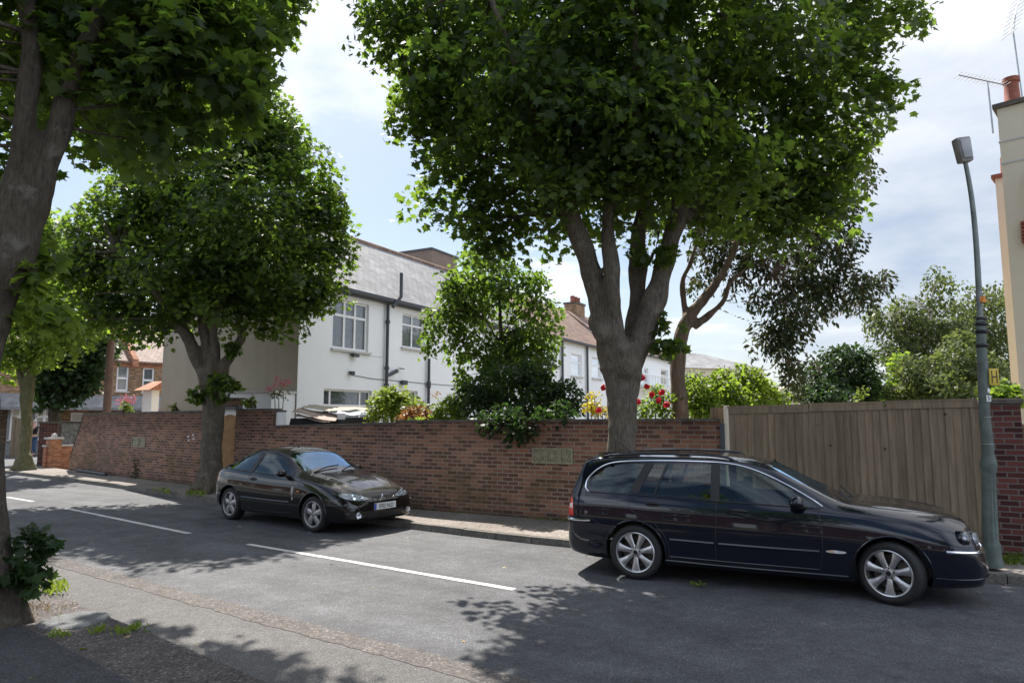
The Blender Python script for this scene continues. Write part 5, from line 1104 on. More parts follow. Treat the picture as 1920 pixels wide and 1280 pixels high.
# doorway with arched gate
ga, gb = wallat(409.5)[0], wallat(441.5)[0]; gd = (gb-ga); gw = gd.length; grz = math.atan2(gd.y, gd.x)
g_ = thing('garden_gate', 'arched top varnished wooden gate set in the brick wall behind the hatchback', 'gate', ga+Vector((0, 0, PZ)), grz)
gt = zat(425, 777)-PZ; n = 7
pm = MB()
for i in range(n):
    x0_, x1_ = .05+(gw-.10)*i/n+.003, .05+(gw-.10)*(i+1)/n-.003; f0 = lambda x: gt-.16+.16*math.sqrt(max(0, 1-((x-gw/2)/(gw/2-.03))**2)); 
    pm.add([(x0_, .08, .04), (x1_, .08, .04), (x1_, .08, f0(x1_)), (x0_, .08, f0(x0_)), (x0_, .105, .04), (x1_, .105, .04), (x1_, .105, f0(x1_)), (x0_, .105, f0(x0_))], [(0, 1, 2, 3), (4, 7, 6, 5), (0, 3, 7, 4), (1, 5, 6, 2), (3, 2, 6, 7), (0, 4, 5, 1)])
pm.build('boards', 'wood_gate', g_); r_ = MB()
for z in (.3, 1.0, 1.55): r_.box((gw/2, .125, z), (gw-.16, .035, .10))
r_.build('rail', 'wood_gate', g_)
MB().tube([(gw-.16, .07, 1.0), (gw-.13, .05, 1.0), (gw-.09, .07, 1.0)], .012).build('latch', 'dark_metal', g_)
fr = MB(); fr.box((.022, .09, gt/2), (.04, .09, gt)); fr.box((gw-.022, .09, gt/2), (.04, .09, gt)); fr.build('post', 'wood_gate', g_)
ff = thing('gate_head', 'white board and dark lintel above the wooden garden gate', 'lintel', ga+Vector((0, 0, PZ)), grz)
MB().box((gw/2, .11, gt+.0), (gw-.02, .03, .26)).build('white_board', 'white_paint', ff); MB().box((gw/2, .09, gt+.17), (gw+.0, .22, .08)).build('lintel', 'pipe_dark', ff)
MB().box((gw/2, .10, gt+.30), (gw-.004, .20, .17)).build('brick_course', 'brick_red', ff); MB().box((gw/2-.02, .09, gt+.412), (gw+.10, .30, .05)).build('coping', 'coping_stone', ff)
# fence
fa, fb = wallat(1364)[0], wallat(1836)[0]; d = fb-fa; FL = d.length; frz = math.atan2(d.y, d.x)
fn = thing('wooden_fence', 'tall weathered close board fence beside the estate car', 'fence', fa, frz)
zf = [zat(1366, 761), zat(1570, 756), zat(1830, 749)]
npan = 3; cuts_ = [0, FL*.36, FL*.66, FL]
def ztop(x): return zf[0]+(zf[2]-zf[0])*x/FL
x = .02; k = 0; fbrd = MB()
while x < FL-.05:
    w = random.uniform(.092, .108); pan = sum(x > c for c in cuts_[1:3]); zt_ = ztop(x)-.055+random.uniform(-.004, .004); y0 = random.uniform(-.003, .003)
    fbrd.add([(x, y0-.006, .12), (x+w+.012, y0+.004, .12), (x+w+.012, y0+.004, zt_), (x, y0-.006, zt_), (x, y0+.014, .12), (x+w+.012, y0+.016, .12), (x+w+.012, y0+.016, zt_), (x, y0+.014, zt_)], [(0, 1, 2, 3), (4, 7, 6, 5), (0, 3, 7, 4), (1, 5, 6, 2), (3, 2, 6, 7), (0, 4, 5, 1)]); x += w
fbo = fbrd.build('boards', 'fence_wood', fn); cp_ = MB()
for i in range(3):
    a, b_ = cuts_[i]+.006, cuts_[i+1]-.006; za, zb_ = ztop(a)+(.0, .012, .02)[i], ztop(b_)+(.0, .012, .02)[i]
    for (y0, y1, h0, h1) in ((-.022, .045, -.032, 0), (-.018, -.008, -.125, -.034)):
        cp_.add([(a, y0, za+h0), (b_, y0, zb_+h0), (b_, y1, zb_+h0), (a, y1, za+h0), (a, y0, za+h1), (b_, y0, zb_+h1), (b_, y1, zb_+h1), (a, y1, za+h1)], [(0, 1, 5, 4), (2, 3, 7, 6), (4, 5, 6, 7), (0, 3, 2, 1), (0, 4, 7, 3), (1, 2, 6, 5)])
cp_.build('capping_rail', 'fence_wood', fn)
MB().box((FL/2, .04, .12), (FL, .04, .20)).build('gravel_board', 'fence_wood', fn)
for c in cuts_[1:3]: MB().box((c, .075, .95), (.09, .09, 2.1)).build('post', 'fence_wood', fn)
c = wallat(1359.5)[0]; pt = thing('concrete_post', 'pale concrete post between the brick wall end and the fence', 'post', c, frz)
zt_ = zat(1360, 760); pm = MB(); pm.box((.02, .03, zt_/2), (.075, .10, zt_)); pm.build('shaft', 'cream_render', pt, bevel=.008)
c = wallat(1354)[0]; pt = thing('timber_post', 'dark green timber post against the end of the brick wall', 'post', c, frz); MB().box((.0, -.01, .92), (.075, .06, 1.84)).build('shaft', 'pipe_dark', pt, bevel=.006)
c = wallat(1328)[0]; pt = thing('trellis_panel', 'short piece of weathered board fence above the end of the brick wall', 'fence', c, frz)
w = (wallat(1355)[0]-c).length; m = MB()
for i in range(4): m.box((w*(i+.5)/4, .16+(i % 2)*.006, 1.955), (w/4-.006, .018, .27))
m.build('boards', 'fence_wood', pt); MB().box((w/2, .19, 2.02), (w, .03, .05)).build('rail', 'fence_wood', pt)
# brick pier and panel beyond it
pa, pb_ = wallat(1843)[0], wallat(1914)[0]; d = pb_-pa; pw = d.length; pr = thing('brick_pier', 'square red brick pier behind the lamp post at the fence end', 'pier', pa, math.atan2(d.y, d.x))
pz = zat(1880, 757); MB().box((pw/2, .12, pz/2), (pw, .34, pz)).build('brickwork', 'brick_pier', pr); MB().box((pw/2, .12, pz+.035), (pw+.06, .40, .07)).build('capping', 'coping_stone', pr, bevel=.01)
pa = wallat(1917)[0]; pb_ = pa+(WL[4]-WL[3]).normalized()*3.2; d = pb_-pa; fn2 = thing('wooden_fence', 'pale board fence to the right of the brick pier', 'fence', pa, math.atan2(d.y, d.x)); m = MB()
for i in range(30): m.box((.0+i*.105+.05, .1+(i % 2)*.004, .92), (.103, .018, 1.75))
m.build('boards', 'fence_wood', fn2); MB().box((1.57, .10, 1.815), (3.15, .05, .035)).build('capping_rail', 'fence_wood', fn2)
# ---------------------------------------------------------------- lamp post
b = ground_pt(1862, 8.55, PZ); lp = thing('lamp_post', 'old green cast iron street lamp with yellow hydrant plate and leaning curved top', 'lamp post', b)
def LP(px, py): return P(px, py, 8.55)-b
m = MB(); z = lambda py: LP(1862, py).z; s_ = 8.55/F
# fluted cast base
ns = 40; prof = [(44, 1062), (44, 1052), (40, 1048), (37, 1024), (36, 1020), (27, 1012), (26, 960), (24, 900), (24, 888), (27, 884), (34, 870), (30, 864), (23, 850), (22, 838), (24, 834), (21, 830)]
k0 = len(m.v)
for (r, py) in prof:
    for j in range(ns):
        t_ = 2*math.pi*j/ns; fl = (1+.17*abs(math.cos(5*t_))-.08) if 885 < py < 1015 else 1; p_ = LP(1853+ (py-850)*.03, py); m.v.append((p_.x+r*.42*s_*fl*math.cos(t_)*1.0, p_.y+r*.42*s_*fl*math.sin(t_), p_.z))
for i in range(len(prof)-1):
    for j in range(ns): a = k0+i*ns+j; b2 = k0+i*ns+(j+1) % ns; m.f.append((a, b2, b2+ns, a+ns))
m.build('base', 'post_green', lp, smooth=True, sharp=50)
m = MB(); m.tube([LP(1853, 1062), LP(1852, 835), LP(1846, 780), LP(1843, 700), LP(1840, 640), LP(1838, 600)], [10*s_, 10*s_, 9.5*s_, 9*s_, 8.5*s_, 8*s_], 16); m.build('shaft', 'post_green', lp, smooth=True)
for py, r in ((648, 11.5), (622, 12), (608, 11), (598, 9), (606, 9)):
    p_ = LP(1841-(640-py)*.03, py); m = MB(); m.tube([p_-Vector((0, 0, .022)), p_-Vector((0, 0, .012)), p_+Vector((0, 0, .012)), p_+Vector((0, 0, .022))], [r*.85*s_, r*s_, r*s_, r*.85*s_], 16); m.build('collar', 'dark_metal', lp, smooth=True, sharp=50)
q = catmull([LP(1838, 600), LP(1836, 560), LP(1833, 500), LP(1829, 440), LP(1823, 380), LP(1816, 335), LP(1810, 305)], 6)
m = MB(); m.tube(q, [5.5*s_*(1-.3*i/len(q)) for i in range(len(q))], 12); m.build('upper_pole', 'post_grey', lp, smooth=True)
a, b_ = LP(1811, 307)+Vector((0, 0, -.01)), LP(1800, 256); dr = (b_-a); cl = (a+b_)/2; M_ = Matrix.Translation(cl) @ Matrix.Rotation(math.atan2(dr.x, dr.z), 4, 'Y')
def rbox(w0, w1, h, d, y0=0): return [(x_*w0/2 if z_ < 0 else x_*w1/2, y_*d/2+y0, z_*h/2) for x_ in (-1, 1) for y_ in (-1, 1) for z_ in (-1, 1)]
lh = MB(); lh.add([M_ @ Vector(v) for v in rbox(.155, .185, .33, .13)], [(0, 1, 3, 2), (4, 6, 7, 5), (0, 4, 5, 1), (2, 3, 7, 6), (0, 2, 6, 4), (1, 5, 7, 3)]); lho = lh.build('lamp_head', 'lamp_body', lp, bevel=.03)
lg = MB(); lg.add([M_ @ Vector(v) for v in rbox(.115, .145, .25, .05, -.062)], [(0, 1, 3, 2), (4, 6, 7, 5), (0, 4, 5, 1), (2, 3, 7, 6), (0, 2, 6, 4), (1, 5, 7, 3)]); lg.build('lamp_glass', 'lamp_glass', lho, bevel=.015)
p_ = LP(1839, 562); m = MB(); m.prism([(-.03, -.04), (.03, -.04), (0, .045)], .02, Matrix.Translation(p_+Vector((0, -.05, 0))) @ Matrix.Rotation(R(90), 4, 'X')); m.tube([p_-Vector((0, 0, .03)), p_+Vector((0, 0, .03))], 7*s_, 12); m.build('warning_tag', 'orange_plastic', lp)
for py in (782, 832):
    p_ = LP(1848+(py-782)*.06, py); m = MB(); m.tube([p_-Vector((0, 0, .004)), p_+Vector((0, 0, .004))], 10.6*s_, 20); m.build('strap', 'aerial_metal', lp)
p_ = LP(1856, 707)+Vector((0, -.075, 0)); sg = MB(); sg.box(p_, (.115, .012, .205)); so_ = sg.build('hydrant_sign', 'yellow_sign', lp, bevel=.006)
h_ = MB(); h_.box(p_+Vector((-.030, -.008, .0)), (.010, .004, .155)); h_.box(p_+Vector((.030, -.008, .0)), (.010, .004, .155)); h_.box(p_+Vector((0, -.008, 0)), (.05, .0035, .014)); h_.build('letter_h', 'trim_black', so_)
p_ = LP(1847, 747)+Vector((0, -.066, 0)); st = MB().box(p_, (.055, .006, .075)).build('number_label', 'plate_white', lp); tm = text_mesh('5', .07, .001); tm.transform(Matrix.Translation(p_+Vector((0, -.005, 0))) @ Matrix.Rotation(R(90), 4, 'X')); link('label_digit', tm, 'trim_black', st, fixn=False)
MB().box(LP(1847, 732)+Vector((0, -.066, 0)), (.03, .005, .05)).build('small_label', 'white_paint', lp)
# ---------------------------------------------------------------- houses
def openwall(root_, name, m, x0, x1, z0, z1, ops, y=0.0, axis='x', depth=.14, top=None):
    """face in the plane y (axis x) with rectangular holes and reveals; ops: (xa, xb, za, zb)"""
    xs = sorted({x0, x1, *[o[0] for o in ops], *[o[1] for o in ops]}); zs = sorted({z0, z1, *[o[2] for o in ops], *[o[3] for o in ops]}); mb = MB()
    f = (lambda a, d, z: (a, y+d, z)) if axis == 'x' else (lambda a, d, z: (y+d, a, z))
    for i in range(len(xs)-1):
        for j in range(len(zs)-1):
            cx, cz = (xs[i]+xs[i+1])/2, (zs[j]+zs[j+1])/2
            if any(o[0] < cx < o[1] and o[2] < cz < o[3] for o in ops): continue
            mb.add([f(xs[i], 0, zs[j]), f(xs[i+1], 0, zs[j]), f(xs[i+1], 0, zs[j+1]), f(xs[i], 0, zs[j+1])], [(0, 1, 2, 3)])
    for a, b_, c, d in ops:
        q = [(a, c), (b_, c), (b_, d), (a, d)]
        for k in range(4): u, v = q[k], q[(k+1) % 4]; mb.add([f(u[0], 0, u[1]), f(v[0], 0, v[1]), f(v[0], depth, v[1]), f(u[0], depth, u[1])], [(0, 1, 2, 3)])
    me_o = MB(); me_o.v = mb.v; me_o.f = mb.f; return me_o.build(name, m, root_)
def window(root_, a, b_, c, d, y=0.0, cols=(), rows=(), fw=.055, depth=.12, sill=True, inside='room_dark', curtains=True, frame='white_paint', name='window'):
    m = MB(); dp = y+depth; w = b_-a; h = d-c
    m.box(((a+b_)/2, dp, c+fw/2), (w, .06, fw)); m.box(((a+b_)/2, dp, d-fw/2), (w, .06, fw)); m.box((a+fw/2, dp, (c+d)/2), (fw, .058, h-2*fw)); m.box((b_-fw/2, dp, (c+d)/2), (fw, .058, h-2*fw))
    for i, x_ in enumerate(cols): m.box((a+w*x_, dp, (c+d)/2), (fw*1.15, .055, h-2*fw))
    for z_ in rows: m.box(((a+b_)/2, dp, c+h*z_), (w-2*fw, .052, fw*1.1))
    o = m.build(name, frame, root_)
    MB().add([(a, dp, c), (b_, dp, c), (b_, dp, d), (a, dp, d)], [(0, 1, 2, 3)]).build('pane', 'pane_glass', o)
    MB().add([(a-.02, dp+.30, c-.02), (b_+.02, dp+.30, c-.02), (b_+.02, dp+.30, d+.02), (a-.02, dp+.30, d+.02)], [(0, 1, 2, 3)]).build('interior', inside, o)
    if curtains:
        cu = MB(); nseg = 36
        for i in range(nseg):
            u0, u1 = i/nseg, (i+1)/nseg; f = lambda u: dp+.07+.018*math.sin(u*55)+.01*math.sin(u*23)
            cu.add([(a+w*u0, f(u0), c+.02), (a+w*u1, f(u1), c+.02), (a+w*u1, f(u1), d-.02), (a+w*u0, f(u0), d-.02)], [(0, 1, 2, 3)])
        cu.build('net_curtain', 'curtain', o, smooth=True)
    if sill: MB().box(((a+b_)/2, y-.03, c-.045), (w+.16, .14, .07)).build('sill', 'stone_sill', root_)
    return o
simple('stone_sill', (.52, .51, .49), .85, var=.12)
ang = math.atan2(.879, .477); HC = Vector(((558-960)/F*20.0*1.012, 20.0, 0)); HC = P(558, 700, 20.0); HC.z = 0
hs = thing('white_house', 'white rendered end house with grey slate roof and blank brown gable', 'house', HC, ang)
DX = Vector((math.cos(ang), math.sin(ang), 0))
def FP(px, py, y=0.0):     # pixel on the facade plane -> (s, z)
    nrm = Vector((-DX.y, DX.x, 0)); d = ray(px, py); O = Vector((0, 0, H)); t_ = ((HC+nrm*y)-O).dot(nrm)/d.dot(nrm); p_ = O+d*t_; return (p_-HC).dot(DX), p_.z
ez = FP(646.7, 540)[1]
LA = 15.5
s0, z0_ = FP(623, 652); s1, z1_ = FP(690, 662); z2_ = FP(690, 571)[1]
s3, _ = FP(754, 640); z3a = FP(754, 650)[1]; z3b = FP(753, 586)[1]; 
g0, g1 = FP(607, 740)[0], FP(697, 740)[0]; gz = FP(607, 728)[1]; k0_, k1_ = FP(746, 740)[0], FP(783, 740)[0]; kz = FP(783, 733)[1]; l0, l1 = FP(838, 740)[0], FP(866, 740)[0]; lz = FP(845, 739)[1]
ops = [(s0, s1, z0_, z2_), (s3, s3+1.35, z3a, z3b), (g0, g1, .3, gz), (k0_, k1_, 1.0, kz), (l0, l1, 1.2, lz), (10.6, 11.6, z3a+.2, z3b-.1)]
openwall(hs, 'rear_wall', 'white_render', 0, LA, 0, ez, ops, depth=.16)
window(hs, *ops[0], cols=(.36, .66), rows=(.68,), fw=.075); window(hs, *ops[1], cols=(.5,), rows=(.68,), fw=.06)
window(hs, *ops[2], cols=(.16, .78), rows=(.80,), fw=.06, sill=False, curtains=False, inside='curtain'); window(hs, *ops[3], cols=(.5,), sill=False); window(hs, *ops[4], sill=False, cols=(.5,)); window(hs, *ops[5], cols=(.5,), rows=(.6,))
dm = MB(); dx0 = g0+(g1-g0)*.19; dm.box((dx0+.45, .13, 1.25), (.08, .05, 1.9)); dm.box((dx0+.85, .13, 2.05), (1.7, .05, .07)); dm.build('door_frame', 'white_paint', hs)
W = 6.2; rzt = FP(657, 452, W/2)[1]
gm = MB(); gm.add([(0, 0, 0), (0, W, 0), (0, W, ez), (0, W/2, rzt-.06), (0, 0, ez)], [(0, 1, 2, 3, 4)]); gm.build('gable_wall', 'brown_render', hs)
gm = MB(); gm.add([(LA, 0, 0), (LA, W, 0), (LA, W, ez), (LA, W/2, rzt-.06), (LA, 0, ez)], [(0, 4, 3, 2, 1)]); gm.add([(0, W, 0), (LA, W, 0), (LA, W, ez), (0, W, ez)], [(0, 1, 2, 3)]); gm.build('back_wall', 'brown_render', hs)
ov = .22; sl_ = (rzt-ez)/(W/2); rf = MB(); T_ = .09
for sg, y0 in ((1, 0), (-1, W)):
    ya, yb = y0-sg*ov, W/2; za, zb_ = ez-ov*sl_+.02, rzt+.02
    rf.add([(-.10, ya, za), (LA+.0, ya, za), (LA+.0, yb, zb_), (-.10, yb, zb_), (-.10, ya, za+T_), (LA, ya, za+T_), (LA, yb, zb_+T_), (-.10, yb, zb_+T_)], [(0, 3, 2, 1), (4, 5, 6, 7), (0, 1, 5, 4), (0, 4, 7, 3), (1, 2, 6, 5)])
ro = rf.build('roof', 'slate', hs); MB().tube([(-.10, W/2, rzt+.10), (LA, W/2, rzt+.10)], .11, 10).build('ridge_tiles', 'clay_tile', ro, smooth=True)
gu = MB(); gu.box((LA/2-.05, -.25, ez-.10), (LA, .12, .11)); gu.box((LA/2-.05, -.10, ez-.14), (LA, .16, .16)); gu.build('gutter', 'pipe_dark', hs)
def pipe(px, pyt, pyb, y=-.12, r=.055, name='soil_pipe', extra=()):
    s_t, z_t = FP(px, (pyt+pyb)/2, y)[0], 0; zt_ = FP(px, pyt, y)[1]; m = MB(); m.tube([(s_t, y, .0), (s_t, y, zt_)], r, 12)
    for py in extra: z = FP(px, py, y)[1]; m.tube([(s_t, y, z-.07), (s_t, y, z-.05), (s_t, y, z+.05), (s_t, y, z+.07)], [r, r*1.5, r*1.5, r], 12)
    m.build(name, 'pipe_dark', hs, smooth=True); return s_t
sp1 = pipe(726, 560, 748, extra=(603, 690, 722)); MB().tube([(sp1+.0, -.32, ez-.35), (sp1+.35, -.40, ez+.05), (sp1+.35, -.40, FP(733, 506, -.4)[1])], .06, 10).build('vent_pipe', 'pipe_dark', hs, smooth=True)
MB().tube([(sp1, -.12, FP(726, 705, -.12)[1]), (sp1+.55, -.12, FP(726, 700, -.12)[1]+.12)], [.05, .075], 10).build('pipe_branch', 'pipe_dark', hs, smooth=True)
pipe(804, 672, 752, extra=(718, 724))
def fitting(px, py, name, m='pipe_dark', d=(.14, .16, .10)):
    s_, z_ = FP(px, py, -.06); o_ = MB(); o_.box((s_, -.06, z_), (d[0]*.5, d[1]*.7, d[2]*.5)); o_.box((s_+.04, -.13, z_-.02), (d[0], .1, d[2])); o_.build(name, m, hs, bevel=.01)
fitting(662, 665, 'wall_lamp', d=(.28, .16, .10)); fitting(656, 698, 'junction_box', d=(.14, .1, .12)); fitting(754, 716, 'flood_lamp', d=(.28, .16, .16)); fitting(750, 690, 'small_bracket', d=(.16, .1, .03))
q = [FP(x_, y_, -.02) for x_, y_ in ((656, 702), (700, 710), (760, 715), (800, 719), (855, 723))]; MB().tube([(s_, -.02, z_) for s_, z_ in q], .010, 5).build('cable', 'pipe_dark', hs)
q = [FP(x_, y_, -.02) for x_, y_ in ((640, 661), (700, 667), (720, 669))]; MB().tube([(s_, -.02, z_) for s_, z_ in q], .008, 5).build('cable', 'curtain', hs)
# white low garden building against the gable
lw = thing('garden_store', 'low white rendered outhouse against the brown gable wall', 'outhouse', HC, ang)
m = MB(); zl_ = 2.62; m.box((-.45, 1.35, zl_/2), (.88, 2.6, zl_)); m.build('wall', 'white_render', lw); MB().box((-.46, 1.35, zl_+.03), (.98, 2.7, .06)).build('roof_edge', 'stone_sill', lw)
simple('rust_wall', (.20, .15, .12), .9)
# brown block over the ridge end
bk = thing('rendered_block', 'plain brown rendered block rising behind the slate roof end', 'building', P(822, 500, 36), ang); bk.location.z = 0
zt_ = P(800, 478, 36).z; MB().box((0, 1.0, zt_/2), (2.4, 2.8, zt_)).build('wall', 'rust_wall', bk); MB().box((0, 1.0, zt_+.05), (2.5, 2.9, .1)).build('parapet', 'pipe_dark', bk)
# the terrace further back
def terrace(name, label, px0, px1, eave_px, wins, chim=None, roofm='clay_tile', wallm='white_render', wd=6.0, rh=2.3, pipes=(), y=0.0, cat='house'):
    sa, sb = FP(px0, 700, y)[0], FP(px1, 700, y)[0]; o = HC+DX*sa+Vector((-DX.y, DX.x, 0))*y; t_ = thing(name, label, cat, Vector((o.x, o.y, 0)), ang); L_ = sb-sa
    e_ = FP(eave_px[0], eave_px[1], y)[1]; ops_ = []
    for (x0_, x1_, y0_, y1_) in wins: a_, b2 = FP(x0_, y1_, y), FP(x1_, y1_, y); ops_.append((a_[0]-sa, b2[0]-sa, (a_[1]+b2[1])/2, FP((x0_+x1_)/2, y0_, y)[1]))
    openwall(t_, 'rear_wall', wallm, 0, L_, 0, e_, ops_, depth=.14)
    for o_ in ops_: window(t_, *o_, cols=(), rows=(.62,), fw=.09)
    m_ = MB(); m_.add([(0, 0, 0), (0, wd, 0), (0, wd, e_), (0, wd/2, e_+rh), (0, 0, e_)], [(0, 1, 2, 3, 4)]); m_.add([(L_, 0, 0), (L_, wd, 0), (L_, wd, e_), (L_, wd/2, e_+rh), (L_, 0, e_)], [(0, 4, 3, 2, 1)]); m_.add([(0, wd, 0), (L_, wd, 0), (L_, wd, e_), (0, wd, e_)], [(0, 1, 2, 3)]); m_.build('end_walls', wallm, t_)
    sl2 = rh/(wd/2); r_ = MB()
    for sg, y0 in ((1, 0), (-1, wd)):
        ya, yb = y0-sg*.25, wd/2; za, zb2 = e_-.25*sl2+.02, e_+rh+.02
        r_.add([(-.08, ya, za), (L_+.08, ya, za), (L_+.08, yb, zb2), (-.08, yb, zb2), (-.08, ya, za+.1), (L_+.08, ya, za+.1), (L_+.08, yb, zb2+.1), (-.08, yb, zb2+.1)], [(0, 3, 2, 1), (4, 5, 6, 7), (0, 1, 5, 4), (0, 4, 7, 3), (1, 2, 6, 5)])
    r_.build('roof', roofm, t_); MB().box((L_/2, -.22, e_-.10), (L_, .14, .12)).build('gutter', 'pipe_dark', t_)
    for px in pipes: s_ = FP(px, 700, y)[0]-sa; MB().tube([(s_, -.12, 0), (s_, -.12, e_-.1)], .07, 8).build('drainpipe', 'pipe_dark', t_, smooth=True)
    return t_, L_, e_, sa
def chimney(t_, x_, y_, z0, w, d_, h, npots, m='brick_yellow', pot='terracotta', ph=.45, pr_=.13, cap='coping_stone'):
    c = MB(); c.box((x_, y_, z0+h/2), (w, d_, h)); co_ = c.build('chimney', m, t_); k = MB(); k.box((x_, y_, z0+h+.05), (w+.12, d_+.12, .12)); k.build('chimney_cap', cap, co_)
    for i in range(npots):
        u = (i+.5)/npots-.5; q = MB(); q.lathe([(pr_*1.15, 0), (pr_*1.15, .05), (pr_, .08), (pr_*.86, ph-.06), (pr_*1.05, ph-.05), (pr_*1.05, ph), (pr_*.75, ph), (pr_*.7, .1)], 14, Matrix.Translation((x_+u*w*.85, y_+(.08 if i % 2 else -.08), z0+h+.10))); q.build('chimney_pot', pot, co_, smooth=True, sharp=45)
t1, L1, e1, sa1 = terrace('terraced_house', 'white terraced house with red chimney pots seen left of the big trunk', 1012, 1142, (1080, 640), [(1071, 1091, 664, 705), (1110, 1128, 671, 709), (1022, 1036, 655, 688)], pipes=(1051, 1098), rh=2.6)
p_ = local(t1, P(1078, 600, 46)); chimney(t1, p_.x, wd_y := 3.2, e1+1.2, 1.4, .9, P(1078, 572, 46).z-e1-1.2, 5)
t2, L2, e2, sa2 = terrace('terraced_house', 'white terraced house with railed balcony between the two tree trunks', 1144, 1262, (1235, 670), [(1208, 1216, 690, 718), (1240, 1253, 693, 722)], rh=2.3, pipes=())
bl = MB(); a_, b2 = FP(1207, 708, -1.0)[0]-sa2, FP(1262, 708, -1.0)[0]-sa2; zb_ = FP(1235, 723, -1)[1]; zt_ = FP(1235, 706, -1)[1]
bl.tube([(a_, -1, zt_), (b2, -1, zt_)], .05, 6); bl.tube([(a_, -1, zb_), (b2, -1, zb_)], .04, 6)
for i in range(12): bl.tube([(a_+(b2-a_)*i/11, -1, zb_), (a_+(b2-a_)*i/11, -1, zt_)], .025, 5)
bl.box(((a_+b2)/2, -.5, zb_-.1), (b2-a_, 1.0, .12)); bl.build('balcony', 'white_paint', t2)
# hipped grey roofed building beyond
Yb = 62; hb = thing('hipped_house', 'far cream house under a grey hipped roof, beyond the drooping tree', 'house', P(1335, 700, Yb), R(20)); hb.location.z = 0
e_ = P(1330, 691, Yb).z; w_, d_ = 11.5, 8; MB().box((0, d_/2, e_/2), (w_, d_, e_)).build('wall', 'cream_render', hb); rr = P(1285, 655, Yb).z
r_ = MB(); o_ = .4; r_.add([(-w_/2-o_, -o_, e_), (w_/2+o_, -o_, e_), (w_/2+o_, d_+o_, e_), (-w_/2-o_, d_+o_, e_), (-w_/2+1.0, d_/2, rr+.3), (w_/2-4, d_/2, rr+.0)], [(0, 1, 5, 4), (1, 2, 5), (2, 3, 4, 5), (3, 0, 4), (0, 3, 2, 1)]); r_.build('roof', 'slate', hb)
far = thing('gabled_shed', 'small pale gabled roof between the hedge and the round evergreen', 'building', P(1472, 745, 40), R(10)); far.location.z = 0
zz_ = P(1470, 725, 40).z; MB().add([(-1.2, 0, 0), (1.6, 0, 0), (1.6, 0, zz_-.8), (0, 0, zz_), (-1.2, 0, zz_-.7), (-1.2, 3, 0), (1.6, 3, 0), (1.6, 3, zz_-.8), (0, 3, zz_), (-1.2, 3, zz_-.7)], [(0, 1, 2, 3, 4), (5, 9, 8, 7, 6), (2, 7, 8, 3), (3, 8, 9, 4), (0, 4, 9, 5), (1, 6, 7, 2)]).build('walls', 'cream_render', far)
# cream house at the right edge
Yc = 13.4; pc = P(1911, 720, Yc); pc.z = 0; ch = thing('cream_house', 'tall cream rendered house at the right edge with red pot on its chimney', 'house', pc, R(-44))
top = P(1872, 205, Yc).z; c2 = Vector((0, 0, 0))
def CL(px, py, Y=Yc): return local(ch, P(px, py, Y))
xw = .78
sh = MB(); sh.box((xw/2, .5, top/2), (xw, 1.0, top)); sh.build('chimney', 'cream_render', ch)
MB().box((xw/2, .5, top+.05), (xw+.14, 1.12, .09)).build('chimney_cap', 'coping_stone', ch)
for i in range(1, 3): MB().box((xw/2, .5, top-.45*i-.25), (xw+.03, 1.03, .03)).build('string_course', 'stone_sill', ch)
q = MB(); q.lathe([(.15, 0), (.15, .05), (.125, .08), (.112, .40), (.135, .42), (.135, .50), (.10, .50)], 18, Matrix.Translation((.24, .22, top+.09)) @ Matrix.Scale(1.12, 4)); q.build('chimney_pot', 'terracotta', ch, smooth=True, sharp=40)
q = MB(); e_ = 5.6; q.box((xw+5, 4.2, e_/2), (10, 7.2, e_)); q.build('wall', 'cream_render', ch)
ops_ = [(xw+2.0, xw+3.6, 1.0, 2.5), (xw+2.0, xw+3.6, 3.6, 4.9), (xw+5.6, xw+7.2, 3.6, 4.9), (xw+5.6, xw+7.2, 1.0, 2.5)]
openwall(ch, 'front_wall', 'cream_render', xw+.01, xw+9.99, 0, e_, ops_, y=.18, depth=.10)
for w_ in ops_: window(ch, *w_, y=.18, depth=.08, cols=(.5,), rows=(.68,))
q = MB(); q.add([(xw+.02, .0, e_), (xw+10, .0, e_), (xw+10, 7.8, e_), (xw+.02, 7.8, e_), (xw+.02, 3.9, e_+2.9), (xw+10, 3.9, e_+2.9)], [(0, 1, 5, 4), (2, 3, 4, 5), (0, 4, 3), (1, 2, 5)]); q.build('roof', 'orange_tile', ch)
q = MB(); za_, zb2_ = CL(1912, 470).z, CL(1912, 340).z; q.box((.98, -.10, (za_+zb2_)/2), (.92, .18, zb2_-za_)); q.build('tiled_verge', 'orange_tile', ch); MB().box((.98, -.12, zb2_+.03), (1.0, .26, .06)).build('verge_board', 'trim_black', ch)
ctz = CL(1890, 440).z; q = MB()
for i in range(6): q.box((xw/2+.02, -.06+.005*i, ctz-.20+.075*i), (.34, .14, .052))
q.build('tile_corbel', 'terracotta', ch)
q = MB(); sk_ = local(ch, P(1898, 740, 16.5)); zs = P(1864, 335, 16.5).z; q.box((sk_.x+.35, sk_.y+.5, zs/2), (.7, 1.0, zs)); q.build('side_stack', 'cream_render', ch); MB().box((sk_.x+.35, sk_.y+.5, zs+.04), (.84, 1.14, .10)).build('stack_cap', 'terracotta', ch)
q = MB(); q.lathe([(.12, 0), (.11, .5), (.09, .5)], 14, Matrix.Translation((sk_.x+.2, sk_.y+.3, zs+.08))); q.build('chimney_pot', 'terracotta', ch, smooth=True)
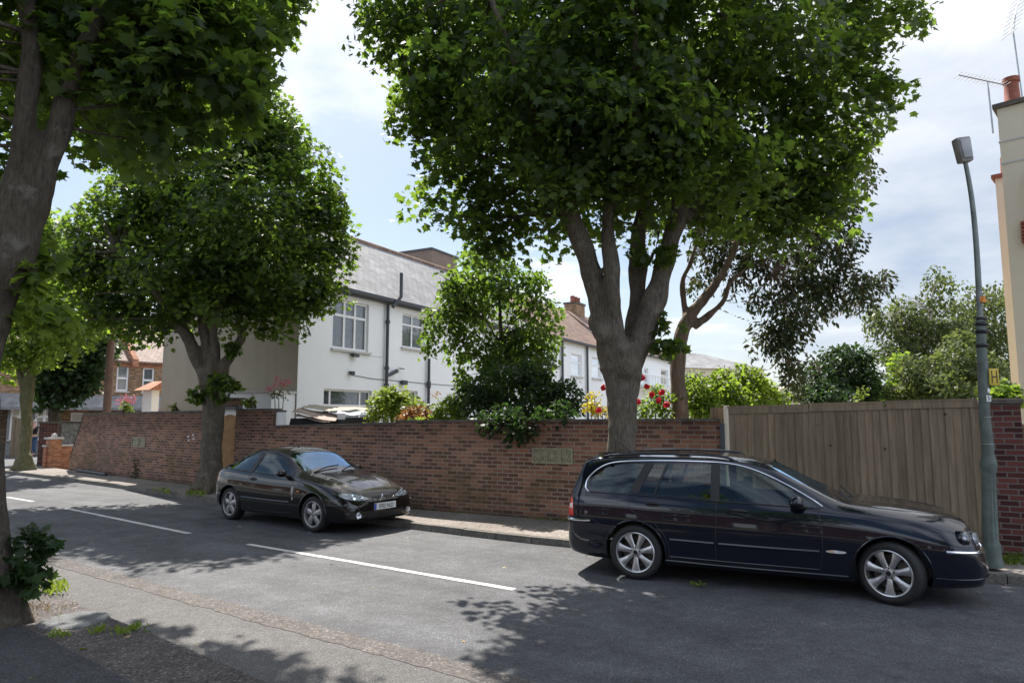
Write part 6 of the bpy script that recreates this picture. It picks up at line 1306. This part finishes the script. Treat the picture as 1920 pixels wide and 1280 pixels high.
# aerials
def aerial(name, label, base, topm, boom_a, boom_b, ne, el, r=.012):
    o = thing(name, label, 'aerial', base); b0 = Vector(base); m_ = MB(); m_.tube([Vector((0, 0, 0)), topm-b0], .016, 6); m_.build('mast', 'aerial_metal', o)
    k = MB(); k.tube([boom_a-b0, boom_b-b0], r, 5); dr = (boom_b-boom_a); sd = Vector((0, 1, .0)) if abs(dr.x) > abs(dr.y) else Vector((1, 0, 0)); sd = dr.cross(Vector((0, 0, 1))).normalized()
    for i in range(ne): c_ = boom_a.lerp(boom_b, i/(ne-1))-b0; k.tube([c_-sd*el/2, c_+sd*el/2], .006, 4)
    k.tube([topm-b0, (boom_a.lerp(boom_b, .62))-b0], .012, 5); k.build('antenna', 'aerial_metal', o); return o
aerial('tv_aerial', 'television aerial with long boom pointing left from the cream chimney', P(1862, 250, Yc-.3), P(1853, 165, Yc-.3), P(1797, 141, Yc-.3), P(1886, 160, Yc-.3), 14, .28)
aerial('tv_aerial', 'tall television aerial mast above the right edge of the cream chimney', P(1921, 215, Yc+.4), P(1900, 62, Yc+.4), P(1893, 64, Yc+.4), P(1912, -4, Yc+.4), 9, .5)
# ---------------------------------------------------------------- far left: terrace over the side street
Yh = 38; o = P(100, 760, Yh); o.z = 0
th = thing('brick_terrace', 'yellow brick terrace with white sash windows across the side street', 'house', o, ang-R(14))
dx_ = Vector((math.cos(ang-R(14)), math.sin(ang-R(14)), 0))
def TP(px, py, y=0.0):
    nrm = Vector((-dx_.y, dx_.x, 0)); d = ray(px, py); O = Vector((0, 0, H)); t_ = ((o+nrm*y)-O).dot(nrm)/d.dot(nrm); p_ = O+d*t_; return (p_-o).dot(dx_), p_.z
xe0, xe1 = TP(-40, 760)[0], TP(330, 760)[0]; ez_ = TP(277, 679)[1]; ops = []
for (x0_, x1_, y0_, y1_) in ((217, 240, 684, 733), (266, 288, 689, 736), (130, 156, 773, 818)):
    a_, b2 = TP(x0_, y1_), TP(x1_, y1_); ops.append((a_[0], b2[0], (a_[1]+b2[1])/2, TP((x0_+x1_)/2, y0_)[1]))
openwall(th, 'front_wall', 'brick_yellow', xe0, xe1, 0, ez_, ops, depth=.12)
for k, o_ in enumerate(ops): window(th, *o_, rows=(.5,) if k < 2 else (.62,), fw=.10)
m = MB()
for o_ in ops: m.box(((o_[0]+o_[1])/2, -.01, o_[3]+.14), (o_[1]-o_[0]+.3, .03, .26))
m.box(((xe0+xe1)/2, -.008, ez_-.20), (xe1-xe0, .02, .30)); m.build('red_brick_band', 'brick_orange', th)
r_ = MB(); sl_ = .75; r_.add([(xe0, -.3, ez_), (xe1, -.3, ez_), (xe1, 4, ez_+3.1), (xe0, 4, ez_+3.1), (xe0, -.3, ez_-.1), (xe1, -.3, ez_-.1), (xe1, 4, ez_-.1), (xe0, 4, ez_-.1)], [(0, 1, 2, 3), (0, 4, 5, 1), (1, 5, 6, 2), (2, 6, 7, 3), (3, 7, 4, 0)]); ro = r_.build('roof', 'clay_tile', th)
gx = TP(250, 660)[0]; m = MB(); m.add([(gx-.15, -.55, ez_-.3), (gx+.15, -.55, ez_-.3), (gx+.15, 4, ez_+3.3), (gx-.15, 4, ez_+3.3), (gx-.15, -.55, ez_+.1), (gx+.15, -.55, ez_+.1), (gx+.15, 4, ez_+3.55), (gx-.15, 4, ez_+3.55)], [(0, 1, 5, 4), (4, 5, 6, 7), (0, 4, 7, 3), (1, 2, 6, 5)]); m.build('party_parapet', 'brick_orange', th)
pzt, pzb = TP(250, 742)[1], TP(250, 765)[1]; m = MB(); x0_, x1_ = TP(-30, 750)[0], TP(300, 750)[0]; m.add([(x0_, 0, pzt), (x1_, 0, pzt), (x1_, -1.5, pzb), (x0_, -1.5, pzb), (x0_, 0, pzt-.25), (x1_, 0, pzt-.25), (x1_, -1.5, pzb-.15), (x0_, -1.5, pzb-.15)], [(0, 1, 2, 3), (2, 3, 7, 6), (4, 5, 6, 7), (0, 3, 7, 4), (1, 5, 6, 2)]); m.build('canopy', 'slate', th)
# projecting bay with white windows on the left
bx0, bx1 = TP(4, 800)[0], TP(96, 800)[0]; bz0, bz1 = TP(40, 822)[1], TP(40, 763)[1]; by = -1.0
openwall(th, 'bay_front', 'render_grey', bx0, bx1, 0, bz1+.12, [(bx0+.12, (bx0+bx1)/2-.1, bz0, bz1), ((bx0+bx1)/2+.1, bx1-.12, bz0, bz1)], y=by)
m = MB(); m.add([(bx1, by, 0), (bx1, 0, 0), (bx1, 0, bz1+.1), (bx1, by, bz1+.1)], [(0, 1, 2, 3)]); m.build('bay_side', 'render_grey', th)
for a_, b2 in ((bx0+.12, (bx0+bx1)/2-.1), ((bx0+bx1)/2+.1, bx1-.12)): window(th, a_, b2, bz0, bz1, y=by, cols=(.5,), rows=(.70,), fw=.12, name='bay_window')
# little porch hood with orange tiles near the gable end
pp = P(292, 735, 26); pp.z = 0; ph = thing('porch', 'small white porch with orange tiled hood beside the brown gable', 'porch', pp, ang)
zt_, zb_ = P(292, 716, 26).z, P(292, 731, 26).z; MB().box((0.05, .35, zb_/2), (.30, .55, zb_)).build('wall', 'white_render', ph)
m = MB(); m.add([(-.35, -.1, zb_), (.34, -.1, zb_), (.34, .8, zb_), (-.35, .8, zb_), (.30, .0, zt_+.05), (.30, .7, zt_+.05)], [(0, 1, 4), (1, 2, 5, 4), (2, 3, 5), (3, 0, 4, 5), (0, 3, 2, 1)]); m.build('roof', 'orange_tile', ph)
# wooden pole
b = ground_pt(193, 25.5, 0); pl_ = thing('telegraph_pole', 'brown wooden pole rising behind the left end of the brick wall', 'pole', b); MB().tube([(0, 0, 0), (0, 0, P(193, 590, 25.5).z)], [.15, .12], 14).build('shaft', 'wood_pole', pl_, smooth=True)
# low garden walls on the corner
a_ = P(150, 840, 27); a_.z = 0; c_ = P(86, 840, 26); c_.z = 0
gw_ = thing('low_garden_wall', 'low orange brick front garden wall at the street corner', 'wall', c_, math.atan2((a_-c_).y, (a_-c_).x)); L_ = (a_-c_).length
MB().box((L_/2, .1, .42), (L_, .22, .84)).build('brickwork', 'brick_orange', gw_); MB().box((L_/2, .1, .875), (L_+.06, .30, .06)).build('coping', 'stone_sill', gw_)
m = MB(); m.box((.25, -.02, .56), (.36, .40, 1.12)); m.build('pier', 'brick_orange', gw_); m = MB(); m.box((.25, -.02, 1.16), (.48, .52, .07)); m.sphere((.25, -.02, 1.25), .10, 10, 7); m.build('pier_cap', 'stone_sill', gw_)
c_ = P(70, 845, 28.5); c_.z = 0; g2 = thing('brick_gate_pier', 'dark red brick gate pier between the corner sycamore and the orange wall', 'pier', c_, .5); MB().box((.35, 0, .85), (.62, .5, 1.7)).build('brickwork', 'brick_pier', g2); MB().box((.35, 0, 1.73), (.72, .6, .07)).build('cap', 'coping_stone', g2)
c_ = P(108, 840, 32); c_.z = 0; g3 = thing('stone_garden_wall', 'rough grey stone garden wall below the terrace window', 'wall', c_, .25); MB().box((.75, 0, .85), (1.7, .3, 1.7)).build('stonework', 'stone_wall', g3); MB().box((.75, 0, 1.73), (1.8, .36, .08)).build('coping', 'coping_stone', g3)
c_ = P(22, 850, 34); c_.z = 0; g4 = thing('front_fence', 'weathered wooden gate post and panel left of the corner sycamore', 'fence', c_, .2); MB().box((.45, 0, .95), (.75, .10, 1.9)).build('panel', 'fence_wood', g4); MB().box((.0, 0, 1.0), (.14, .14, 2.0)).build('post', 'fence_wood', g4)
# pipe lying at the wall foot
a_, b2 = G(146, 881, PZ+.05), G(199, 889, PZ+.05); pp_ = thing('loose_pipe', 'black length of pipe lying on the pavement at the wall foot', 'pipe', a_); MB().tube([(0, 0, 0), b2-a_], .05, 10).build('tube', 'pipe_dark', pp_, smooth=True)
# collapsed shed roof behind the wall
c_ = P(535, 790, 17.4); c_.z = 0; sh_ = thing('shed', 'collapsing garden shed with rusty sagging sheets on its roof', 'shed', c_, math.atan2(-.47, .88)*.4)
def SPt(px, py, Y): return P(px, py, Y)-c_
def lsh(v): return Matrix.Rotation(-sh_.rotation_euler[2], 4, 'Z') @ v
MB().add([lsh(SPt(*q)) for q in ((530, 850, 17.2), (720, 850, 17.2), (700, 782, 17.2), (545, 784, 17.2), (530, 850, 18.6), (720, 850, 18.6), (700, 782, 18.6), (545, 784, 18.6))], [(0, 1, 2, 3), (4, 7, 6, 5), (0, 4, 5, 1), (3, 2, 6, 7), (0, 3, 7, 4), (1, 5, 6, 2)]).build('walls', 'room_dark', sh_)
def sheet3(q, m, name='roof_sheet', n=18, amp=.018):
    a_, b2, c2_, d2 = [lsh(SPt(*k)) for k in q]; mm = MB(); V = []
    for i in range(n+1):
        for j in range(7):
            u, v = i/n, j/6; p_ = a_.lerp(b2, u).lerp(d2.lerp(c2_, u), v); p_.z += amp*math.sin(v*22)+.02*math.sin(u*7+v*3); V.append(p_)
    mm.add(V, [(i*7+j, (i+1)*7+j, (i+1)*7+j+1, i*7+j+1) for i in range(n) for j in range(6)]); return mm.build(name, m, sh_, smooth=True)
sheet3([(545, 772, 17.0), (628, 790, 17.0), (640, 779, 17.6), (566, 764, 17.8)], 'rust_sheet'); sheet3([(560, 765, 17.7), (640, 770, 17.3), (720, 768, 17.6), (590, 758, 18.3)], 'brown_render')
sheet3([(630, 774, 17.1), (672, 778, 17.1), (690, 771, 17.4), (640, 770, 17.5)], 'curtain'); sheet3([(552, 781, 16.95), (618, 792, 16.95), (630, 788, 17.2), (560, 776, 17.3)], 'rust_sheet')
MB().box(lsh(SPt(640, 780, 16.95)), (.20, .05, .16)).build('white_bag', 'white_paint', sh_, bevel=.02)
c_ = P(525, 785, 17.0); wb_ = thing('white_board', 'square white board standing behind the low part of the brick wall', 'board', Vector((c_.x, c_.y, 0)), -.4); zt_, zb_ = P(525, 772, 17).z, .3; MB().box((0, 0, (zt_+zb_)/2), (.34, .03, zt_-zb_)).build('panel', 'white_paint', wb_); MB().box((0, .0, zt_+.02), (.36, .05, .04)).build('rim', 'pipe_dark', wb_)
# ---------------------------------------------------------------- person by the corner tree
pb = ground_pt(60, 35.5, 0.02); pe = thing('person', 'person in dark top and jeans reaching out one arm beside the corner sycamore', 'person', pb, R(-10))
def skin(root_, name, verts, edges, rad, m, sub=1, rootv=0):
    me = bpy.data.meshes.new(name); me.from_pydata([tuple(v) for v in verts], edges, []); o_ = bpy.data.objects.new(name, me); COL.objects.link(o_)
    s2_ = o_.modifiers.new('s', 'SKIN'); 
    for i, r in enumerate(rad): me.skin_vertices[0].data[i].radius = (r, r) if not isinstance(r, tuple) else r
    me.skin_vertices[0].data[rootv].use_root = True; s3_ = o_.modifiers.new('u', 'SUBSURF'); s3_.levels = sub; s3_.render_levels = sub
    dg = bpy.context.evaluated_depsgraph_get(); me2 = bpy.data.meshes.new_from_object(o_.evaluated_get(dg)); bpy.data.objects.remove(o_); me2.materials.clear(); return link(name, me2, m, root_, smooth=True, sharp=180, fixn=False)
V = [(0, 0, .95), (0, 0, 1.2), (0, 0, 1.42), (0, -.01, 1.52), (0, -.02, 1.62), (0, 0, 1.74), (.19, 0, 1.42), (.42, -.12, 1.30), (.68, -.22, 1.36), (.76, -.24, 1.37), (-.19, 0, 1.42), (-.24, .02, 1.12), (-.22, -.06, .88), (-.22, -.08, .80), (.10, 0, .88), (.11, -.02, .48), (.11, .02, .09), (.12, -.14, .04), (-.10, 0, .88), (-.13, .03, .48), (-.14, .06, .09), (-.15, -.10, .04)]
E = [(0, 1), (1, 2), (2, 3), (3, 4), (4, 5), (2, 6), (6, 7), (7, 8), (8, 9), (2, 10), (10, 11), (11, 12), (12, 13), (0, 14), (14, 15), (15, 16), (16, 17), (0, 18), (18, 19), (19, 20), (20, 21)]
RD = [(.15, .11), (.14, .10), (.15, .10), .055, .085, .07, .065, .045, .032, .028, .065, .045, .032, .028, .09, .06, .045, .04, .09, .06, .045, .04]
bo = skin(pe, 'body', V, E, RD, 'skin')
for k in range(5): pass
# fingers, each its own chain rooted in the palm
for hx, hy, hz, dxx, dzz in ((.76, -.24, 1.37, 1, -.1), (-.22, -.08, .80, 0, -1)):
    for k in range(5):
        o_ = (k-2)*.016; L_ = (.05, .075, .08, .075, .06)[k]; f_ = MB()
        if dxx: f_.tube([(hx-.01, hy+o_, hz), (hx+L_*.6, hy+o_*1.2, hz-.005), (hx+L_, hy+o_*1.3, hz-.025)], [.010, .009, .007], 6)
        else: f_.tube([(hx, hy+o_, hz+.01), (hx, hy+o_*1.1-.004, hz-L_*.6), (hx, hy+o_-.02, hz-L_)], [.010, .009, .007], 6)
        f_.build('finger', 'skin', pe, smooth=True)
skin(pe, 'shirt', [(0, 0, .96), (0, 0, 1.2), (0, 0, 1.41), (.20, 0, 1.41), (.40, -.11, 1.31), (-.20, 0, 1.41), (-.245, .02, 1.15)], [(0, 1), (1, 2), (2, 3), (3, 4), (2, 5), (5, 6)], [(.175, .135), (.16, .12), (.165, .12), .085, .07, .085, .07], 'cloth_black')
skin(pe, 'jeans', [(0, 0, .95), (.10, 0, .86), (.11, -.02, .48), (.11, .02, .10), (-.10, 0, .86), (-.13, .03, .48), (-.14, .06, .10)], [(0, 1), (1, 2), (2, 3), (0, 4), (4, 5), (5, 6)], [(.16, .12), .11, .08, .065, .11, .08, .065], 'jeans')
h_ = MB(); h_.sphere((0, .02, 1.735), (.095, .105, .085), 14, 10); h_.build('hair', 'hair_grey', pe, smooth=True)
f_ = MB(); f_.sphere((0, -.095, 1.665), (.014, .02, .02), 8, 6); f_.sphere((.032, -.078, 1.69), .012, 8, 6); f_.sphere((-.032, -.078, 1.69), .012, 8, 6); f_.build('face_features', 'skin', pe, smooth=True)
# ---------------------------------------------------------------- kerbside growth, litter, slab
def tufts(name, label, pts, n, h, m='grass_blade', spread=.12, z=0.0):
    C, N_, A_, S_ = [], [], [], []
    for p_ in pts:
        k = n; off_ = RNG.normal(0, spread, (k, 2)); 
        for i in range(k): C.append((p_.x+off_[i, 0], p_.y+off_[i, 1], p_.z+h*.25)); th_ = RNG.uniform(0, 6.28); A_.append((math.cos(th_)*.5, math.sin(th_)*.5, 1)); N_.append((math.cos(th_+1.57), math.sin(th_+1.57), .1)); S_.append(h*RNG.uniform(.5, 1.3))
    C = np.array(C); r0 = Vector(pts[0]); e_ = leaves_mesh(name, C, unit(np.array(N_)), unit(np.array(A_)), np.array(S_), LANCE*np.array([.9, 1]), m, None, fold=.5)
    e_['kind'] = 'stuff'; return e_
# grass bank at the foot of the right pier
bank = [G(1878+random.uniform(-10, 60), 1000+random.uniform(-4, 22), PZ) for i in range(50)]
tufts('grass', '', bank, 26, .17, spread=.09)
tufts('grass', '', [G(1890+random.uniform(-10, 30), 1050+random.uniform(-8, 8), PZ) for i in range(14)], 24, .07, 'leaf_bright', .05)
tufts('grass', '', [G(x_+random.uniform(-6, 6), y_+random.uniform(-3, 3), NZ) for x_, y_ in ((222, 1182), (235, 1186), (246, 1180), (255, 1176), (115, 1192), (108, 1190), (180, 1184), (190, 1180)) for _ in range(2)], 16, .055, 'leaf_lime', .03)
tufts('grass', '', [G(x_, y_, .02) for x_, y_ in ((270, 1190), (262, 1184), (322, 1222), (330, 1224), (345, 1236), (360, 1242), (372, 1246), (385, 1249), (398, 1252))], 18, .05, 'grass_blade', .035)
tufts('grass', '', [G(95+random.uniform(-20, 20), 1105+random.uniform(-8, 8), NZ) for _ in range(10)], 16, .10, 'leaf_lime', .06)
tufts('grass', '', [G(30+random.uniform(-40, 90), 1140+random.uniform(-8, 14), NZ) for _ in range(16)], 14, .045, 'dry_leaf', .06)
tufts('grass', '', [G(x_, y_, PZ) for x_, y_ in ((318, 925), (362, 928), (366, 926), (372, 930), (382, 925), (418, 929), (300, 921))], 12, .16, 'leaf_lime', .08)
wb = []
for i in range(90):
    px = random.uniform(160, 1078); p_, a_ = wallat(px); wb.append(Vector((p_.x, p_.y, PZ))+Vector((random.uniform(0, .05)*-.4, -random.uniform(.02, .16), 0)))
tufts('weeds', '', wb[:70], 7, .06, 'grass_blade', .07)
tufts('weeds', '', [wallat(263)[0]+Vector((-.02, -.05, PZ+.1*k)) for k in range(6)], 12, .13, 'leaf_dark', .07)
for k in range(3):
    pass
cl = [p for p in resample(KERB, 400) if -16 < p.x < 6]
tufts('weeds', '', [p+Vector((0, -.03, 0)) for p in cl if random.random() < .13], 6, .035, 'dry_leaf', .05)
sl3 = [p for p in resample(NEAR, 500) if -4.5 < p.x < -1]
tufts('weeds', '', [p+Vector((0, .02, 0)) for p in sl3 if random.random() < .25], 6, .03, 'grass_blade', .03)
# fallen leaves, each a leaf of its own
FLV = [(1310, 1098, 'leaf_lime', .16), (1112, 1103, 'dry_leaf', .06), (1040, 1112, 'dry_leaf', .05), (450, 985, 'dry_leaf', .07), (765, 1006, 'dry_leaf', .06), (580, 996, 'dry_leaf', .05), (52, 1269, 'leaf_lime', .10), (155, 1212, 'leaf_lime', .07), (130, 1112, 'dry_leaf', .07), (240, 1190, 'dry_leaf', .06), (370, 1206, 'dry_leaf', .05),
       (1850, 1090, 'dry_leaf', .11), (1868, 1088, 'dry_leaf', .09), (1885, 1094, 'dry_leaf', .10), (1905, 1091, 'dry_leaf', .12), (1835, 1107, 'dry_leaf', .06), (620, 1056, 'dry_leaf', .05), (1100, 1040, 'dry_leaf', .05), (1118, 1041, 'dry_leaf', .07), (330, 952, 'dry_leaf', .08), (262, 937, 'dry_leaf', .12), (205, 925, 'dry_leaf', .10), (945, 1062, 'dry_leaf', .05), (780, 960, 'dry_leaf', .06), (900, 985, 'dry_leaf', .05), (980, 990, 'dry_leaf', .06), (525, 1162, 'dry_leaf', .04), (870, 1200, 'dry_leaf', .04), (700, 1100, 'dry_leaf', .03)]
for i, (px, py, mm, s_) in enumerate(FLV):
    p_ = G(px, py, .012); onp = (py < 990 and px > 400) or (px < 300 and py > 1160)
    if onp: p_ = G(px, py, (PZ if py < 1000 else NZ)+.012)
    a_ = random.uniform(0, 6.28); lo = thing('fallen_leaf', 'dry fallen leaf lying on the road or pavement' if mm == 'dry_leaf' else ('green leaf cluster on the road in front of the estate car' if i == 0 else 'green fallen leaf on the near pavement'), 'leaf', p_, a_, 'fallen leaves')
    leaves_mesh('blade', np.array([[0, 0, .0]]), unit(np.array([[.15, .1, 1.]])), np.array([[1., 0, .1]]), np.array([s_]), MAPLE_S, mm, lo, fold=.35)
    if i == 0:
        leaves_mesh('blade', RNG.normal(0, .03, (5, 3))*np.array([[1, 1, .3]])+np.array([[0, 0, .03]]), unit(RNG.normal(0, .5, (5, 3))+np.array([[0, 0, 1]])), RNG.normal(size=(5, 3)), np.full(5, .08), MAPLE_S, mm, lo, fold=.3)
# round slab at the near kerb
c_ = G(140, 1162, NZ); sb = thing('round_slab', 'round grey concrete slab set in the near pavement edge', 'slab', c_); m = MB(); m.lathe([(0, .012), (.20, .012), (.27, .009), (.285, 0), (.285, -.05)], 48); m.build('slab', 'concrete', sb, smooth=True, sharp=40)
# ---------------------------------------------------------------- near side of the street, behind the viewer: unseen, added for car glass and paint to reflect
dv = Vector((.87, -.49, 0)); nv = Vector((-.49, -.87, 0)); o_ = Vector((-66, 31, 0))+nv*12
near = thing('brick_terrace', 'unseen red brick terrace behind the viewer, added for the car reflections', 'house', o_, math.atan2(dv.y, dv.x)+math.pi); near.location = o_+dv*98; ops = []
for i in range(17):
    x_ = 3+i*5.4
    for a_, b2 in ((1.0, 2.5), (3.9, 5.3)): ops += [(x_, x_+1.3, a_, b2)]
    ops += [(x_+2.6, x_+3.5, .1, 2.2)]
openwall(near, 'front_wall', 'brick_pier', 0, 98, 0, 6.0, ops, y=0)
for w_ in ops:
    if w_[2] > .5: window(near, *w_, cols=(.5,), rows=(.5,), curtains=False)
MB().add([(0, -.3, 5.9), (98, -.3, 5.9), (98, 4.5, 9), (0, 4.5, 9), (98, 9, 5.9), (0, 9, 5.9)], [(0, 1, 2, 3), (3, 2, 4, 5), (0, 3, 5), (1, 4, 2)]).build('roof', 'slate', near)
for k, (x_, y_) in enumerate(((-3.6, -3.6), (6.0, -6.0), (-17.5, 9.0))):
    b = Vector((x_, y_, NZ)); t = tree('sycamore_tree', ('unseen sycamore behind the viewer to the left, added for the car reflections', 'unseen sycamore behind the viewer to the right, added for the car reflections', 'unseen sycamore farther down the near pavement, added for the car reflections')[k], b, TG)
    wo, sk = wood(t, [[(b, .33), (b+Vector((0, 0, .5)), .27), (b+Vector((0, 0, 2.6)), .26)], [(b+Vector((0, 0, 2.4)), .25), (b+Vector((-.8, 0, 4)), .16), (b+Vector((-1.4, .3, 6)), .08)], [(b+Vector((0, 0, 2.4)), .25), (b+Vector((.7, .2, 4.2)), .15), (b+Vector((1.3, 0, 6.2)), .08)]], 'bark_grey', .06, flare=(b, .27, 6))
    crown(t, [(b+Vector(c), (r, r, r*.8)) for c, r in (((0, 0, 5.2), 2.2), ((-1.8, 0, 5.4), 1.6), ((1.8, .3, 5.6), 1.6), ((0, 1.4, 6.2), 1.7), ((0, -1.4, 6.4), 1.7), ((0, 0, 7.2), 2.0))], 260, 18, .20, MAPLE_S, 'leaf_sycamore', clump_r=.6)
